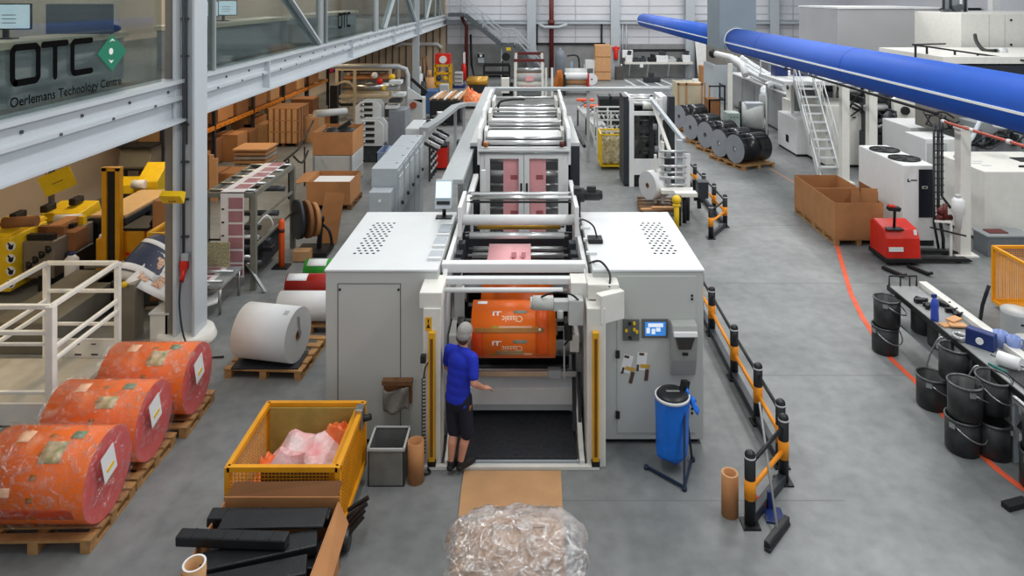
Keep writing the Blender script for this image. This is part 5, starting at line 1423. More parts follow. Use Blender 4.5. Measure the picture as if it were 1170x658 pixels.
# dark side cabinets
for s, x0, x1 in ((-1, xl - .19, xl - .03), (1, xr + .03, xr + .22)):
    MB().bx(x0, x1, 14.1, 17.2, 0, 2.55).build('side_cabinet', DARKP, t, bevel=.01); MB().bx(x0, x1, 14.1, 17.2, 2.55, 2.62).build('side_cabinet_top', GREYP, t, bevel=.006)
MB().bx(xl, xr, 14.4, 18.6, 0, 2.3).build('body', GREYP, t)
units = ((13.78, 15.1, 2.95), (15.2, 16.7, 3.08), (16.8, 18.6, 3.1))
for i, (y0, y1, zt) in enumerate(units):
    for s, x in ((-1, xl + .015), (1, xr - .015)):
        MB().prism([(y0, 2.25), (y0, zt - .18), (y0 + .16, zt), (y1 - .1, zt), (y1 - .02, zt - .1), (y1 - .02, 2.25)], x - .035, x + .035, 'x').build('side_frame', WHITE, t, bevel=.008)
        MB().bx(x - s * .10 - .03, x - s * .10 + .03, y0 + .5, y1 - .3, 2.45, zt - .12).build('inner_frame', WHITE2, t)
        for yy, zz in ((y0 + .12, 2.64), (y0 + .85, 2.74)):
            MB().cyl((x - s * .05, yy, zz), (x - s * .15, yy, zz), .06, n=14).build('bearing', DARK if (i + s) % 2 else STEEL, t)
    a, b = xl + .12, xr - .12
    MB().cyl((a, y0 + .12, 2.66), (b, y0 + .12, 2.66), .045, n=16).build('roller', ROLLER, t)
    MB().cyl((a, y0 + .22, 2.56), (b, y0 + .22, 2.56), .05, n=16).build('roller', DARK, t)
    MB().cyl((a, y0 + .34, 2.70), (b, y0 + .34, 2.70), .035, n=16).build('roller', STEEL, t)
    MB().prism([(y0 + .42, 2.60), (y0 + .46, 2.64), (y0 + .84, 2.78), (y0 + .87, 2.74), (y0 + .87, 2.4), (y0 + .42, 2.4)], a - .02, b + .02, 'x').build('hood_panel', WHITE, t, bevel=.006)
    MB().bx(a, b, y0 + .88, y1 - .05, 2.3, 2.60).build('gap_shade_block', DARK, t); MB().cyl((a, y0 + .98, 2.74), (b, y0 + .98, 2.74), .04, n=14).build('roller', DARK, t); MB().cyl((a, y1 - .12, 2.66), (b, y1 - .12, 2.66), .05, n=14).build('roller', STEEL, t)  # black block put in for the shaded gap behind the hood panel
    MB().bx(-.22, .04, y0 + 1.04, y0 + 1.12, 2.68, 2.78).build('grip', GREYP, t, bevel=.006)
    MB().cyl((a, y1 - .22, 2.9), (b, y1 - .22, 2.9), .035, n=16).build('roller', ROLLER, t)
    MB().bx(-.25, .06, y0 + .02, y0 + .08, 2.57, 2.61).build('plate_label', MIDG, t)
MB().cyl((xl + .02, 13.74, 2.5), (xr - .02, 13.74, 2.5), .022, n=12).build('cross_rod', STEEL, t)
MB().bx(xl, xr, 13.7, 13.74, 2.53, 2.57).build('cross_rail', WHITE, t)
m = MB().tube([(-.75, 17.2, 2.7), (-.72, 17.15, 2.95), (-.5, 17.2, 3.02), (-.1, 17.3, 3.02)], .03, smooth_steps=4); m.build('hose', DARK, t)
for x, mm in ((xl + .15, mat('copper_fitting', (176, 110, 60), .4, metal=.5)), (xr - .16, MAROON)): MB().cyl((x, 13.72, 2.62), (x, 13.72, 2.72), .045, n=12).build('fitting', mm, t)
for s in (-1, 1):
    x = PX + s * .92
# infeed rails between unwinder and press
t = thing('infeed_frame', 'white infeed frame bridging unwinder and printing press', 'frame', (PX, 12.5, 0))
MB().bx(-1.08, -.98, 11.1, 13.7, 2.0, 2.1).build('side_rail', WHITE, t, bevel=.01)
MB().bx(.78, .86, 11.3, 13.7, 1.9, 1.98).build('side_rail', WHITE, t, bevel=.01)
for x in (-1.03, .82): MB().bx(x - .05, x + .05, 12.3, 12.4, 0, 1.95).build('leg', WHITE, t)
MB().bx(-.88, -.80, 12.95, 13.03, 1.6, 2.35).build('upright', WHITE, t, bevel=.006)
for y, z, r in ((11.45, 2.36, .02), (11.7, 2.2, .025), (12.1, 2.1, .03), (12.5, 2.05, .02)): MB().cyl((-.98, y, z), (.82, y, z), r, n=12).build('roller', STEEL, t)

# cable tray gantry
TRAY = mat('cable_tray_grey', (166, 172, 174), .5, var=.03)
t = thing('cable_tray', 'long grey cable tray running back beside the press and across to the slitter', 'cable tray', (-1.3, 12, 0))
MB().bx(-1.47, -1.10, 11.75, 23.6, 2.42, 2.50).build('main_run', TRAY, t, bevel=.01)
MB().bx(-1.47, 4.75, 23.4, 23.75, 2.38, 2.48).build('cross_run', TRAY, t, bevel=.01)
for x, y in ((-1.28, 13.2), (-1.28, 18.2), (-1.28, 23.5), (2.0, 23.55), (4.65, 23.55)): MB().bx(x - .05, x + .05, y - .05, y + .05, 0, 2.4).build('leg', TRAY, t)
m = MB()
wire_panel(m, (-1.12, 12.2, 1.75), (0, 2.4, 0), (0, 0, .62), 22, 8, .012); m.build('cable_chain', MIDG, t, fix=False)
t = thing('display_terminal', 'small lit display terminal on the left enclosure at the end of the cable tray', 'terminal', (-1.30, 10.7, ZT))
MB().bx(-1.42, -1.18, 10.66, 10.82, ZT, ZT + .02).build('foot', DARK, t); MB().cyl((-1.3, 10.78, ZT), (-1.3, 10.78, ZT + .2), .03).build('stem', DARK, t)
d = MB().box((-1.30, 10.75, ZT + .36), (.26, .10, .44), (-.3, 0, 0)).build('housing', STEELG, t, bevel=.015)
MB().box((-1.30, 10.70, ZT + .44), (.23, .03, .24), (-.3, 0, 0)).build('screen', SCREEN, d)
MB().box((-1.30, 10.665, ZT + .25), (.2, .03, .05), (-.3, 0, 0)).build('slot', DARK, d)

# electrical cabinets left of the press
for k in range(5):
    y0 = 14.5 + k * .70
    t = thing('electrical_cabinet', 'grey electrical cabinet left of the press, %s' % ('nearest of the row', 'second from the near end', 'middle of the row', 'second from the far end', 'farthest of the row')[k], 'cabinet', (-2.99, y0 + .35, 0), 'electrical cabinets left of the press')
    MB().bx(-3.26, -2.72, y0 + .003, y0 + .697, .08, 2.0).build('body', STEELG, t, bevel=.01)
    MB().bx(-3.24, -2.74, y0 + .02, y0 + .68, 0, .08).build('plinth', DARK, t)
    d = MB().bx(-2.72, -2.705, y0 + .04, y0 + .66, .14, 1.94).build('door', STEELG, t, bevel=.004)
    MB().bx(-2.705, -2.69, y0 + .12, y0 + .58, 1.0, 1.8).build('door_panel', mat('pale_blue_grey', (196, 203, 208), .45), d, bevel=.003)
    MB().cyl((-2.69, y0 + .35, 1.2), (-2.65, y0 + .35, 1.2), .04, n=12).build('switch', DARK, d)
    MB().cyl((-2.82, y0 + .5, 2.0), (-2.82, y0 + .5, 2.02), .03, n=10).build('lifting_eye', GREYP, t)
t = thing('switch_box', 'small grey switch box in front of the nearest electrical cabinet', 'box', (-3.0, 14.3, 0))
MB().bx(-3.22, -2.78, 14.1, 14.47, 0, 1.62).build('body', STEELG, t, bevel=.01); MB().cyl((-3.0, 14.08, 1.45), (-3.0, 14.1, 1.45), .03, n=14).build('lamp', LW, t)

# ================================================================ slitter machine right of the press
YS = 20.4
t = thing('slitter_machine', 'white machine cabin with a big dark window and black side panels, right of the press', 'machine', (3.5, 21, 0))
a, b = X(719, YS), X(757, YS)
MB().bx(a, b, YS, YS + .1, .0, .35).build('base', WHITE2, t) if False else None
d = MB().bx(a, a + .14, YS, YS + .06, .0, 2.56).bx(b - .12, b, YS, YS + .06, .0, 2.56).bx(a + .1405, b - .1205, YS, YS + .06, 2.08, 2.2).bx(a + .1405, b - .1205, YS, YS + .06, .35, .82).bx(a + .1405, b - .1205, YS, YS + .06, 2.5, 2.56).build('front_frame', WHITE, t, bevel=.006)
wa, wb = a + .14, b - .12
MB().bx(wa, wb, YS + .02, YS + .03, .82, 2.08).build('window', glass('dark_window', (120, 120, 124), .1), t)
MB().bx(wa, wb, YS + .6, YS + .62, .0, 2.5).build('interior', DARK, t)
for z in (1.0, 1.35, 1.7, 1.95): MB().cyl((wa, YS + .3, z), (wb, YS + .3, z), .07, n=14).build('roller', STEEL, t)
for x, z in ((wa + .55, 1.75), (wa + .6, 1.1)):
    MB().cyl((x, YS + .15, z), (x + .12, YS + .15, z), .16, n=18).build('gear', MIDG, t); MB().cyl((x, YS + .14, z), (x + .3, YS + .14, z), .07, n=14).build('spindle', GREYP, t)
MB().bx(a - .16, a, YS + .03, YS + 1.0, .05, 2.62).build('side_panel', DARKP, t, bevel=.01); MB().bx(b + .2, b + .38, YS + .1, YS + 1.2, .05, 2.62).build('side_panel', DARKP, t, bevel=.01)
MB().bx(b, b + .2, YS + .3, YS + 1.2, 1.9, 2.6).build('side_cover', WHITE, t, bevel=.01)
MB().bx(a + .02, b - .02, YS + .62, YS + 1.2, 0, 2.1).build('body', GREYP, t)
MB().bx(a - .02, a + .06, YS + .02, YS + 1.1, 2.5, 2.62).build('top_beam', WHITE, t, bevel=.008); MB().bx(b - .06, b + .02, YS + .02, YS + 1.1, 2.5, 2.62).build('top_beam', WHITE, t, bevel=.008)
for y, z in ((YS + .5, 2.35), (YS + .75, 2.45), (YS + 1.0, 2.5)): MB().cyl((a + .05, y, z), (b - .05, y, z), .07, n=14).build('roller', ROLLER, t)
MB().cyl((a + .45, YS + .3, 2.3), (a + .75, YS + .3, 2.3), .10, n=16).build('motor', WHITE2, t); MB().bar((a + .2, YS + .4, 2.2), (a + .8, YS + .8, 2.55), .05, .05).build('strut', DARK, t)
MB().bx(a + .15, b - .13, YS + .01, YS + .05, .05, .34).build('opening', DARK, t)
MB().box((b - .05, YS - .015, 1.45), (.03, .03, .16)).build('handle', DARK, t)

# rewinder arm frame in front of it
t = thing('rewinder_frame', 'white rewinder stand with slanting top beam and horizontal rods, in front of the slitter', 'machine', (4.1, 18.6, 0))
P = lambda px, py, D: (X(px, D), D, Z(py, D))
MB().bar(P(743, 112, 20.6), P(781, 160, 18.4), .11, .09).build('slant_beam', STEELG, t, bevel=.008)
MB().bar(P(752, 112, 20.9), P(755, 132, 20.3), .16, .1).build('top_arm', WHITE, t, bevel=.008)
MB().bar(P(745, 116, 20.5), P(765, 172, 18.8), .09, .05).build('brace', WHITE2, t)
xa = X(779, 18.3)
MB().bx(xa - .12, xa + .02, 18.25, 18.4, 0, Z(160, 18.3)).build('post', STEELG, t, bevel=.008)
MB().bx(xa + .08, xa + .22, 18.3, 18.36, 0.1, Z(176, 18.3)).build('side_plate', WHITE, t, bevel=.006)
xb = X(757, 18.3)
MB().bx(xb - .03, xb + .05, 18.3, 18.4, 0, 1.75).build('post', WHITE2, t, bevel=.006); MB().bx(xb - .2, xb - .14, 18.35, 18.45, 0, 1.4).build('post', WHITE2, t)
for py, r in ((173, .035), (180, .025), (190, .04), (197, .03), (203, .04), (211, .03), (220, .045)):
    z = Z(py, 18.2); MB().cyl((xb - .1, 18.2, z), (xa + .1, 18.2, z), r, n=12).build('rod', ROLLER, t)
for py in (177, 192, 207): z = Z(py, 18.15); MB().box((xb + .12, 18.15, z), (.12, .1, .1)).build('clamp', MIDG, t)
MB().bx(xb - .1, xa + .5, 17.9, 18.2, .5, .6).build('lower_beam', WHITE2, t, bevel=.008)
for k, px in enumerate((776, 784, 790)):
    x = X(px, 17.0); MB().cyl((x, 17.0 + .2 * k, 0), (x, 17.0 + .2 * k, .72 - .1 * (k == 2)), .05, n=12).build('black_leg', DARK, t)
MB().bx(X(770, 17.2), X(795, 17.2), 17.0, 17.25, .68, .78).build('foot_beam', WHITE2, t, bevel=.008)
MB().box((X(802, 17.5), 17.5, .75), (.25, .3, .4)).build('control_box', DARKP, t)
for px, py in ((793, 205), (797, 214)): MB().bar(P(px, py, 17.8), P(px + 2, py + 24, 17.8), .09, .07).build('black_arm', DARK, t)
t = thing('yellow_valve_post', 'short bright yellow post with a round knob beside the rewinder stand', 'post', (X(773, 16.6), 16.6, 0))
x = X(773, 16.6)
MB().cyl((x, 16.6, 0), (x, 16.6, .70), .06, n=14).build('post', YEL2, t); MB().sphere((x, 16.6, .74), .11).build('knob', YEL2, t); MB().cyl((x - .1, 16.55, .62), (x + .08, 16.55, .62), .035).build('arm', YEL2, t)
# white reel on its pallet
y = 18.5; x = X(741, y)
t = thing('paper_reel', 'white paper reel standing on edge before the slitter', 'roll', (x, y, .16))
MB().ring((x - .05, y - .12, .60), (x + .36, y + .1, .60), .37, .06, n=40, mc=1).build('web_body', [PAPER, PAPERD], t); MB().ring((x - .06, y - .13, .60), (x + .37, y + .11, .60), .065, .05, n=18).build('core', CARD2, t)
o = make_pallet('brown pallet under the white paper reel before the slitter', (x + .2, 17.9 + .4, 0), -.1, 1.0, 1.2, WOODD, 'brown pallets in the middle')
tag(MB().box((x + .1, 17.75, .17), (.85, .1, .04), (0, 0, .06)).box((x + .3, 17.72, .22), (.7, .1, .03), (0, 0, -.03)).build('board_offcut', TAN), 'pair of boards lying at the front of the pallet below the white reel', 'board')

# yellow scrap cage, frame rack, conveyor, black boxes
t = cage('mesh_cage', 'small yellow cage filled with crumpled white scrap, left of the slitter', X(687, 22.4), X(687, 22.4) + .78, 22.4, 23.3, .1, 1.12, YEL2, 12, 10, wheels=False)
x = X(687, 22.4)
tag(crumple(x + .39, 22.85, .15, .7, .82, .9, 21, 18, 18).build('paper_scrap', mat('white_scrap', (220, 216, 196), .7, var=.2, scale=12, rgb2=(120, 116, 100)), solid=.004), 'crumpled white scrap in the small yellow cage', 'scrap')
t = thing('roller_rack', 'white tubular rack behind the small yellow cage', 'rack', (2.5, 25, 0))
xa, xb = X(681, 25), X(712, 25)
for x_ in (xa, (xa + xb) / 2, xb):
    for y_ in (24.6, 25.6): MB().bx(x_ - .03, x_ + .03, y_ - .03, y_ + .03, 0, 1.5).build('post', WHITE, t)
for z in (.4, .8, 1.2, 1.5):
    for y_ in (24.6, 25.6): MB().bar((xa, y_, z), (xb, y_, z), .05, .05).build('rail', WHITE, t)
for z in (.8, 1.2):
    for k in range(6): MB().cyl((xa + .1 + .16 * k, 24.6, z + .05), (xa + .1 + .16 * k, 25.6, z + .05), .03, n=8).build('bar', STEEL, t)
MB().bar((xa - .35, 24.3, 1.3), (xa + .05, 24.3, .05), .07, .05).build('brace', WHITE, t)
for k, px in enumerate((692, 704)):
    y_ = 27.5; x_ = X(px, y_)
    t = thing('black_crate', 'black crate stacked beyond the white rack, %s one' % ('left', 'right')[k], 'crate', (x_, y_, 0), 'black crates beyond the white rack')
    MB().bx(x_ - .25, x_ + .22, y_, y_ + .6, 0, 1.5).build('body', BLACKPL, t, bevel=.02); MB().bx(x_ - .28, x_ + .25, y_ - .02, y_ + .62, 1.5, 1.62).build('lid', mat('dark_grey_lid', (70, 74, 78), .5), t, bevel=.02)
t = thing('conveyor', 'low white and black conveyor running back between press and slitter', 'conveyor', (2.4, 28, 0))
MB().bar((X(666, 30), 30, .75), (X(690, 25.8), 25.8, .6), .5, .1).build('belt', GREYP, t)
for y_, px in ((30, 666), (28, 676), (26, 688)):
    for s in (-.22, .22): MB().bx(X(px, y_) + s - .03, X(px, y_) + s + .03, y_ - .03, y_ + .03, 0, .68).build('leg', DARK, t)
m = MB().bar((X(655, 27), 27, .5), (X(668, 24.5), 24.5, .3), .1, .1); m.build('tow_bar', DARK, t)
for k, (px, py, D, lab) in enumerate(((669, 114, 30, 'far'), (678, 121, 28.4, 'near'))):
    x_ = X(px, D); t = thing('scissor_lift', 'orange topped lift table on the conveyor between press and slitter, %s one' % lab, 'lift table', (x_, D, .7), 'orange lift tables')
    MB().box((x_, D, Z(py, D)), (.75, .4, .07), (0, 0, -.15)).build('top', mat('orange_lift_paint', (232, 84, 40), .4), t); m = MB().bar((x_ - .25, D, .8), (x_ + .2, D, Z(py, D) - .04), .04, .05).bar((x_ + .25, D, .8), (x_ - .2, D, Z(py, D) - .04), .04, .05); m.build('scissor_arms', MIDG, t)
    MB().box((x_, D, .78), (.7, .35, .06)).build('base', WHITE, t)

# ================================================================ black film rolls on pallets
rp = make_pallet('pallet under the black film rolls', (0, 0, 0), 0, 1.3, .95, WOOD, 'pallets under the black film rolls')
def make_black_roll():
    t = thing('film_roll', 'x', 'roll', (0, 0, 0), 'black film rolls on pallets')
    r, L_ = .46, 1.15
    MB().ring((-L_ / 2, 0, r), (L_ / 2, 0, r), r, .07, n=44, mc=1, mi=2).build('film', [ROLLBLK, ROLLEND, DARK], t)
    MB().ring((-L_ / 2 - .006, 0, r), (L_ / 2 + .006, 0, r), .085, .07, n=18).build('core', mat('grey_core', (96, 98, 104), .6), t)
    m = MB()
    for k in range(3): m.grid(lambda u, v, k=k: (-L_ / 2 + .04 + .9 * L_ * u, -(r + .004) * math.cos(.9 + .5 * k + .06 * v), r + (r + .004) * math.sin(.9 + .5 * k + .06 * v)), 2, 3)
    m.build('wrap_fold', mat('pale_film_fold', (92, 94, 102), .2, var=.2), t, solid=.002)  # paler grey strips along the black film
    return t
br = make_black_roll()
LB = ('nearest black film roll on a pallet, by the faded floor line', 'second nearest black film roll on its pallet, white label on its end', 'middle black film roll in the row of five', 'second farthest black film roll in the row', 'farthest black film roll, beside the plywood crate')
for i, (px, py) in enumerate(((841, 170), (823, 163.5), (807, 154), (790, 145.5), (777, 133))):
    D = DD(py, .60); x = X(px, D); az = .42
    c = (x + .52 * math.cos(az), D + .52 * math.sin(az))
    o = br if i == 0 else dup(br, (0, 0, 0))
    o.location = (c[0], c[1], .145); o.rotation_euler = (0, 0, az); o['label'] = LB[i]
    q = rp if i == 0 else dup(rp, (0, 0, 0))
    q.location = (c[0] + .02, c[1] + .02, 0); q.rotation_euler = (0, 0, az); q['label'] = 'pallet under the ' + LB[i].split(',')[0].replace(' on a pallet', '').replace(' on its pallet', '').replace(' in the row of five', '').replace(' in the row', '')
    if i in (0, 1):
        MB().box((x - .0 - .02 * math.cos(az), D - .02 * math.sin(az), .62), (.01, .2, .26), (0, 0, az)).build('label_sheet', PAPER, None)
        l = [ob for ob in COL.objects if ob.name.startswith('label_sheet')][-1]
        l.parent = o; l.matrix_parent_inverse = (Matrix.Translation(o.location) @ Euler(o.rotation_euler).to_matrix().to_4x4()).inverted()

# ================================================================ blue fabric duct through the square riser
XD, ZD, RD = 6.5, 4.17, .375
def duct_center(y): return (XD - .0 * y, y, ZD)
t = thing('air_duct', 'thick royal blue fabric air duct with a white seam crossing the upper right', 'duct', (XD, 20, 0))
yr0, yr1 = 21.9, 23.4
for a, b in ((6.0, yr0), (yr1, 39.5)):
    o = MB().cyl((XD, a, ZD), (XD, b, ZD), RD, n=48).build('fabric_tube', BLUEF, t)
    s = math.sin(-.08); m = MB().bar((XD - RD * math.cos(.12) - .004, a, ZD - .05), (XD - RD * math.cos(.12) - .004, b, ZD - .05), .03, .035); m.build('white_seam', LW, o)
    yy = a + 2.6
    while yy < b - .5:
        MB().ring((XD, yy, ZD), (XD, yy + .02, ZD), RD + .003, RD - .01, n=48).build('hoop_seam', mat('blue_seam', (24, 58, 176), .6), o); yy += 5.2
MB().ring((XD, yr0 - .06, ZD), (XD, yr0, ZD), RD + .02, RD - .02, n=40).build('collar', LW, t)
MB().bx(X(822, yr0) - .0, X(864, yr0) + .0, yr0, yr1, Z(56, yr0), 8.5).build('riser', mat('riser_blue_grey', (128, 142, 152), .5, var=.03, scale=1.5), t, bevel=.01)
MB().cyl((XD, 39.5, ZD), (XD, 39.55, ZD), RD * .97, n=40).build('end_cap', mat('blue_seam', (24, 58, 176), .6), t)
# ================================================================ far right: second press, dryer, stairs
def P3(px, py, D): return (X(px, D), D, Z(py, D))
# metal stairs
t = thing('metal_stairs', 'steep galvanised metal stairs with handrails leading up behind the cardboard bins', 'stairs', (9.05, 21.2, 0))
STG = mat('galvanised_steel', (214, 217, 217), .45, metal=.1, var=.04)
x0, x1, ya, yb, zt = 8.74, 9.36, 20.95, 23.0, 2.75
for x in (x0, x1): MB().bar((x, ya, .0), (x, yb, zt), .04, .2).build('stringer', STG, t)
for k in range(11):
    f = (k + .6) / 11.5; MB().bx(x0, x1, ya + (yb - ya) * f - .1, ya + (yb - ya) * f + .12, zt * f - .02, zt * f + .015).build('tread', STG, t)
for x in (x0 - .03, x1 + .03):
    MB().tube([(x, ya + .05, .0), (x, ya + .05, 1.0), (x, yb, zt + 1.0), (x, yb + .9, zt + 1.0)], .022).build('handrail', STG, t)
    MB().tube([(x, ya + .05, .55), (x, yb, zt + .55), (x, yb + .9, zt + .55)], .016).build('handrail', STG, t)
    for f in (.35, .7, 1.0): MB().cyl((x, ya + (yb - ya) * f, zt * f), (x, ya + (yb - ya) * f, zt * f + 1.0), .018, n=8).build('baluster', STG, t)
t = thing('access_platform', 'galvanised platform with railings and blue boxes at the top of the metal stairs', 'platform', (9.3, 24.4, 0))
MB().bx(8.4, 11.2, 23.05, 25.6, 2.62, 2.74).build('deck', STG, t)
for x in (9.6, 11.15):
    for y in (23.15, 25.5): MB().bx(x - .05, x + .05, y - .05, y + .05, 0, 2.62).build('leg', WHITE2, t)
for y in (25.5,):
    for z in (3.2, 3.6): MB().bar((8.45, y, z), (11.15, y, z), .035, .035).build('rail', STG, t)
for z in (3.2, 3.6): MB().bar((9.4, 23.15, z), (11.15, 23.15, z), .035, .035).build('rail', STG, t); MB().bar((8.45, 23.15, z), (8.45, 25.5, z), .035, .035).build('rail', STG, t)
for x in (8.45, 9.4, 10.3, 11.15):
    for y in (23.15, 25.5):
        if not (x == 8.45 and y < 24): MB().bx(x - .02, x + .02, y - .02, y + .02, 2.74, 3.62).build('baluster', STG, t)
for k, x in enumerate((8.9, 9.6, 10.25)): 
    tb = tag(MB().bx(x - .22, x + .22, 24.6, 25.1, 2.74, 3.12).build('blue_box', BLUED, bevel=.015), 'blue box on the platform at the top of the stairs, %s of three' % ('left', 'middle', 'right')[k], 'box', 'blue boxes on the platform')

# white cabinets beside the stairs
enclosure('machine_cabinet', 'small white cabinet standing left of the metal stairs', 'cabinet', 9.2 - .85, 9.2 - .05, 24.2, 26.0, 0, 1.3, WHITE)
t = [o for o in COL.objects if o.name.startswith('machine_cabinet') and not o.parent][-1]
t.location.x += .9
MB().bx(8.335, 8.35, 24.9, 25.15, .35, .6).build('vent', DARK, t)
t = enclosure('machine_enclosure', 'big white machine enclosure behind the metal stairs', 'machine', X(926, 22.8) + .45, X(966, 22.8) + .6, 22.7, 24.5, 0, 2.0, WHITE2)
# long grey machine cabin with panels, ducts on its roof
GRY = mat('machine_panel_grey', (150, 153, 154), .5, var=.05, scale=2)
t = thing('coating_machine', 'long grey panelled machine with silver ducts on its roof, behind the black rolls', 'machine', (9.2, 30, 0))
MB().bx(10.2, 12.4, 27.8, 35.2, .1, 1.62).build('body', GRY, t, bevel=.02)
MB().bx(10.17, 12.45, 27.75, 35.25, 1.62, 1.70).build('roof', WHITE, t, bevel=.01)
for k in range(4): MB().bx(10.17, 10.2, 28.0 + 1.8 * k, 29.7 + 1.8 * k, .2, 1.58).build('side_panel', GRY if k % 2 else MIDG, t, bevel=.004)
MB().bx(10.35, 10.85, 27.78, 27.8, .2, 1.5).build('front_door', WHITE2, t); MB().bx(10.95, 11.35, 27.77, 27.8, .15, 1.5).build('doorway', DARK, t)
SILV = mat('silver_duct', (196, 200, 202), .35, metal=.3)
for k, (x_, r_) in enumerate(((10.35, .15), (10.7, .11), (11.0, .13))): MB().tube([(x_, 28.2, 1.86), (x_, 31.5, 1.88), (x_ - .35, 32.3, 2.15), (x_ - 1.0, 33.0, 2.65)], r_, n=14).build('roof_duct', SILV, t)
MB().tube([(10.4, 29.4, 1.9), (9.8, 28.8, 1.85), (9.5, 28.3, 1.7), (9.48, 28.2, 1.5)], .15, n=14, smooth_steps=4).build('down_duct', SILV, t)
MB().cyl((X(872, 28.0), 28.0, .75), (X(872, 28.0), 28.0, 1.6), .16, n=20).build('filter_canister', MIDG, t); MB().tube([(9.38, 28.0, .75), (9.38, 27.9, .45), (9.2, 27.8, .35)], .09).build('elbow_pipe', GREYP, t)
MB().bx(11.3, 12.2, 28.5, 30, 1.7, 2.05).build('roof_unit', DARKP, t); MB().bx(11.5, 12.2, 31, 33, 1.7, 2.2).build('roof_box', WHITE2, t)
t = thing('blower', 'grey round blower housing with dark base between black rolls and grey machine', 'blower', (8.0, 27.8, 0))
x_ = X(857, 27.2)
MB().cyl((x_ - .42, 27.0, .95), (x_ + .35, 26.7, .95), .52, n=36).build('housing', GREYP, t); MB().cyl((x_ - .50, 27.03, .95), (x_ - .40, 27.0, .95), .55, n=36).build('rim', DARK, t)
MB().bx(x_ - .5, x_ + .45, 26.4, 27.2, .12, .5).build('base', DARKP, t, bevel=.02); MB().bx(x_ - .35, x_ + .3, 26.5, 26.95, .95, 1.5).build('cover', STEELG, t, bevel=.03)
for dx in (-.4, .35): MB().bx(x_ + dx - .05, x_ + dx + .05, 26.5, 27.1, 0, .12).build('skid', DARK, t)
x_ = X(838, 26.4)
t = thing('control_cabinet', 'pale greenish control cabinet with small lamps left of the round blower', 'cabinet', (x_, 26.6, 0))
MB().bx(x_ - .25, x_ + .22, 26.3, 26.9, .3, 1.15).build('body', mat('pale_green_grey', (186, 202, 196), .45), t, bevel=.01); MB().bx(x_ - .22, x_ + .18, 26.35, 26.85, 0, .3).build('stand', DARK, t)
for k in range(3): MB().cyl((x_ - .12 + .12 * k, 26.28, 1.0), (x_ - .12 + .12 * k, 26.3, 1.0), .025, n=10).build('lamp', GREENL, t)
x_ = X(876, 25.6)
tag(MB().tube([(x_, 25.6, 0), (x_, 25.6, 2.3)], .04).tube([(x_, 25.6, 2.3), (x_ - .3, 26.5, 2.5)], .04).build('drop_pipe', GREYP), 'thin grey upright pipe right of the round blower', 'pipe')

# grey machine with white swing arm under the riser
t = thing('extraction_unit', 'grey extraction unit with a white swing arm under the square duct riser', 'machine', (8.2, 37, 0))
MB().bx(X(815, 36), X(842, 36), 36, 38, 0, 2.0).build('cabinet', STEELG, t, bevel=.02); MB().prism([(36.0, 2.0), (36.0, 3.0), (37.5, 3.3), (38, 3.3), (38, 2.0)], X(818, 36), X(850, 36), 'x').build('hood', TAUPE, t)
MB().tube([P3(815, 61, 33), P3(836, 66, 32), P3(848, 74, 31), P3(852, 86, 30.5)], .15, n=14).build('swing_arm', WHITE, t); MB().sphere(P3(815, 61, 33), .22).build('nozzle', DARK, t)
tag(MB().bx(X(832, 30.5), X(837, 30.5), 30.5, 30.6, 0, 2.6).build('frame_post', WHITE2), 'thin white post under the swing arm of the extraction unit', 'post')
# timber crates
t = thing('plywood_crate', 'large pale plywood crate behind the farthest black roll', 'crate', (X(790, 32), 32.5, 0))
xa, xb = X(774, 32), X(803, 32)
MB().bx(xa, xb, 32, 33.2, .12, 1.55).build('panel_box', mat('pale_plywood', (214, 204, 176), .7, var=.04), t)
for x in (xa, xb - .08, xa + .02 + (xb - xa) * .3): MB().bx(x, x + .08, 31.97, 32, .12, 1.58).build('batten', TAN, t)
for z in (.12, 1.47): MB().bx(xa, xb, 31.97, 32, z, z + .09).build('batten', TAN, t)
for x in (xa, (xa + xb) / 2, xb - .1): MB().bx(x, x + .1, 32, 33.2, 0, .12).build('skid', WOODD, t)
MB().bx(xb - .35, xb - .1, 32.4, 32.6, 1.55, 1.7).build('lid_block', PAPER, t)
t = thing('wooden_frame_crate', 'brown timber frame crate in a black metal frame, right of the plywood crate', 'crate', (X(817, 31), 31.3, 0))
xa, xb = X(810, 31), X(829, 31)
MB().bx(xa, xb - .25, 31, 31.8, .1, .95).build('box', CARD2, t)
for x in (xa, xb - .06):
    for y in (31, 31.8): MB().bx(x, x + .06, y, y + .06, 0, 1.6).build('post', WOOD if x == xa else DARK, t)
for z in (.95, 1.55): MB().bar((xa, 31, z), (xb, 31, z), .06, .06).build('rail', DARK, t); MB().bar((xb - .03, 31, z), (xb - .03, 31.8, z), .06, .06).build('rail', DARK, t)
tag(MB().bx(X(802, 44), X(815, 44), 44, 44.9, 0, 1.1).build('cardboard_bin', CARD), 'single closed cardboard carton near the back wall left of the grey unit', 'box')
t = thing('leaning_board', 'pale grey panel leaning against the back wall above the carton', 'panel', (X(806, 46), 46, 0))
MB().bar((X(806, 46), 46, 0), (X(806, 46), 47.3, 3.2), .9, .05).build('sheet', mat('pale_panel', (206, 206, 204), .6), t); MB().cyl((X(801, 46), 46.95, 3.0), (X(801, 46), 46.90, 3.0), .22, n=18).build('black_ring', DARK, t)

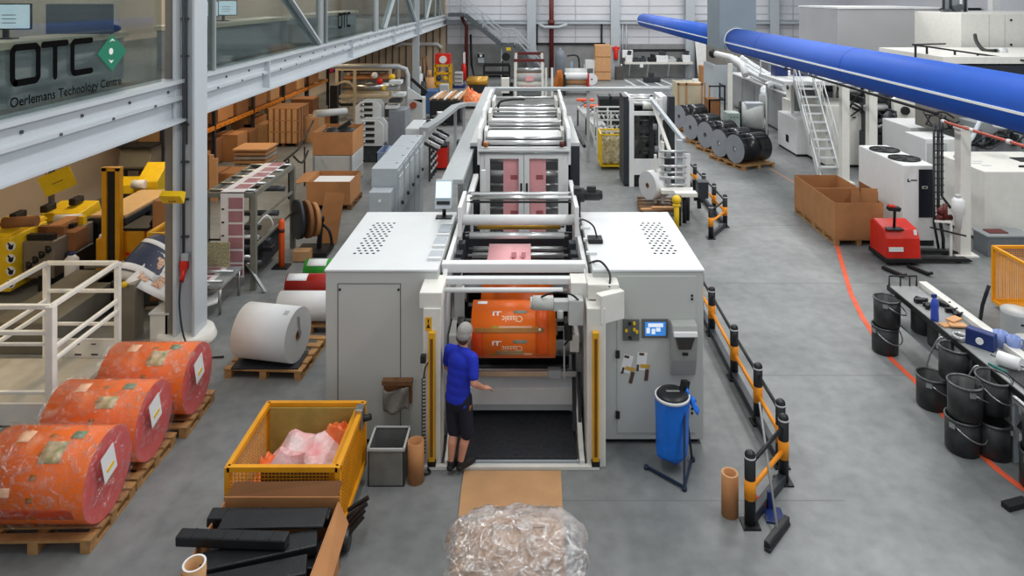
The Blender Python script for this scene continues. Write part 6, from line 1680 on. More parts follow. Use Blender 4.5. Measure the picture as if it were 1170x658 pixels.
# dryer towers top right
t = enclosure('dryer_tower', 'wide flat grey machine tower rising behind the blue duct at upper right', 'machine', X(957, 28), X(1072, 28), 28, 32, 2.6, Z(10, 28), mat('tower_grey', (168, 170, 172), .45, var=.04, scale=.6), plinth=False)
MB().bx(X(956, 28), X(1074, 28), 27.96, 32, Z(10, 28), Z(8, 28)).build('top_edge', WHITE, t)
for x in (X(962, 28), X(1066, 28)):
    for y in (28.2, 31.6): MB().bx(x - .1, x + .1, y - .1, y + .1, 0, 2.6).build('leg', WHITE2, t)
MB().bx(X(975, 28), X(1060, 28), 28.5, 31.5, 1.2, 2.6).build('lower_body', MIDG, t)
t = enclosure('dryer_tower', 'broad white machine tower with panel seams at the top right corner', 'machine', X(1098, 25), 21.5, 25, 29, 2.6, Z(15, 25), WHITE2, plinth=False)
for x in (X(1130, 25), X(1148, 25)): MB().bx(x - .01, x + .01, 24.99, 25, 2.7, Z(17, 25)).build('seam', GREYP, t)
for px, py in ((1155, 23), (1155, 51)): MB().cyl((X(px, 25), 24.97, Z(py, 25)), (X(px, 25), 25, Z(py, 25)), .04, n=10).build('screw', DARK, t)
for x in (X(1100, 25), 21):
    for y in (25.2, 28.7): MB().bx(x - .1, x + .1, y - .1, y + .1, 0, 2.6).build('leg', WHITE2, t)
MB().bx(X(1105, 25), 21.4, 25.5, 28.5, 1.0, 2.6).build('lower_body', GREYP, t)
structure(MB().bx(X(1075, 34), 21.9, 33.9, 34.2, Z(13, 34), Z(9, 34)).build('beam', DARK))  # black bar standing in for a dark gap, added, no real beam
t = thing('tower_column', 'white steel column rising between the two machine towers at upper right', 'post', (X(1138, 29.3), 29.3, 0)); MB().bx(X(1134, 29.3), X(1143, 29.3), 29.3, 29.6, 0, 6.6).build('shaft', WHITE, t)
MB().bx(X(1130, 29.3), X(1147, 29.3), 29.2, 29.7, 0, .03).build('base_plate', WHITE, t)
t = thing('valve_manifold', 'dark pipe and valve cluster between the two machine towers at upper right', 'valves', (X(1090, 27), 27, 0))
MB().bx(X(1078, 27), X(1106, 27), 27.0, 27.1, 3.4, Z(-20, 27)).build('back_plate', STEELG, t)
MB().bx(X(1088, 27) - .06, X(1088, 27) + .06, 27.0, 27.2, 0, 3.4).build('support', GREYP, t)
for px in (1078, 1086, 1098, 1103): MB().cyl((X(px, 26.8), 26.8, Z(52, 26.8)), (X(px, 26.8), 26.8, Z(-25, 26.8)), .05, n=10).build('pipe', DARK if px != 1098 else WHITE, t)
for px, py in ((1081, 14), (1094, 9), (1084, 25), (1096, 27), (1082, 38), (1101, 35), (1090, 46), (1079, 47)): MB().box((X(px, 26.7), 26.7, Z(py, 26.7)), (.34, .2, .22), (0, rnd.uniform(-.4, .4), 0)).build('valve', mat('valve_grey', (92, 98, 104), .4, metal=.3), t, bevel=.02)
MB().tube([P3(1083, 26, 26.6), P3(1088, 22, 26.5), P3(1100, 26, 26.5), P3(1103, 40, 26.6)], .05, smooth_steps=3).build('elbow', DARK, t)
t = thing('gallery', 'white machine gallery with black railing in front of the top right tower', 'platform', (14, 22, 0))
MB().bx(X(1062, 21.5), 18, 20.8, 24.6, 3.55, 3.75).build('deck', WHITE2, t)
MB().bx(X(1062, 21.5), 18, 20.8, 24.6, 3.1, 3.5).build('dark_slot', DARKP, t)
for x in (X(1066, 21.5), 17.6): MB().bx(x - .1, x + .1, 20.9, 21.1, 0, 3.1).build('leg', WHITE2, t)
MB().bar(P3(1043, 51, 22), P3(1190, 72, 20.6), .05, .05).build('railing', DARK, t); MB().bar(P3(1043, 51, 22), P3(1080, 50, 24), .05, .05).build('railing', DARK, t)
for px, py in ((1046, 52), (1059, 53), (1091, 58), (1117, 62)): D = 22 - 1.4 * (px - 1043) / 147; a = P3(px, py, D); MB().bx(a[0] - .025, a[0] + .025, D - .025, D + .025, 3.6 if px > 1062 else 2.6, a[2]).build('baluster', DARK, t)
for px in (1127, 1139, 1149, 1158): a = P3(px, 68, 20.9); MB().bar(a, (a[0] + (.25 if px in (1139, 1158) else -.12), 20.9, a[2] - .5), .12, .06).build('bracket', DARK, t)
MB().tube([P3(1114, 40, 24), P3(1116, 48, 23.5), P3(1124, 57, 23), P3(1138, 58, 22.5)], .06, n=10, smooth_steps=4).build('hose', DARK, t); MB().ring(P3(1140, 59, 22.5), P3(1149, 59, 22.5), .12, .09).build('hose_end', WHITE, t)

# clutter of press units between duct and chiller
DKM = mat('dark_machinery', (66, 70, 74), .45, metal=.3, var=.2)
def gear_unit(px, py, D, w, h, label, col=WHITE2, seed=0, base=True):
    rs = random.Random(seed); x = X(px, D); z = Z(py, D)
    t = thing('press_unit', label, 'machine', (x, D, 0), 'press units under the blue duct')
    MB().bx(x - w / 2, x + w / 2, D, D + 1.2, 0 if base else z - h * 1.2, z - h * .45).build('housing', col, t, bevel=.02)
    MB().bx(x - w * .42, x - w * .34, D - .02, D + 1.0, z - h * .5, z + h * .5).build('side_plate', col, t); MB().bx(x + w * .34, x + w * .42, D - .02, D + 1.0, z - h * .5, z + h * .4).build('side_plate', col, t)
    for k in range(5):
        y = D + .1 + .18 * k; zz = z + h * rs.uniform(-.35, .45); MB().cyl((x - w * .45, y, zz), (x + w * .45, y, zz), rs.uniform(.05, .12), n=12).build('roller', (ROLLER, DKM, STEEL)[k % 3], t)
    for k in range(4): MB().cyl((x + rs.uniform(-.4, .4) * w, D - .1, z + h * rs.uniform(-.4, .4)), (x + rs.uniform(-.4, .4) * w, D + .02, z + h * rs.uniform(-.4, .4)), rs.uniform(.05, .13), n=12).build('gear', DKM, t)
    MB().tube([(x - w * .4, D - .05, z + h * .4), (x, D - .12, z + h * .1), (x + w * .2, D - .08, z - h * .3), (x + w * .45, D - .05, z - h * .5)], .03, smooth_steps=3).build('hose', DARK, t)
for i, a in enumerate(((925, 104, 26.2, 1.2, .9, 'press unit with rollers behind the stair platform'), (962, 108, 26.2, 1.1, .9, 'press unit with dark gears left of the stair-foot post'),
                        (982, 118, 24.8, 1.2, 1.0, 'press unit with dark gears between the two white posts', DKM), (999, 128, 23.2, .75, .9, 'press unit with hoses right behind the chiller post', DKM), (1012, 140, 21.8, .8, .9, 'small dark press unit above the chiller fans', DKM))):
    gear_unit(*a, seed=i)
gear_unit(1126, 155, 19.8, 1.2, .8, 'grey press unit below the blue duct near the right edge', MIDG, 31); gear_unit(1158, 160, 19.8, 1.0, .8, 'press unit below the blue duct at the far right edge', WHITE2, 37)
for k, (px, py, D) in enumerate(((952, 94, 27), (961, 92, 27))): tag(MB().sphere(P3(px, py, D), .16, sc=(1.6, 1, .7)).build('red_handwheel', REDP), 'red valve wheel on top of the press units, %s of two' % ('left', 'right')[k], 'valve', 'red valve wheels')

# ================================================================ along the back wall
DB = 46.6
t = thing('tool_bench', 'long pale workbench shelf with tools along the back wall', 'bench', (X(752, DB), DB, 0))
xa, xb = X(714, DB), X(792, DB)
MB().bx(xa, xb, DB, DB + .7, Z(72.5, DB) - .05, Z(71, DB)).build('top', WHITE2, t)
for px in (720, 741, 765, 788): MB().bar((X(px, DB), DB + .05, Z(73, DB)), (X(px, DB), DB + .6, .1), .07, .07).build('strut', GREYP, t)
MB().bx(xa, xb, DB + .62, DB + .7, Z(60, DB), Z(57, DB)).build('upper_rail', DARK, t)
zt = Z(71, DB)
for k, (px, w, h, mm, lab) in enumerate(((719, .45, .75, PAPER, 'white machine box at the left end of the wall bench'), (727, .5, .3, DKM, 'dark tool at the left of the wall bench'), (735, .4, .4, DKM, 'dark vice on the wall bench'), (746, .55, .5, DARK, 'black machine on the wall bench'),
                              (757, .8, .7, PAPER, 'white apparatus in the middle of the wall bench'), (768, .6, .35, GREYP, 'grey apparatus on the wall bench'), (777, .4, .25, DKM, 'dark tool near the right end of the wall bench'), (785, .5, .75, PAPER, 'white box at the right end of the wall bench'))):
    x = X(px, DB); t = thing('bench_tool', lab, 'tool', (x, DB + .3, zt), 'tools on the wall bench')
    MB().bx(x - w / 2, x + w / 2, DB + .1, DB + .5, zt, zt + h * .6).build('body', mm, t, bevel=.03); MB().box((x + .04, DB + .3, zt + h * .8), (w * .55, .25, h * .4), (0, .2, 0)).build('head', DKM if mm is PAPER else mm, t, bevel=.02)
tag(MB().bx(X(731, DB), X(735, DB), DB - .02, DB, Z(77, DB), Z(71, DB)).build('hanging_paper', PAPER), 'white sheet hanging over the edge of the wall bench', 'paper')
tag(MB().bx(X(711, 47), X(723, 47), 46.9, 47.1, Z(66, 47), Z(57, 47)).build('switch_cabinet', PAPER, bevel=.03), 'white switch cabinet on the back wall left of the bench', 'cabinet')
t = thing('tall_cupboard', 'tall tan cardboard-coloured cupboard against the back wall', 'cupboard', (X(689, 45.5), 45.8, 0))
xa, xb = X(680, 45.5), X(698, 45.5)
MB().bx(xa, xb, 45.5, 46.3, 0.05, Z(51.5, 45.5)).build('body', TAN, t, bevel=.02)
for py in (65, 82): MB().bx(xa, xb, 45.49, 45.5, Z(py, 45.5) - .02, Z(py, 45.5) + .02).build('seam', CARD2, t)
MB().bx(xa + .05, xb - .05, 45.55, 46.25, 0, .05).build('plinth', DARK, t)
t = thing('fire_extinguisher', 'red fire extinguisher on the back wall right of the tan cupboard', 'extinguisher', (X(704, 47), 47.1, 1.4)); x = X(704, 47)
MB().lathe([(0, 0), (.14, 0), (.15, .05), (.15, .65), (.06, .8), (.05, .9), (0, .9)], (x, 47.1, Z(68, 47)), 14).build('cylinder', REDP, t); MB().box((x, 47.1, Z(55, 47)), (.5, .1, .15)).build('sign', REDP, t)
t = thing('dark_cabinet', 'dark grey floor cabinet below the fire extinguisher', 'cabinet', (X(708, 46), 46.2, 0)); MB().bx(X(703.5, 46), X(712.5, 46), 46, 46.5, 0, Z(76.5, 46)).build('body', mat('brown_grey_cabinet', (82, 78, 76), .5), t, bevel=.03); MB().cyl((X(710, 46), 45.97, 1.0), (X(710, 46), 46, 1.0), .06).build('lock', PAPER, t)
for k, px in enumerate((702.5, 705.5, 708.5, 711.5, 715.5)): tag(MB().cyl((X(px, 47.4), 47.4, Z(70, 47.4)), (X(px, 47.4), 47.4, Z(27, 47.4)), .045, n=8).build('riser_pipe', STEELG), 'thin grey riser pipe right of the tan cupboard, %s' % ('leftmost of five', 'second from the left', 'middle of five', 'second from the right', 'rightmost of five')[k], 'pipe', 'riser pipes on the back wall')
tag(MB().cyl((X(630, 47.2), 47.2, 0), (X(630, 47.2), 47.2, 8), .16, n=16).cyl((X(630, 47.2), 47.2, 3.6), (X(630, 47.2), 47.2, 3.9), .21, n=16).build('downpipe', MAROON), 'thick dark red downpipe on the middle of the back wall', 'pipe')
tag(MB().tube([(X(533, 47), 47, 0), (X(533, 47), 47, Z(30, 47)), (X(530, 47), 47, Z(25, 47)), (X(526, 47), 47, Z(15, 47))], .12, n=12).build('downpipe', MAROON), 'dark red pipe on the back wall under the stair landing', 'pipe')
m = MB().tube([(X(616, 47), 47, Z(28, 47)), (X(622, 47), 46.9, Z(31, 47)), (X(638, 47), 46.9, Z(31, 47)), (X(648, 47), 47, Z(28, 47))], .1, n=10); tag(m.build('pipe_bracket', STEELG), 'pale bracket loop behind the red downpipe under the girt', 'bracket')
# stairs down from the mezzanine on the back wall
t = thing('steel_stairs', 'grey steel stairs with railings descending along the back wall from the mezzanine', 'stairs', (X(560, 46), 46, 0))
pts = [P3(512, 17, 46), P3(530, 17, 46), P3(573, 52, 46), P3(588, 52, 46), P3(622, 88, 46)]
for dy in (0, .9):
    for a, b in zip(pts[:-1], pts[1:]): MB().bar((a[0], a[1] + dy, a[2]), (b[0], b[1] + dy, b[2]), .06, .25).build('stringer', mat('dark_stair_steel', (92, 98, 102), .45, metal=.3), t)
    for hgt in (.45, .8, 1.1):
        for a, b in zip(pts[:-1], pts[1:]): MB().bar((a[0], a[1] + dy, a[2] + hgt), (b[0], b[1] + dy, b[2] + hgt), .04, .04).build('handrail', STEELG, t)
    for i in range(4):
        a, b = pts[i], pts[i + 1]
        for f in (0, .5): MB().bar((a[0] + (b[0] - a[0]) * f, a[1] + dy, a[2] + (b[2] - a[2]) * f), (a[0] + (b[0] - a[0]) * f, a[1] + dy, a[2] + (b[2] - a[2]) * f + 1.1), .04, .04).build('baluster', STEELG, t)
for i in (1, 3):
    a, b = pts[i], pts[i + 1]
    for k in range(11):
        f = (k + .5) / 11; MB().bx(a[0] + (b[0] - a[0]) * f - .12, a[0] + (b[0] - a[0]) * f + .12, 46, 46.9, a[2] + (b[2] - a[2]) * f - .02, a[2] + (b[2] - a[2]) * f + .02).build('tread', STEELG, t)
MB().bx(pts[2][0], pts[3][0], 46, 46.9, pts[2][2] - .05, pts[2][2] + .02).build('landing', STEELG, t); MB().bx(pts[0][0], pts[1][0], 46, 46.9, pts[0][2] - .05, pts[0][2] + .02).build('landing', STEELG, t)
for q in (pts[2], pts[3]): MB().bar((q[0], 46.4, 0), (q[0], 46.4, q[2]), .1, .1).build('leg', STEELG, t)
MB().box((X(581, 45.9), 45.97, Z(56, 45.9)), (.3, .05, .2)).build('yellow_plate', YEL2, t)
# far-end unwinder with red bars, gas bottle etc.
t = thing('far_unwinder', 'white unwinding stand with dark red top bars, at the far end of the line', 'machine', (X(605, 38), 38, 0))
D = 38; xa, xb = X(589, D), X(620, D)
for x in (xa, xb):
    for y in (D, D + 1.8): MB().bx(x - .07, x + .07, y - .07, y + .07, 0, 2.3 if y > D else 1.9).build('post', WHITE2, t)
for y, py in ((D, 69), (D + 1.8, 61)): MB().bar((xa - .1, y, Z(py, y)), (xb + .1, y, Z(py, y)), .12, .16).build('top_bar', MAROON, t)
for py, r, mm in ((80, .12, STEEL), (88, .25, GREYP), (96, .2, WHITE2), (84, .08, CARD)): MB().cyl((xa, D + .5, Z(py, D + .5)), (xb, D + .5, Z(py, D + .5)), r, n=16).build('roller', mm, t)
MB().bx(xa + .3, xb - .35, D + .1, D + .14, Z(102, D), Z(99, D)).build('red_strip', REDP, t); MB().bx(xa + .55, xb - .5, D + .2, D + .24, Z(93, D), Z(87, D)).build('red_print', PINKW, t)
MB().bx(xa + .05, xb - .05, D + .6, D + 1.6, 0.05, .8).build('base', MIDG, t)
MB().bx(X(573, D), X(582, D), D - .3, D + .3, .3, Z(89, D)).build('drive_box', WHITE2, t); MB().bx(X(574, D), X(586, D), D + .2, D + .5, 0, .8).build('drive_leg', DARK, t)
for px in (624, 631): MB().bx(X(px, D) - .06, X(px, D) + .06, D + .2, D + .3, 0, Z(78, D)).build('side_post', WHITE2, t)
tag(MB().cyl((X(578, 44), 44, Z(65, 44)), (X(578, 44), 44.2, Z(65, 44)), .26, n=20).cyl((X(574, 44), 44.1, 0), (X(574, 44), 44.1, Z(70, 44)), .05).build('fan', DARK), 'round black fan on a thin post beneath the wall stairs', 'fan')
t = thing('gas_cylinder', 'tall grey gas cylinder near the back wall, above an orange sack', 'cylinder', (X(640, 42), 42, 0)); MB().lathe([(0, 0), (.30, 0), (.30, 1.9), (.22, 2.2), (.08, 2.3), (.06, 2.42), (0, 2.42)], (X(640, 42), 42, 0), 20).build('body', mat('slate_cylinder', (120, 128, 138), .4, var=.06), t); MB().bar((X(634, 42), 42, 1.7), (X(646, 42), 42, 1.7), .05, .05).build('strap', DARK, t)
tag(crumple(X(640, 40.6), 40.6, .02, .8, .6, 1.25, 44, 12, 12).build('orange_sack', mat('orange_brown_sheet', (196, 112, 44), .6, var=.15), solid=.01), 'orange brown sack in front of the grey gas cylinder', 'sack')
t = thing('reel_rack', 'rack of stacked pale rolls with red end frame, near the far wall', 'rack', (X(657, 39), 39, 0)); D = 39
for k, (py, r) in enumerate(((87, .2), (93, .22), (99, .24))): MB().cyl((X(645, D), D + .2 * k, Z(py, D)), (X(671, D), D + .2 * k, Z(py, D)), r, n=18).build('reel', (PAPER, CARD3, PAPER)[k], t)
for px in (645, 672): MB().bx(X(px, D) - .05, X(px, D) + .05, D - .2, D + .8, 0, Z(85, D)).build('end_frame', REDP if px > 650 else DARK, t)
MB().ring((X(646, D), D + .6, .9), (X(670, D), D + .6, .9), .55, .5, n=20).build('hoop', GREYP, t)
t = thing('cable_drum', 'white round cable drum near the tan cupboard', 'drum', (X(676, 43.5), 43.5, 0)); MB().cyl((X(676, 43.5), 43.4, .36), (X(676, 43.5), 43.55, .36), .36, n=26).build('flange', PAPER, t); MB().cyl((X(676, 43.5), 43.55, .36), (X(676, 43.5), 43.9, .36), .2, n=20).build('hub', DKM, t); MB().cyl((X(676, 43.5), 43.38, .36), (X(676, 43.5), 43.4, .36), .05).build('axle', DARK, t)
tag(MB().bx(X(669, 45.5), X(680, 45.5), 45.6, 46.2, .8, Z(69, 45.5)).bx(X(669.5, 45.5), X(671, 45.5), 45.6, 45.7, 0, .8).bx(X(678, 45.5), X(679.5, 45.5), 45.6, 45.7, 0, .8).build('pale_cabinet', WHITE), 'pale cabinet on legs beside the tan cupboard', 'cabinet')
t = thing('hand_pump', 'small blue and steel pump stand right of the gas cylinder', 'pump', (X(653, 43), 43, 0)); MB().cyl((X(653, 43), 43, 0), (X(653, 43), 43, 1.5), .08).build('column', BLUEBIN, t); MB().tube([(X(648, 43), 43, Z(64, 43)), (X(656, 43), 43, Z(63, 43)), (X(661, 43), 43, Z(66, 43)), (X(662, 43), 43, 1.0)], .05, smooth_steps=3).build('hose', DARK, t); MB().bx(X(650, 43), X(664, 43), 43, 43.4, .7, 1.0).build('tank', GREYP, t)
tag(MB().box((X(754, 42), 44.8, .18), (1.0, .5, .3), (0, 0, .2)).box((X(754, 42), 44.9, .45), (.3, .3, .3)).build('floor_cleaner', DKM), 'small dark machine standing on the white floor hatching', 'machine')
# ================================================================ left: printing and slitting area under the mezzanine
FRM = mat('olive_grey_frame', (122, 122, 112), .5, metal=.2, var=.08)
def P3(px, py, D): return (X(px, D), D, Z(py, D))
WEBW = mat('white_printed_web', (226, 222, 222), .5, var=.03)
WEBP = mat('mauve_print_block', (170, 120, 126), .5, var=.08)
t = thing('web_inspection_frame', 'grey table frame with white and mauve printed web hanging down, right of the wide column', 'machine', (-5.7, 14.3, 0))
x0, x1, y0, y1, zt = -6.12, -5.22, 13.3, 15.5, 1.80
for x in (x0, x1):
    for y in (y0, y1): MB().bx(x - .05, x + .05, y - .05, y + .05, 0, zt).build('leg', FRM, t)
for y in (y0, y1): MB().bar((x0, y, zt), (x1, y, zt), .07, .09).build('top_rail', FRM, t)
for x in (x0, x1): MB().bar((x, y0, zt), (x, y1, zt), .07, .09).build('top_rail', FRM, t)
for z in (1.25, .8): MB().bar((x1, y0, z), (x1, y1, z), .04, .05).build('side_rail', FRM, t)
MB().bar((x0, y0, .95), (x1, y0, .95), .03, .03).build('cross_rod', DARK, t)
MB().bx(x0 + .05, x1 - .35, y0 + .1, y1 - .1, zt - .06, zt - .02).build('table_sheet', mat('dull_table', (150, 148, 138), .5), t)
for k in range(5): MB().cyl((x0, y0 + .12 + .5 * k, zt + .05), (x1, y0 + .12 + .5 * k, zt + .05), .03, n=12).build('roller', STEEL, t)
wx0, wx1 = -5.80, -5.36
w_ = MB().bx(wx0, wx1, y0 - .12, y0 - .115, .28, zt + .06).bx(wx0, wx1, y0 - .12, y1 - .05, zt + .085, zt + .09).build('web', WEBW, t)
for k in range(6): MB().bx(wx0 + .15, wx1 - .02, y0 - .126, y0 - .121, .32 + .25 * k, .53 + .25 * k).build('print_block', WEBP, w_)
for k in range(5): MB().bx(wx0 + .15, wx1 - .02, y0 + .1 + .44 * k, y0 + .42 + .44 * k, zt + .091, zt + .094).build('print_block', WEBP, w_)
m = MB()
for k in range(6): m.bx(wx0 + .02, wx0 + .07, y0 - .126, y0 - .121, .30 + .25 * k, .33 + .25 * k)
m.build('register_marks', DARK, w_)
for k in range(4): MB().cyl((x0 + .05, y0 + .3 + .1 * k, .5 + .16 * k), (x1 - .1, y0 + .3 + .1 * k, .5 + .16 * k), .05, n=12).build('roller', (STEEL, DKM, ROLLER, DARK)[k], t)
for z, y in ((.35, 13.7), (.62, 14.2), (1.05, 14.6), (1.45, 15.0)): MB().cyl((x0, y, z), (x1, y, z), .06, n=12).build('roller', DKM, t)
MB().bx(x0 + .1, x1 - .1, 14.0, 15.2, .15, .75).build('gearbox', DARKP, t, bevel=.02); MB().bx(-5.3, -5.1, 13.9, 14.05, .5, .58).build('bracket', DARK, t)
MB().tube([(-5.2, 13.4, 1.2), (-5.05, 13.5, 1.35), (-5.0, 13.7, 1.1), (-5.2, 13.9, .9)], .015, smooth_steps=4).build('hose', PAPER, t)
MB().bar((-5.35, 13.3, .5), (-4.95, 13.15, .02), .06, .03).build('rail_end', STEEL, t)
t = thing('web_table', 'low steel table with printed web in front of the tall web frame', 'table', (-5.85, 12.6, 0))
MB().bx(-6.5, -5.35, 12.2, 13.1, .48, .52).build('top', MIDG, t); w2 = MB().bx(-6.3, -5.6, 12.2, 13.1, .522, .526).build('web', WEBW, t)
for k in range(2): MB().bx(-6.1, -5.7, 12.25 + .42 * k, 12.6 + .42 * k, .527, .53).build('print_block', WEBP, w2)
for x in (-6.45, -5.4):
    for y in (12.25, 13.05): MB().cyl((x, y, 0), (x, y, .48), .025, n=10).build('leg', STEEL, t)
for y in (12.25, 12.7): MB().cyl((-6.5, y, .58), (-5.35, y, .58), .03, n=10).build('roller', STEEL, t)
MB().bar((-5.45, 12.3, .3), (-6.3, 12.0, .1), .5, .03).build('chute', PAPER, t)
tag(MB().bx(-6.35, -5.55, 13.0, 13.02, .55, 1.0).build('mesh_screen', mat('speckled_screen', (110, 116, 124), .5, scale=30, rgb2=(190, 180, 120)), bevel=.004), 'speckled grey screen standing behind the hanging web at the column', 'screen')
# orange flexible bollard
t = thing('bollard', 'slim orange bollard with dark band on the floor beside the reel', 'bollard', (-5.08, 14.4, 0)); MB().lathe([(0, 0), (.06, .02), (.06, .92), (.045, .98), (0, .99)], (-5.08, 14.4, 0), 16).build('post', mat('orange_bollard', (232, 92, 34), .45), t)
MB().ring((-5.08, 14.4, .72), (-5.08, 14.4, .80), .062, .05).build('band', MAROON, t); MB().bx(-5.24, -4.92, 14.25, 14.55, 0, .025).build('foot', DARK, t)
# reel with brown discs
t = thing('reel_unwinder', 'brown double disc reel on a black trolley beside the orange bollard', 'reel', (-4.75, 15.2, 0))
for k, (x, r) in enumerate(((-5.05, .42), (-4.86, .40), (-4.70, .36))): MB().cyl((x, 15.2, .72), (x + .07, 15.25, .72), r, n=32).build('disc', (DARKP, CARD2, CARD)[k], t); 
MB().cyl((-4.66, 15.2, .72), (-4.45, 15.25, .72), .07, n=14).build('shaft', DARK, t); MB().bar((-4.5, 15.2, .75), (-4.55, 15.2, .1), .09, .07).build('stand', DARK, t); MB().bx(-5.0, -4.3, 14.9, 15.5, .03, .1).build('base', DARK, t); MB().bx(-4.95, -4.6, 14.65, 14.9, .02, .22).build('wood_box', CARD3, t)
MB().tube([(-4.45, 15.2, .6), (-4.3, 15.1, .5), (-4.25, 15.1, .2), (-4.35, 15.0, .08)], .03, smooth_steps=4).build('hose', DARK, t)
tag(MB().bar((-4.55, 15.75, .0), (-4.45, 16.1, 1.05), .5, .02).build('leaning_board', CARD), 'cardboard sheet leaning behind the brown reel', 'board')
# cardboard bins and crates
def carton(x0, x1, y0, y1, z0, z1, label, mm=CARD, grp='closed cardboard cartons', nm='carton', pal=False):
    t = thing(nm, label, 'box', ((x0 + x1) / 2, (y0 + y1) / 2, z0), grp)
    MB().bx(x0, x1, y0, y1, z0, z1).build('body', mm, t, bevel=.006); MB().bx((x0 + x1) / 2 - .04, (x0 + x1) / 2 + .04, y0 - .003, y1, z1, z1 + .003).build('tape', CARD2, t)
    return t
D = 18.2
make_pallet('dark pallet under the open cardboard bin near the electrical cabinets', (-5.2, D + .6, 0), 0, 1.2, 1.2, WOODD, 'pallets in the left storage')
b = open_box(-5.78, -4.64, D, D + 1.15, .145, .74, 'open cardboard bin on a pallet, in front of the two grey crates', CARD, grp='bins in the left storage')
MB().bx(-5.7, -4.7, D + .1, D + .9, .16, .66).build('white_liner', PAPER, b)
MB().add([(-5.78, D, .74), (-5.78, D + 1.15, .74), (-6.15, D + 1.1, .70), (-6.15, D + .1, .66)], [(0, 1, 2, 3)]).build('flap', CARD, b, solid=.01)
for k, (z0, z1) in enumerate(((.02, .45), (.47, .92))):
    t = thing('grey_crate', 'grey collapsible crate left of the electrical cabinets, %s of two' % ('lower', 'upper')[k], 'crate', (-5.7, 21, z0), 'grey crates under the brown bin')
    MB().bx(-6.28, -5.12, 20.35, 21.7, z0, z1).build('body', GREYP, t, bevel=.015)
    for x in (-6.24, -5.16): MB().bx(x - .03, x + .03, 20.33, 20.35, z0, z1).build('corner_rib', MIDG, t)
b = open_box(-6.28, -5.12, 20.35, 21.7, .94, 1.60, 'brown open-topped bin stacked on the grey crates', CARD, grp='bins in the left storage')
tag(MB().sphere((-5.9, 21, 1.45), .3, sc=(1, 1.2, .6)).sphere((-5.5, 21.1, 1.45), .28, sc=(1.2, 1, .6)).bar((-5.8, 21, 1.5), (-5.4, 21.2, 1.75), .12, .12).build('black_bundle', DARK), 'dark machine parts heaped in the brown bin on the grey crates', 'parts')
D = 25.7; xa, xb = X(306, D), X(340, D)
make_pallet('pallet under the tall block of ribbed cardboard trays', ((xa + xb) / 2, D + .7, 0), 0, 1.15, 1.3, WOODD, 'pallets in the left storage')
for j in range(3):
    z0 = .145 + .43 * j; t = thing('tray_stack', 'layer of brown ribbed cardboard trays on the tall pallet, %s of three' % ('lowest', 'middle', 'topmost')[j], 'trays', ((xa + xb) / 2, D + .6, z0), 'cardboard tray layers')
    MB().bx(xa, xb, D + .03, D + 1.3, z0, z0 + .42).build('core_block', CARD2, t)
    for k in range(5): x = xa + (xb - xa) * (k + .5) / 5; MB().bx(x - .07, x + .07, D, D + .03, z0, z0 + .42).build('rib', CARD3, t)
    for k in range(4): y = D + .2 + .3 * k; MB().bx(xb, xb + .02, y - .08, y + .08, z0, z0 + .42).build('rib', CARD, t)
    MB().bx(xa - .01, xb + .02, D - .005, D + 1.3, z0 + .395, z0 + .425).build('lid_sheet', CARD, t)
D = 22; t = make_pallet('pallet under the sheet-covered tray pile left of the tall tray block', (X(285, D), D + .5, 0), 0, 1.1, 1.0, WOOD, 'pallets in the left storage')
x = X(285, D)
for j in range(4): tag(MB().bx(x - .52, x + .52, D + .05, D + .95, .145 + .13 * j, .145 + .13 * j + .09).build('film_sleeve_stack', TAN if j % 2 else mat('greyish_sheet', (186, 176, 166), .6, var=.15), bevel=.01), 'flat sleeve layer in the tray pile, %s of four' % ('lowest', 'second', 'third', 'topmost')[j], 'tray', 'flat layers of the tray pile')
tag(MB().bx(x - .55, x + .55, D, D + 1.0, .67, .74).build('cover_sheet', TAN, bevel=.01), 'tan cardboard cover on the tray pile', 'cover')
for k, (px, w, h, D, lab) in enumerate(((250, 1.0, .62, 19.5, 'brown carton beside the planks right of the wide column'), (272, .8, .8, 24.5, 'brown carton behind the sheet-covered tray pile'), (292, .9, .75, 26.2, 'brown carton left of the tall tray block'), (258, .8, .9, 23.5, 'brown carton under the orange rack beam'),
                               (345, .9, 1.35, 28.5, 'tall brown carton right behind the tray block'), (352, .8, .95, 26.5, 'brown carton with rounded flap right of the tray block'), (365, .9, .55, 30, 'low carton with papers beyond the tray block'))):
    x = X(px, D); carton(x - w / 2, x + w / 2, D, D + .8, .0, h, lab, (CARD, CARD2, CARD3)[k % 3])
for k, px in enumerate((236, 240, 245)): x = X(px, 19); tag(MB().bx(x - .06, x + .06, 19, 19.1, 0, 1.35 - .1 * k).build('timber_plank', TAN), 'upright timber plank right of the wide column, %s of three' % ('left', 'middle', 'right')[k], 'plank', 'upright timber planks')
# pallet rack with orange beams
XR = -10.2
t = thing('pallet_rack', 'pallet rack with dark uprights and orange beams along the left wall', 'rack', (XR - .5, 28, 0))
OBEAM = mat('orange_rack_beam', (226, 138, 40), .45, var=.06)
for y in (19.5, 22.7, 25.9, 29.1, 32.3, 35.5):
    for x in (XR, XR - 1.1): MB().bx(x - .05, x + .05, y - .05, y + .05, 0, 3.5).build('upright', DARKP, t)
for z in (1.22, 2.6):
    for x in (XR + .02, XR - 1.1): MB().bx(x - .03, x + .03, 19.5, 35.5, z, z + .13).build('beam', OBEAM, t)
m = MB()
for k in range(44): m.cyl((XR + .04, 19.8 + .36 * k, 1.285), (XR + .056, 19.8 + .36 * k, 1.285), .03, n=6)
m.build('beam_holes', CARD2, t)
for k in range(10): MB().bx(XR - 1.1, XR, 19.7 + 1.6 * k, 20.6 + 1.6 * k, 1.35, 1.38).build('shelf_board', WOODD, t)
def rack_box(y, z, w, h, mm, lab): return carton(XR - .95, XR - .05, y, y + w, z, z + h, lab, mm, 'cartons in the pallet rack')
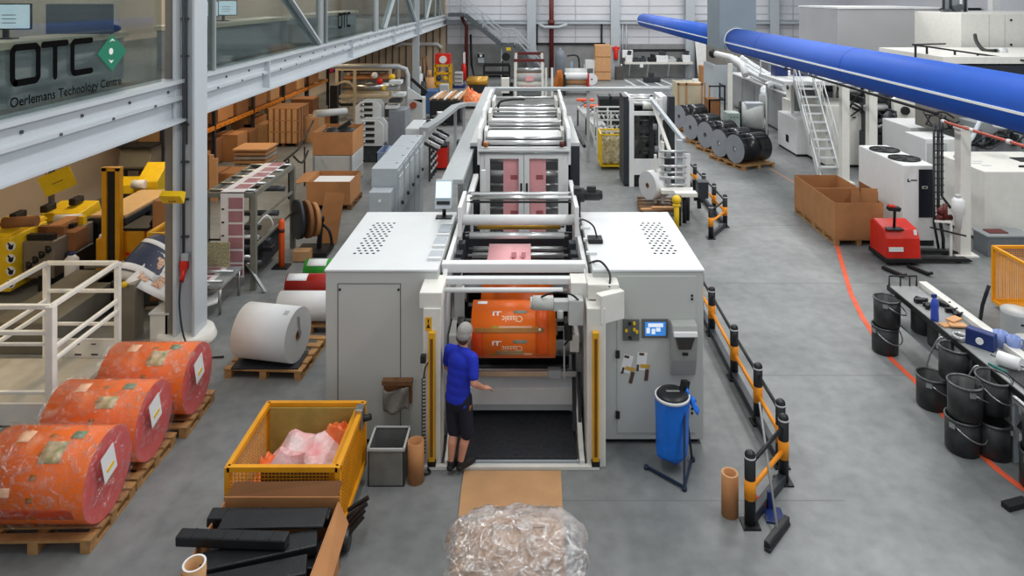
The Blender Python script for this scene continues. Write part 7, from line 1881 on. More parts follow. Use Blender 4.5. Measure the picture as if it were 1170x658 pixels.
for k, (y, w, h, mm, w_) in enumerate(((20.0, 1.0, .55, CARD3, 'nearest'), (21.4, 1.0, .7, CARD2, 'second'), (23.1, 1.2, .6, CARD, 'third'), (24.6, 1.0, .85, CARD2, 'fourth'), (26.3, 1.1, .7, CARD, 'fifth'), (27.8, 1.0, 1.0, CARD3, 'sixth'), (29.5, 1.2, .8, CARD2, 'seventh'), (31.0, 1.0, .9, CARD3, 'eighth'), (33, 1.2, .8, CARD, 'ninth'))): rack_box(y, 1.385, w, h, mm, '%s carton from the near end on the orange rack beam' % w_)
for k, (y, w, h, mm, w_) in enumerate(((20.2, 1.2, .9, CARD, 'nearest'), (22.9, 1.2, .8, CARD2, 'second'), (26.2, 1.2, .9, CARD, 'third'), (29.6, 1.2, .8, CARD3, 'farthest'))): rack_box(y, .05, w, h, mm, '%s carton from the near end at rack floor level' % w_)
for k in range(4): tag(MB().bar((XR - .3 + .1 * k, 19.9 + .16 * k, 1.95 + .02 * k), (XR - .2 + .12 * k, 21.2 + .1 * k, 1.98 + .03 * k), .14, .03).build('paper_bundle', PAPER if k % 2 else CARD3), 'pale sheet bundle lying on the nearest carton in the rack, %s of four' % ('lowest', 'second', 'third', 'topmost')[k], 'sheets', 'sheet bundles in the rack')
tag(crumple(XR - .4, 27.0, 2.1, .8, .8, .6, 51, 10, 10).build('yellow_bag', YEL2, solid=.01), 'crumpled yellow bag on a carton in the pallet rack', 'bag')
t = thing('coat_stand', 'coat stand with pink, black and white garments at the far end of the rack', 'coat stand', (XR + .6, 34.6, 0))
MB().bar((XR + .6, 33.6, 2.75), (XR + .6, 35.6, 2.75), .05, .05).build('rail', DARK, t)
for y in (33.6, 35.6): MB().bx(XR + .57, XR + .63, y - .03, y + .03, 0, 2.75).build('post', DARK, t)
for y, mm in ((34.0, mat('pink_garment', (214, 60, 96), .8)), (34.6, DARK), (35.2, PAPER), (34.3, BLUED)): MB().sphere((XR + .6, y, 2.25), .35, sc=(.5, .6, 1.4)).build('garment', mm, t)

# yellow stacker
t = thing('pallet_stacker', 'yellow electric stacker with tall mast behind the white guard rail', 'stacker', (-8.8, 13.50, 0))
xm_ = X(127, 13.50); STK = mat('stacker_yellow', (222, 158, 26), .45, var=.05)
for s in (-.13, .13): MB().bx(xm_ + s - .045, xm_ + s + .045, 13.48, 13.60, .05, 2.26).build('mast_channel', STK, t)
MB().bx(xm_ - .075, xm_ + .075, 13.52, 13.58, .1, 2.2).build('mast_chain', DARK, t); MB().bx(xm_ - .18, xm_ + .18, 13.48, 13.60, 2.2, 2.27).build('mast_head', STK, t)
MB().bx(xm_ - .40, xm_ - .12, 13.65, 14.30, .12, .84).build('battery_cover', STK, t, bevel=.03); MB().bx(xm_ + .14, xm_ + .56, 13.65, 14.40, .12, 1.0).build('drive_cover', STK, t, bevel=.03)
MB().bx(xm_ + .12, xm_ + .64, 13.63, 14.402, 1.0, 1.06).build('top_cover', DARK, t, bevel=.01); MB().bx(xm_ - .40, xm_ + .56, 13.62, 14.40, .03, .14).build('bumper', DARK, t); MB().bar((xm_ + .4, 14.00, .85), (xm_ + .75, 13.70, 1.25), .05, .05).build('tiller', DARK, t)
for k in range(3): MB().bx(xm_ + .44, xm_ + .56, 13.64, 13.65, .45 + .09 * k, .49 + .09 * k).build('vent_slot', DARK, t)
MB().bx(xm_ + .2, xm_ + .28, 13.64, 13.65, .52, .58).build('red_button', REDP, t); MB().bx(xm_ - .36, xm_ - .16, 13.70, 14.00, .84, .9).build('papers', PAPER, t)
for s in (-.3, .4): MB().cyl((xm_ + s, 13.70, .07), (xm_ + s + .08, 13.70, .07), .07, n=14).build('wheel', RUBBER, t)
# yellow-panelled line at the left edge
t = thing('cutting_line', 'yellow panelled machine line with round black and white emblems, at the left edge', 'machine', (-9.8, 13.6, 0))
MB().bx(-10.4, -9.55, 12.9, 13.9, .12, 1.12).build('end_panel', YEL2, t, bevel=.02)
for k in range(4):
    z = .28 + .23 * k; x = X(12, 12.89); b_ = MB().cyl((x, 12.89, z), (x, 12.9, z), .085, n=20).build('emblem', PAPER, t)
    m = MB().cyl((x + .005, 12.884, z - .02), (x + .005, 12.89, z - .02), .045, n=14).prism([(x - .02, z + .0), (x - .06, z + .055), (x - .035, z + .07), (x + .01, z + .02)], 12.884, 12.89, 'y').prism([(x + .01, z - .0), (x + .06, z + .05), (x + .05, z - .02)], 12.884, 12.89, 'y'); m.build('bird_mark', DARK, b_)
MB().prism([(12.95, 1.12), (13.0, 1.17), (13.9, 1.22), (14.0, 1.12)], -10.35, -9.6, 'x').build('hood', YEL2, t, bevel=.02)
MG = mat('warm_grey_machine', (122, 112, 100), .5, var=.05)
MB().bx(-9.55, -8.95, 13.2, 14.4, .25, .95).build('grey_body', MG, t, bevel=.02)
MB().bx(-10.3, -9.15, 14.0, 15.3, .3, .95).build('grey_body', MG, t, bevel=.02)
MB().prism([(14.3, .95), (14.35, 1.12), (15.0, 1.2), (15.1, .95)], -10.0, -9.2, 'x').build('hood', YEL2, t, bevel=.02)
for k in range(4): MB().cyl((-9.45 + .12 * k, 13.18, .5 + .1 * k), (-9.40 + .12 * k, 13.25, .5 + .1 * k), .07, n=12).build('gear', DARK, t); MB().bx(-9.5, -9.0, 13.25 + .3 * k, 13.36 + .3 * k, .95, 1.06 + .05 * (k % 2)).build('roll_stand', (DARK, CARD2, DARK, YEL2)[k], t)
MB().cyl((-9.9, 13.2, 1.30), (-9.3, 13.25, 1.32), .10, n=16).build('film_roll', CARD2, t); MB().cyl((-9.6, 14.2, 1.05), (-9.1, 14.25, 1.05), .09).build('film_roll', PAPER, t)
for k in range(3): MB().bx(-10.1 + .25 * k, -9.95 + .25 * k, 13.6 + .5 * k, 13.9 + .5 * k, 1.2, 1.34).build('side_motor', DARK, t, bevel=.02)
MB().bx(-9.35, -9.1, 13.6, 14.2, 1.0, 1.12).build('wood_block', CARD, t)
for x in (-10.1, -9.2):
    for y in (13.25, 14.6, 15.1): MB().bx(x - .05, x + .05, y - .05, y + .05, 0, .3).build('foot', DARK, t)
t = thing('folding_table', 'wood topped machine table with dark frame behind the yellow stacker', 'table', (-8.7, 15.5, 0))
MB().bx(-9.08, -8.35, 14.5, 16.4, .98, 1.04).build('top', mat('beech_top', (214, 178, 130), .5, var=.05), t, bevel=.01)
MB().bx(-9.1, -8.3, 14.45, 16.45, .88, .98).build('frame', DARKP, t)
for y in (14.6, 15.5, 16.3):
    for x in (-9.0, -8.4): MB().bx(x - .05, x + .05, y - .05, y + .05, 0, .88).build('leg', DARKP, t)
for k in range(5): MB().cyl((-8.3, 14.7 + .35 * k, .45 + .1 * k), (-7.7, 14.75 + .35 * k, .45 + .1 * k), .08, n=12).build('roller', DKM, t)
MB().bx(-8.3, -7.7, 14.8, 16.4, .1, .42).build('roller_body', DARKP, t)
MB().prism([(16.5, .9), (16.5, 1.2), (17.0, 1.55), (17.1, .9)], -9.25, -8.75, 'x').build('yellow_guard', YEL2, t, bevel=.02)
MB().prism([(16.5, .9), (16.55, 1.1), (17.0, 1.2), (17.1, .9)], -9.85, -9.3, 'x').build('yellow_guard', YEL2, t, bevel=.02)
MB().bx(-9.8, -8.75, 16.5, 17.1, 0, .9).build('guard_body', DARKP, t); MB().cyl((-9.3, 16.45, 1.15), (-9.0, 16.45, 1.15), .1, n=14).build('white_roll', PAPER, t)
t = thing('extractor_hood', 'grey square hood on dark legs behind the yellow guards at left', 'hood', (-9.5, 17.5, 0))
xa, xb = X(137, 17.4), X(173, 17.4); zb, zt = Z(194, 17.4), Z(168, 17.4)
MB().prism([(17.35, zb), (17.3, zb + .08), (17.4, zt - .05), (17.9, zt), (17.9, zb)], xa, xb, 'x').build('shell', mat('olive_grey_hood', (118, 114, 102), .5, var=.05), t, bevel=.03)
for z, q in ((zt - .02, .05), (zb, .04)): MB().bx(xa - .03, xb + .03, 17.3, 17.9, z, z + q).build('edge_frame', DARK, t)
for x in (xa + .1, xa + .45, xb - .1): MB().bar((x, 17.5, zb), (x + .05, 17.4, 0), .05, .05).build('leg', MAROON if x > xa + .3 else DARK, t)
t = thing('red_shelf', 'dark red shelf unit beside the grey hood', 'shelf', (xb + .3, 18.2, 0))
MB().bx(xb + .12, xb + .55, 18.0, 18.4, .0, 1.85).build('carcass', MAROON, t)
for k in range(4): MB().bx(xb + .15, xb + .52, 17.99, 18.0, .4 + .36 * k, .6 + .36 * k).build('opening', TAN, t)
# boxes near the stacker
carton(X(64, 13.6), X(86, 13.6), 13.6, 14.0, 0.62, .98, 'small brown carton on a dark stand left of the yellow stacker', CARD2, 'cartons by the stacker')
tag(MB().bx(X(62, 13.6), X(90, 13.6), 13.5, 14.1, 0, .62).build('dark_stand', DARKP, bevel=.02), 'dark stand below the small carton left of the stacker', 'stand')
t = thing('white_canister', 'white canister standing right of the small brown carton', 'canister', (X(82, 13.2), 13.2, 0)); MB().lathe([(0, 0), (.12, 0), (.12, .62), (.05, .7), (0, .7)], (X(82, 13.2), 13.2, 0), 18).build('body', PAPER, t); MB().cyl((X(82, 13.2), 13.2, .7), (X(82, 13.2), 13.2, .75), .05).build('cap', BLUED, t)
carton(X(171, 13.4), X(198, 13.4), 13.5, 14.4, 0, 1.62, 'tall brown carton half hidden behind the wide column', CARD, 'cartons by the stacker')
tag(cage('mesh_cage', 'yellow framed cage with white scrap behind the wide column', X(170, 12.6), X(194, 12.6), 12.6, 13.2, .9, 1.3, YEL, 8, 6, wheels=False), 'small yellow frame holding white scrap behind the wide column', 'cage')
# hanging yellow bay signs
for k, (px, py, D, lab, rz) in enumerate(((198, 225, 10.9, 'yellow wedge shaped sign fixed on the front of the wide column', -.05), (66, 207, 13.2, 'yellow wedge shaped sign hanging on chains under the mezzanine at left', .55))):
    x, z = X(px, D), Z(py, D); w, h = (.17, .20) if k == 0 else (.26, .40)
    t = thing('bay_sign', lab, 'sign', (0, 0, 0), 'yellow wedge signs'); 
    MB().prism([(-.0, -h / 2), (-.10, h / 2 - .06), (-.02, h / 2), (.06, h / 2 - .04)], -w, w, 'x').build('plate', YEL2, t)
    m = MB()
    for j in range(2): m.box((0, -.065 + .03 * j, .0 - .06 * j), (w * .7, .006, .02), (-.2, 0, 0))
    m.build('lettering', mat('sign_brown_ink', (150, 104, 20), .6), t)
    if k:
        for s in (-.12, .02): MB().cyl((s, .02, h / 2 - .03), (s, .02, 4.0 - z), .008, n=6).build('chain', DARK, t)
    t.location = (x, D, z); t.rotation_euler = (0, -.35 if k else 0, rz)
# delivery end with navy printed web
t = thing('delivery_unit', 'machine delivery end with navy and white printed web, left of the wide column', 'machine', (-6.6, 11.9, 0))
a = [P3(141, 301, 11.6), P3(166, 279, 12.6), P3(184, 277, 12.8), P3(200, 287, 12.4)]
def webpath(pts, dx, nm, mm, n=8): return MB().grid(lambda u, v: pts(u, v), n, n).build(nm, mm, t, solid=.004)
x0, x1 = -6.72, -6.05
w3 = MB().grid(lambda u, v: (-6.80 + .62 * u + .12 * v, 11.6 + 1.15 * v - .0 * u, 1.06 + .26 * math.sin(v * 2.2) - .42 * u * u * (.6 + .4 * v)), 10, 10).build('navy_web', NAVY, t, solid=.006)
for v0 in (.0, .5): MB().grid(lambda u, v: (-6.80 + .62 * u + .12 * (v0 + .1 * v), 11.6 + 1.15 * (v0 + .1 * v), 1.072 + .26 * math.sin((v0 + .1 * v) * 2.2) - .42 * u * u * (.6 + .4 * (v0 + .1 * v))), 10, 2).build('white_band', PAPER, w3, solid=.004)
w4 = MB().grid(lambda u, v: (-6.55 + .70 * v + .15 * u, 11.35 + .1 * v + .75 * u, .95 - .42 * v + .22 * u), 8, 8).build('white_web', PAPER, t, solid=.005)
for i in range(2):
    for j in range(3): u0, v0 = .2 + .4 * i, .12 + .3 * j; MB().grid(lambda u, v: (-6.55 + .70 * (v0 + .2 * v) + .15 * (u0 + .28 * u), 11.342 + .1 * (v0 + .2 * v) + .75 * (u0 + .28 * u), .962 - .42 * (v0 + .2 * v) + .22 * (u0 + .28 * u)), 1, 1).build('print_block', mat('food_print', (190, 110, 66), .5, scale=30, rgb2=(232, 214, 190)), w4)
MB().bx(X(138, 11.3), X(153, 11.3), 11.3, 11.6, 0, .92).build('pedestal', mat('taupe_pedestal', (122, 116, 102), .5), t, bevel=.01)
MB().cyl((-6.85, 11.7, .98), (-6.2, 11.7, .80), .10, n=18).build('roller', PAPERD, t); MB().cyl((-7.6, 12.0, .95), (-6.3, 12.2, .95), .05, n=14).build('roller', STEEL, t); MB().sphere((-6.52, 11.28, .93), .05).build('yellow_knob', YEL2, t)
MB().bx(-7.7, -5.95, 12.4, 12.9, .1, .5).build('lower_body', DKM, t, bevel=.02)
for k in range(5): MB().cyl((-6.5, 11.9 + .15 * k, .25 + .12 * k), (-5.95, 12.0 + .15 * k, .25 + .12 * k), .05, n=12).build('roller', (STEEL, CARD2, ROLLER, DARK, STEEL)[k], t)
t = thing('white_box', 'white floor box at the foot of the wide column', 'box', (X(181, 11.2), 11.2, 0)); MB().bx(X(171, 11.2), X(192, 11.2), 11.2, 11.6, 0, .48).build('body', WHITE2, t, bevel=.01); MB().bx(X(170, 11.2), X(193, 11.2), 11.19, 11.62, .48, .51).build('lid', WHITE, t)
tag(MB().bx(-8.4, -7.4, 10.9, 13.0, .0, .5).build('grey_machine', mat('olive_grey_hood', (118, 114, 102), .5), bevel=.02), 'low olive grey machine base behind the white guard rail', 'machine')

# ================================================================ far left: machines beyond the storage
t = thing('tube_frame_machine', 'beige tube framed machine full of rollers, far left beneath the mezzanine edge', 'machine', (-8.6, 31, 0))
xa, xb = X(385, 31), X(446, 31); BG = mat('beige_tube', (178, 164, 138), .5, var=.05)
for x in (xa, (xa * 2 + xb) / 3, xb):
    for y in (31, 33): MB().bx(x - .06, x + .06, y - .06, y + .06, 0, 2.35).build('post', BG, t)
for z in (1.1, 2.3):
    for y in (31, 33): MB().bar((xa, y, z), (xb, y, z), .1, .1).build('rail', BG, t)
for k in range(12): MB().cyl((xa + .1, 31.2 + .15 * k, .7 + (k * .37) % 1.5), (xb - .1, 31.3 + .15 * k, .7 + (k * .37) % 1.5), .07 + .03 * (k % 3), n=10).build('roller', (DKM, BG, STEEL, CARD2)[k % 4], t)
MB().ring((xa + .35, 30.95, 1.3), (xa + .35, 31.05, 1.3), .5, .42, n=26).build('hoop', BG, t)
for px, py, mm in ((434, 93, REDP), (440, 101, YEL2), (448, 88, YEL2), (428, 86, PAPER)): MB().sphere(P3(px, py, 30.8), .14).build('coloured_knob', mm, t)
MB().bx(xa + .9, xb, 30.9, 31.2, .2, .55).build('dark_base', DARKP, t)
tag(MB().bx(X(377, 29), X(385, 29), 29, 29.3, 0, Z(98, 29)).build('black_upright', DARK), 'narrow black upright panel left of the beige tube frame', 'panel')
m = MB().tube([P3(376, 76, 29), P3(455, 76, 29), P3(464, 79, 29), P3(466, 86, 29), P3(466, 140, 29), P3(468, 146, 29)], .09, n=12); tag(m.build('grey_conduit', STEELG), 'grey pipe arch running across the far left machines and down', 'pipe')
WP = mat('white_machine_plate', (206, 212, 214), .45, var=.03)
for k, (px, py, D, lab) in enumerate(((423, 128, 25, 'upper white plate frame with slots left of the grey box'), (425, 150, 23.6, 'lower white plate frame with slots beside the grey-blue bin'))):
    x, z = X(px, D), Z(py, D); w, h = .45, .42
    t = thing('press_side_frame', lab, 'machine', (x, D, 0), 'white slotted plate frames')
    for s in (-1, 1): MB().prism([(x - w, z - h), (x - w, z + h * .6), (x - w * .6, z + h), (x + w * .7, z + h), (x + w, z + h * .6), (x + w, z - h)], D + s * .3 - .03, D + s * .3 + .03, 'y').build('side_plate', WP, t)
    for j in range(4): MB().bx(x - w * .3, x + w * .35, D - .36, D - .33, z - h * .75 + .2 * j, z - h * .75 + .1 + .2 * j).build('slot', DARK, t); MB().cyl((x - w * .5, D - .4, z - h * .7 + .2 * j), (x + w * .6, D + .4, z - h * .7 + .2 * j), .05, n=10).build('roller', STEEL, t)
    MB().bx(x - w, x + w, D - .2, D + .3, 0, z - h).build('base', DKM, t)
t = thing('grey_housing', 'plain grey-blue upright box between white slotted frames and grey pipe', 'machine', (X(454, 25), 25, 0)); MB().bx(X(444, 25), X(463, 25), 25, 26, .1, Z(126, 25)).build('body', mat('slate_box', (132, 138, 146), .5), t, bevel=.02); MB().bx(X(445, 25), X(462, 25), 25, 26, 0, .1).build('plinth', DARK, t)
for k in range(5): MB().box((X(448 + 4 * (k % 3), 25.2), 25.3, Z(126, 25) + .1 + .22 * k), (.42, .5, .12)).build('stacked_unit', (WP, DKM, WP, MIDG, WP)[k], t)
t = thing('slanted_feeder', 'light grey feeder with slanting side shield right of the grey pipe', 'machine', (X(478, 27), 27, 0)); MB().prism([P3(466, 100, 27)[::2], P3(484, 112, 27)[::2], P3(484, 118, 27)[::2], P3(466, 112, 27)[::2]], 27, 27.1, 'y').build('shield', WP, t); MB().bx(X(467, 27), X(483, 27), 27, 27.8, 0, Z(113, 27)).build('body', GREYP, t, bevel=.02); MB().cyl((X(472, 26.9), 26.9, Z(120, 27)), (X(472, 26.9), 27, Z(120, 27)), .13).build('red_disc', mat('rust_disc', (150, 74, 50), .5), t)
MB().bar(P3(470, 90, 27.2), P3(488, 106, 27.2), .08, .12).build('dark_edge', DARK, t)
t = thing('laundry_bin', 'grey-blue plastic bin with crumpled blue film, left of the electrical cabinets', 'bin', (-3.9 - .55, 20.6, 0)); xa, xb = X(430, 20.6), X(456, 20.6)
for a in ((xa, xb, 20.6, 20.63), (xa, xb, 21.6, 21.63), (xa, xa + .03, 20.6, 21.6), (xb - .03, xb, 20.6, 21.6)): MB().bx(*a, .35, .95).build('wall', BLUEBIN, t)
MB().bx(xa, xb, 20.6, 21.6, .33, .36).build('bottom', BLUEBIN, t); MB().bx(xa + .2, xb - .15, 20.58, 20.6, .7, .85).build('label', PAPER, t)
for x in (xa + .05, xb - .05):
    for y in (20.65, 21.55): MB().bx(x - .03, x + .03, y - .03, y + .03, 0, .34).build('leg', DARK, t)
tag(crumple((xa + xb) / 2, 21.1, .60, xb - xa - .1, .9, .5, 61, 14, 14).build('blue_film', mat('pale_blue_film', (138, 158, 206), .3, var=.2), solid=.004), 'crumpled pale blue film in the grey-blue bin', 'film waste')
# black lever stands between crates and the web frame
t = thing('tubular_stand', 'thin black tubular stand with levers left of the grey crates', 'stand', (-6.9, 20.5, 0))
MB().tube([P3(325, 184, 19), P3(341, 170, 20), P3(352, 150, 21.5), P3(358, 138, 22.5)], .03).build('rail', DARK, t); MB().tube([P3(335, 178, 19.5), P3(345, 186, 19.5), P3(352, 172, 20)], .03, smooth_steps=3).build('hoop', DARK, t)
for px, py, D in ((330, 182, 19.2), (348, 168, 20.5)): a = P3(px, py, D); MB().cyl((a[0], a[1], 0), a, .025, n=8).build('post', DARK, t)
MB().bx(X(322, 19) - .1, X(322, 19) + .15, 18.95, 19.05, Z(188, 19) - .06, Z(188, 19) + .06).build('handle', DARK, t); MB().cyl(P3(360, 130, 23), P3(395, 127, 24), .12, n=14).build('grey_tube', GREYP, t)
# right of electrical cabinets
t = thing('tool_cabinet', 'red tool cabinet with dark top on the floor behind the electrical cabinets', 'cabinet', (X(504, 22.3), 22.3, 0)); xa, xb = X(498, 22.3), X(511, 22.3)
MB().bx(xa, xb, 22.3, 22.9, .08, .74).build('body', REDP, t, bevel=.01); MB().bx(xa - .01, xb + .01, 22.28, 22.92, .74, .80).build('top', DARK, t); 
for k in range(5): MB().bx(xb, xb + .012, 22.34, 22.86, .14 + .12 * k, .23 + .12 * k).build('drawer', MAROON, t)
for x in (xa + .05, xb - .05): MB().cyl((x - .02, 22.4, .04), (x + .02, 22.4, .04), .04).build('wheel', DARK, t)
tag(MB().bx(X(521, 25), X(531, 25), 25, 25.4, 0, .36).build('grey_case', DARKP, bevel=.02), 'small dark grey case on the floor near the cable tray', 'case')
t = thing('roller_conveyor', 'grey curved conveyor rail with a rack of white bars below, left of the cable tray', 'conveyor', (-3.3, 24, 0))
pts = [P3(484, 148, 21), P3(500, 138, 22.5), P3(520, 122, 25), P3(530, 119, 26), P3(546, 119, 26.5)]
for a, b in zip(pts[:-1], pts[1:]): MB().bar(a, b, .28, .12).build('rail', TRAY, t)
for k in range(7): a = (X(491 + 2.2 * k, 21 + .35 * k), 21 + .35 * k); MB().bx(a[0] - .03, a[0] + .03, a[1] - .03, a[1] + .03, 0, 1.15).build('upright', DKM, t); MB().bar((a[0] - .15, a[1], 1.15), (a[0] + .28, a[1] - .25, 1.0), .05, .09).build('bar', PAPER if k % 2 else DKM, t)
for k in range(4): MB().bar((X(491, 21), 21, .25 + .22 * k), (X(504, 23), 23.2, .25 + .22 * k), .05, .05).build('shelf_rail', GREYP, t)
for p in pts[2:]: MB().bx(p[0] - .05, p[0] + .05, p[1], p[1] + .1, 0, p[2]).build('leg', TRAY, t)
MB().bx(X(466, 22), X(482, 22), 21.5, 23, 1.2, 1.5).build('drive_cover', WP, t, bevel=.03); MB().bx(X(466, 22) + .1, X(482, 22) - .1, 21.6, 22.9, 0, 1.2).build('drive_base', GREYP, t)
for k in range(6): MB().box((X(478 + 5 * k, 23 + .5 * k), 23 + .5 * k, 1.15 + .05 * (k % 3)), (.3, .2, .16), (0, 0, k)).build('clip_block', PAPER if k % 2 else DKM, t)
# timber pile
make_pallet('dark base pallet under the pile of timber slats', (X(507, 30), 30.6, 0), .1, 1.7, 1.6, DARKP, 'bases in the back left')
tag(MB().bx(X(491, 30), X(526, 30), 30, 31.4, .15, 1.05).build('black_crate', DARK, bevel=.02), 'black crate carrying timber slats left of the cable tray', 'crate')
for k in range(9): x = X(492, 30) + .15 * k; tag(MB().bar((x, 30.0, 1.12 + .05 * (k % 2)), (x + .15, 31.7, 1.16 + .05 * (k % 3)), .1, .06).build('timber_batten', (CARD3, PAPER, TAN)[k % 3]), 'timber slat on the black crate, number %s from the left' % 'one two three four five six seven eight nine'.split()[k], 'slat', 'timber slats on the black crate')
# orange film pile and golden rolls
t = make_pallet('base pallet under the orange film pile and golden rolls', (X(544, 35), 35.6, 0), .05, 1.5, 2.0, DARKP, 'bases in the back left')
tag(crumple(X(542, 34.6), 34.8, .15, 1.25, 1.0, .85, 71, 16, 16).build('orange_film', mat('orange_film_heap', (232, 84, 30), .4, scale=8, rgb2=(250, 170, 110)), solid=.005), 'heap of orange film behind the cable tray on the left', 'film waste')
tag(MB().bx(X(535, 37), X(556, 37), 36.8, 37.9, 0, .82).build('dark_chest', DARKP, bevel=.02), 'dark chest under the golden film rolls', 'chest')
for k in range(3): tag(MB().cyl((X(534, 37), 36.9 + .4 * k, 1.02), (X(557, 37), 36.9 + .4 * k, 1.02), .20, n=18).build('golden_roll', GOLD), 'golden film roll behind the orange heap, %s of three' % ('nearest', 'middle', 'farthest')[k], 'roll', 'golden film rolls')
# control desk, red box on yellow frame, pump units on the far left
t = thing('mixing_unit', 'red control box on a yellow frame at the far left end of the hall', 'machine', (X(505, 41), 41, 0)); xa, xb = X(497, 41), X(514, 41)
for x in (xa, xb):
    for y in (41, 41.9): MB().bx(x - .06, x + .06, y - .06, y + .06, 0, Z(74, 41)).build('post', YEL, t)
for z in (.4, 1.0, 1.45): MB().bar((xa, 41, z), (xb, 41, z), .12, .12).build('rail', YEL, t)
MB().bx(xa, xb, 41, 41.8, Z(73, 41), Z(62, 41)).build('red_box', REDP, t); MB().cyl((X(506, 40.9), 40.9, Z(68, 41)), (X(506, 40.9), 41, Z(68, 41)), .22).build('dial', PAPER, t)
for k in range(4): MB().sphere((xa + .2 + .2 * k, 41.1, .7 + .3 * (k % 2)), .16).build('canister', (DKM, CARD3, YEL2, DKM)[k], t)
MB().tube([(xa - .7, 41, 1.0), (xa - .75, 41, 1.9), (xa - .55, 41, 2.0), (xa - .45, 41, 1.2)], .05).build('pipe_loop', CARD2, t)
for k, (px, mm, lab) in enumerate(((484, DKM, 'dark pump drum left of the yellow frame, at the far left'), (491, CARD3, 'beige pump drum left of the yellow frame, at the far left'), (479, WP, 'pale pump drum left of the yellow frame, at the far left'))): tag(MB().cyl((X(px, 39), 39, 0), (X(px, 39), 39, .8 + .2 * k), .25, n=14).cyl((X(px, 39), 39, .8 + .2 * k), (X(px, 39), 39, 1.2 + .2 * k), .1).build('pump_drum', mm), lab, 'drum', 'pump drums')
t = thing('blue_press', 'small blue machine behind the timber crate', 'machine', (X(492, 33), 33, 0)); MB().bx(X(486, 33), X(500, 33), 33, 34, 0, Z(104, 33)).build('body', mat('steel_blue', (70, 104, 150), .5), t, bevel=.03); MB().bx(X(502, 33.5), X(512, 33.5), 33.5, 34, .3, Z(97, 33.5)).build('grey_head', STEELG, t, bevel=.02); MB().bx(X(503, 33.5), X(511, 33.5), 33.5, 34, 0, .3).build('plinth', DARK, t)
t = thing('stacked_cartons', 'grey and white bundles on a blue pallet beside the yellow frame', 'bundle', (X(522, 42), 42, 0)); MB().bx(X(519, 42), X(528, 42), 42, 42.7, .15, Z(83, 42)).build('bundle', GREYP, t, bevel=.03); MB().bx(X(516, 42), X(531, 42), 41.9, 42.8, 0, .15).build('base', BLUED, t)
for k in range(3): MB().bx(X(519, 42), X(528, 42), 41.98, 42, .3 + .25 * k, .34 + .25 * k).build('band', DKM, t)
t = thing('extinguisher', 'red and white fire point beneath the stair landing on the back wall', 'extinguisher', (X(530, 45), 45, 0)); MB().lathe([(0, 0), (.16, 0), (.16, .9), (.06, 1.1), (0, 1.1)], (X(530, 45), 45, .1), 14).build('cylinder', REDP, t); MB().bx(X(529, 45), X(531.5, 45), 45.1, 45.15, 0, Z(60, 45)).build('post', PAPER, t)
t = thing('control_unit', 'dark wall mounted unit with a white lamp between pipe and stairs, back wall left', 'machine', (X(549, 46.5), 46.5, 1.5)); MB().bx(X(546, 46.8), X(553, 46.8), 46.8, 47.3, Z(72, 46.8), Z(61, 46.8)).build('body', STEELG, t, bevel=.03); MB().bx(X(545.5, 46.8), X(553.5, 46.8), 46.75, 46.8, Z(65.5, 46.8), Z(61.5, 46.8)).build('panel', DARK, t); MB().cyl((X(549.5, 46.7), 46.68, Z(63.5, 46.8)), (X(549.5, 46.7), 46.75, Z(63.5, 46.8)), .09).build('lamp', PAPER, t)
m = MB().tube([(X(537, 47), 47.6, Z(40, 47)), (X(538, 47), 47.6, Z(75, 47)), (X(541, 47), 47.6, .07), (X(580, 47), 47.6, .07)], .07); tag(m.build('black_pipe', DARK), 'black pipe bending along the back wall beneath the stairs', 'pipe')
tag(MB().tube([P3(452, 53, 47.55), P3(460, 50, 47.55), P3(500, 50.5, 47.55), P3(505, 55, 47.55)], .12, n=12).build('white_pipe', PAPER), 'white bent pipe along the beige wall under the mezzanine end', 'pipe')
t = thing('steel_table', 'dark steel frame table with beams before the wall stairs', 'frame', (X(565, 43), 43.5, 0))
for px in (553, 582): MB().bx(X(px, 43) - .06, X(px, 43) + .06, 43, 43.12, 0, 1.3).build('leg', DARK, t)
for z in (.8, 1.3): MB().bar((X(553, 43), 43, z), (X(582, 43), 43, z), .12, .2).build('beam', DARK, t)
# ================================================================ smaller clutter
def tangle(px0, px1, py0, py1, D, n, seed, label, mm=DARK, r=.035):
    rs = random.Random(seed); m = MB(); zlow = Z(py1, D)
    for k in range(n):
        pts = []
        for j in range(5):
            f = j / 4; pts.append((X(px0 + (px1 - px0) * f, D), D + rs.uniform(-.2, .2), Z(py0 + (py1 - py0) * rs.random(), D)))
        m.tube(pts, r * rs.uniform(.6, 1.3), n=7, smooth_steps=4)
    return tag(m.build('hose_bundle', mm), label, 'hoses')
tangle(972, 1016, 104, 138, 22.6, 6, 3, 'tangle of dark hoses between the two white posts under the duct')
tangle(905, 962, 97, 112, 26.0, 5, 5, 'tangle of grey hoses on the press units behind the stairs', MIDG, .04)
tangle(1108, 1168, 148, 172, 18.2, 5, 9, 'tangle of dark hoses below the red pipe at the right edge', DARK, .03)
tangle(1058, 1092, 128, 150, 19.0, 4, 12, 'dark hoses hanging behind the pipe bundle right of the chiller', DARK, .03)
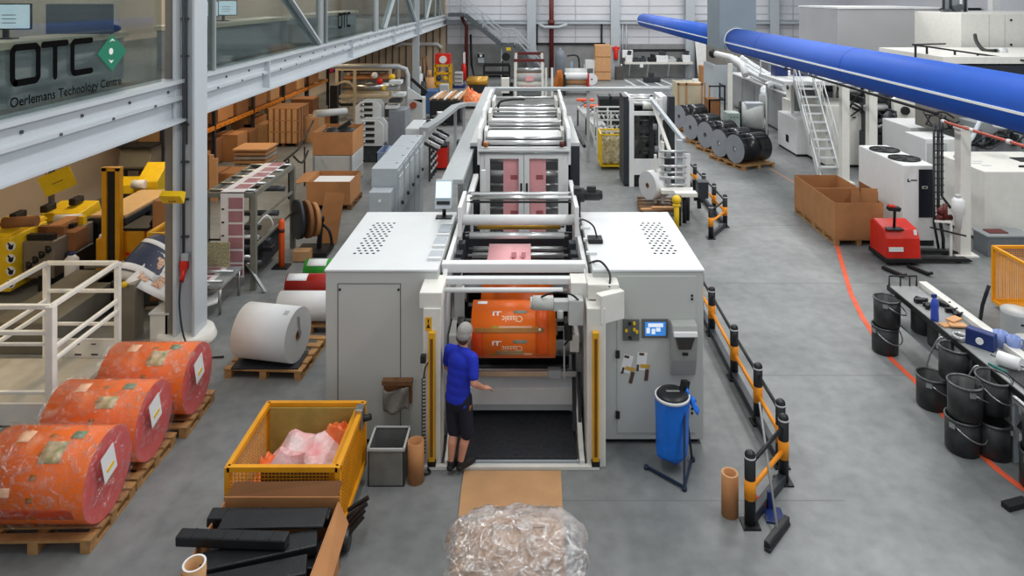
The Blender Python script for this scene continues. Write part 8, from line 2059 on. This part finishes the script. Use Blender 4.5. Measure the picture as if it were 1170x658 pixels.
for k, (px, py, D, mm, lab) in enumerate(((912, 92, 26, DKM, 'dark motor block on the press line, left of the stair rail'), (927, 96, 25.9, GREYP, 'grey motor block on the press line behind the platform'), (946, 100, 25.8, DKM, 'dark motor block on the press line, left of the first white post'), (1003, 113, 23.0, DKM, 'dark motor block above the chiller, right of the second white post'))):
    x, z = X(px, D), Z(py, D); t = thing('motor', lab, 'motor', (x, D, 0), 'motor blocks on the press line')
    MB().cyl((x - .3, D, z), (x + .3, D, z), .18, n=16).build('stator', mm, t); MB().cyl((x + .3, D, z), (x + .42, D, z), .08, n=12).build('shaft', STEEL, t); MB().bx(x - .2, x + .2, D - .12, D + .12, 0, z - .12).build('pedestal', MIDG, t)
for k, (x, y, s, lab) in enumerate(((6.05, 9.6, .5, 'crumpled black rag on the shelf under the middle of the bench'), (6.05, 9.05, .45, 'crumpled black rag on the bench shelf beside the side panel'), (6.05, 8.1, .5, 'crumpled black rag on the near part of the bench shelf'))):
    tag(crumple(x, y, .44, .45, s, .28, 80 + k, 12, 12).build('black_rag', DARK, solid=.006), lab, 'rag', 'black rags under the bench')
for k, (x, y, lab) in enumerate(((5.5, 9.75, 'bent steel handle rod leaning between the buckets, far one'), (5.52, 9.0, 'bent steel handle rod leaning between the buckets, near one'))):
    tag(MB().tube([(x, y, .0), (x + .08, y + .05, .45), (x + .2, y, .80), (x + .28, y - .02, .83)], .013, smooth_steps=4).build('handle_rod', STEEL), lab, 'rod', 'steel rods among the buckets')
t = thing('doctor_blade_tray', 'long black curved ink tray leaning on the buckets at the right edge', 'tray', (5.75, 7.6, 0))
MB().grid(lambda u, v: (5.55 + .38 * u, 7.15 + .9 * v, .88 + .10 * math.cos(u * PI) ** 2), 8, 4).build('trough', INKB, t, solid=.012)
MB().bx(5.56, 5.60, 7.15, 8.05, .93, .99).build('lip', STEEL, t)
for i, (y, x0, x1) in enumerate(((7.75, .2, 3.5), (10.3, 3.4, 9.0), (13.6, 3.4, 9.5), (17.0, 5.2, 8.2))):
    structure(MB().bx(x0, x1, y, y + .008, 0, .0015).build('floor_joint', mat('floor_joint_dark', (112, 115, 116), .7)))
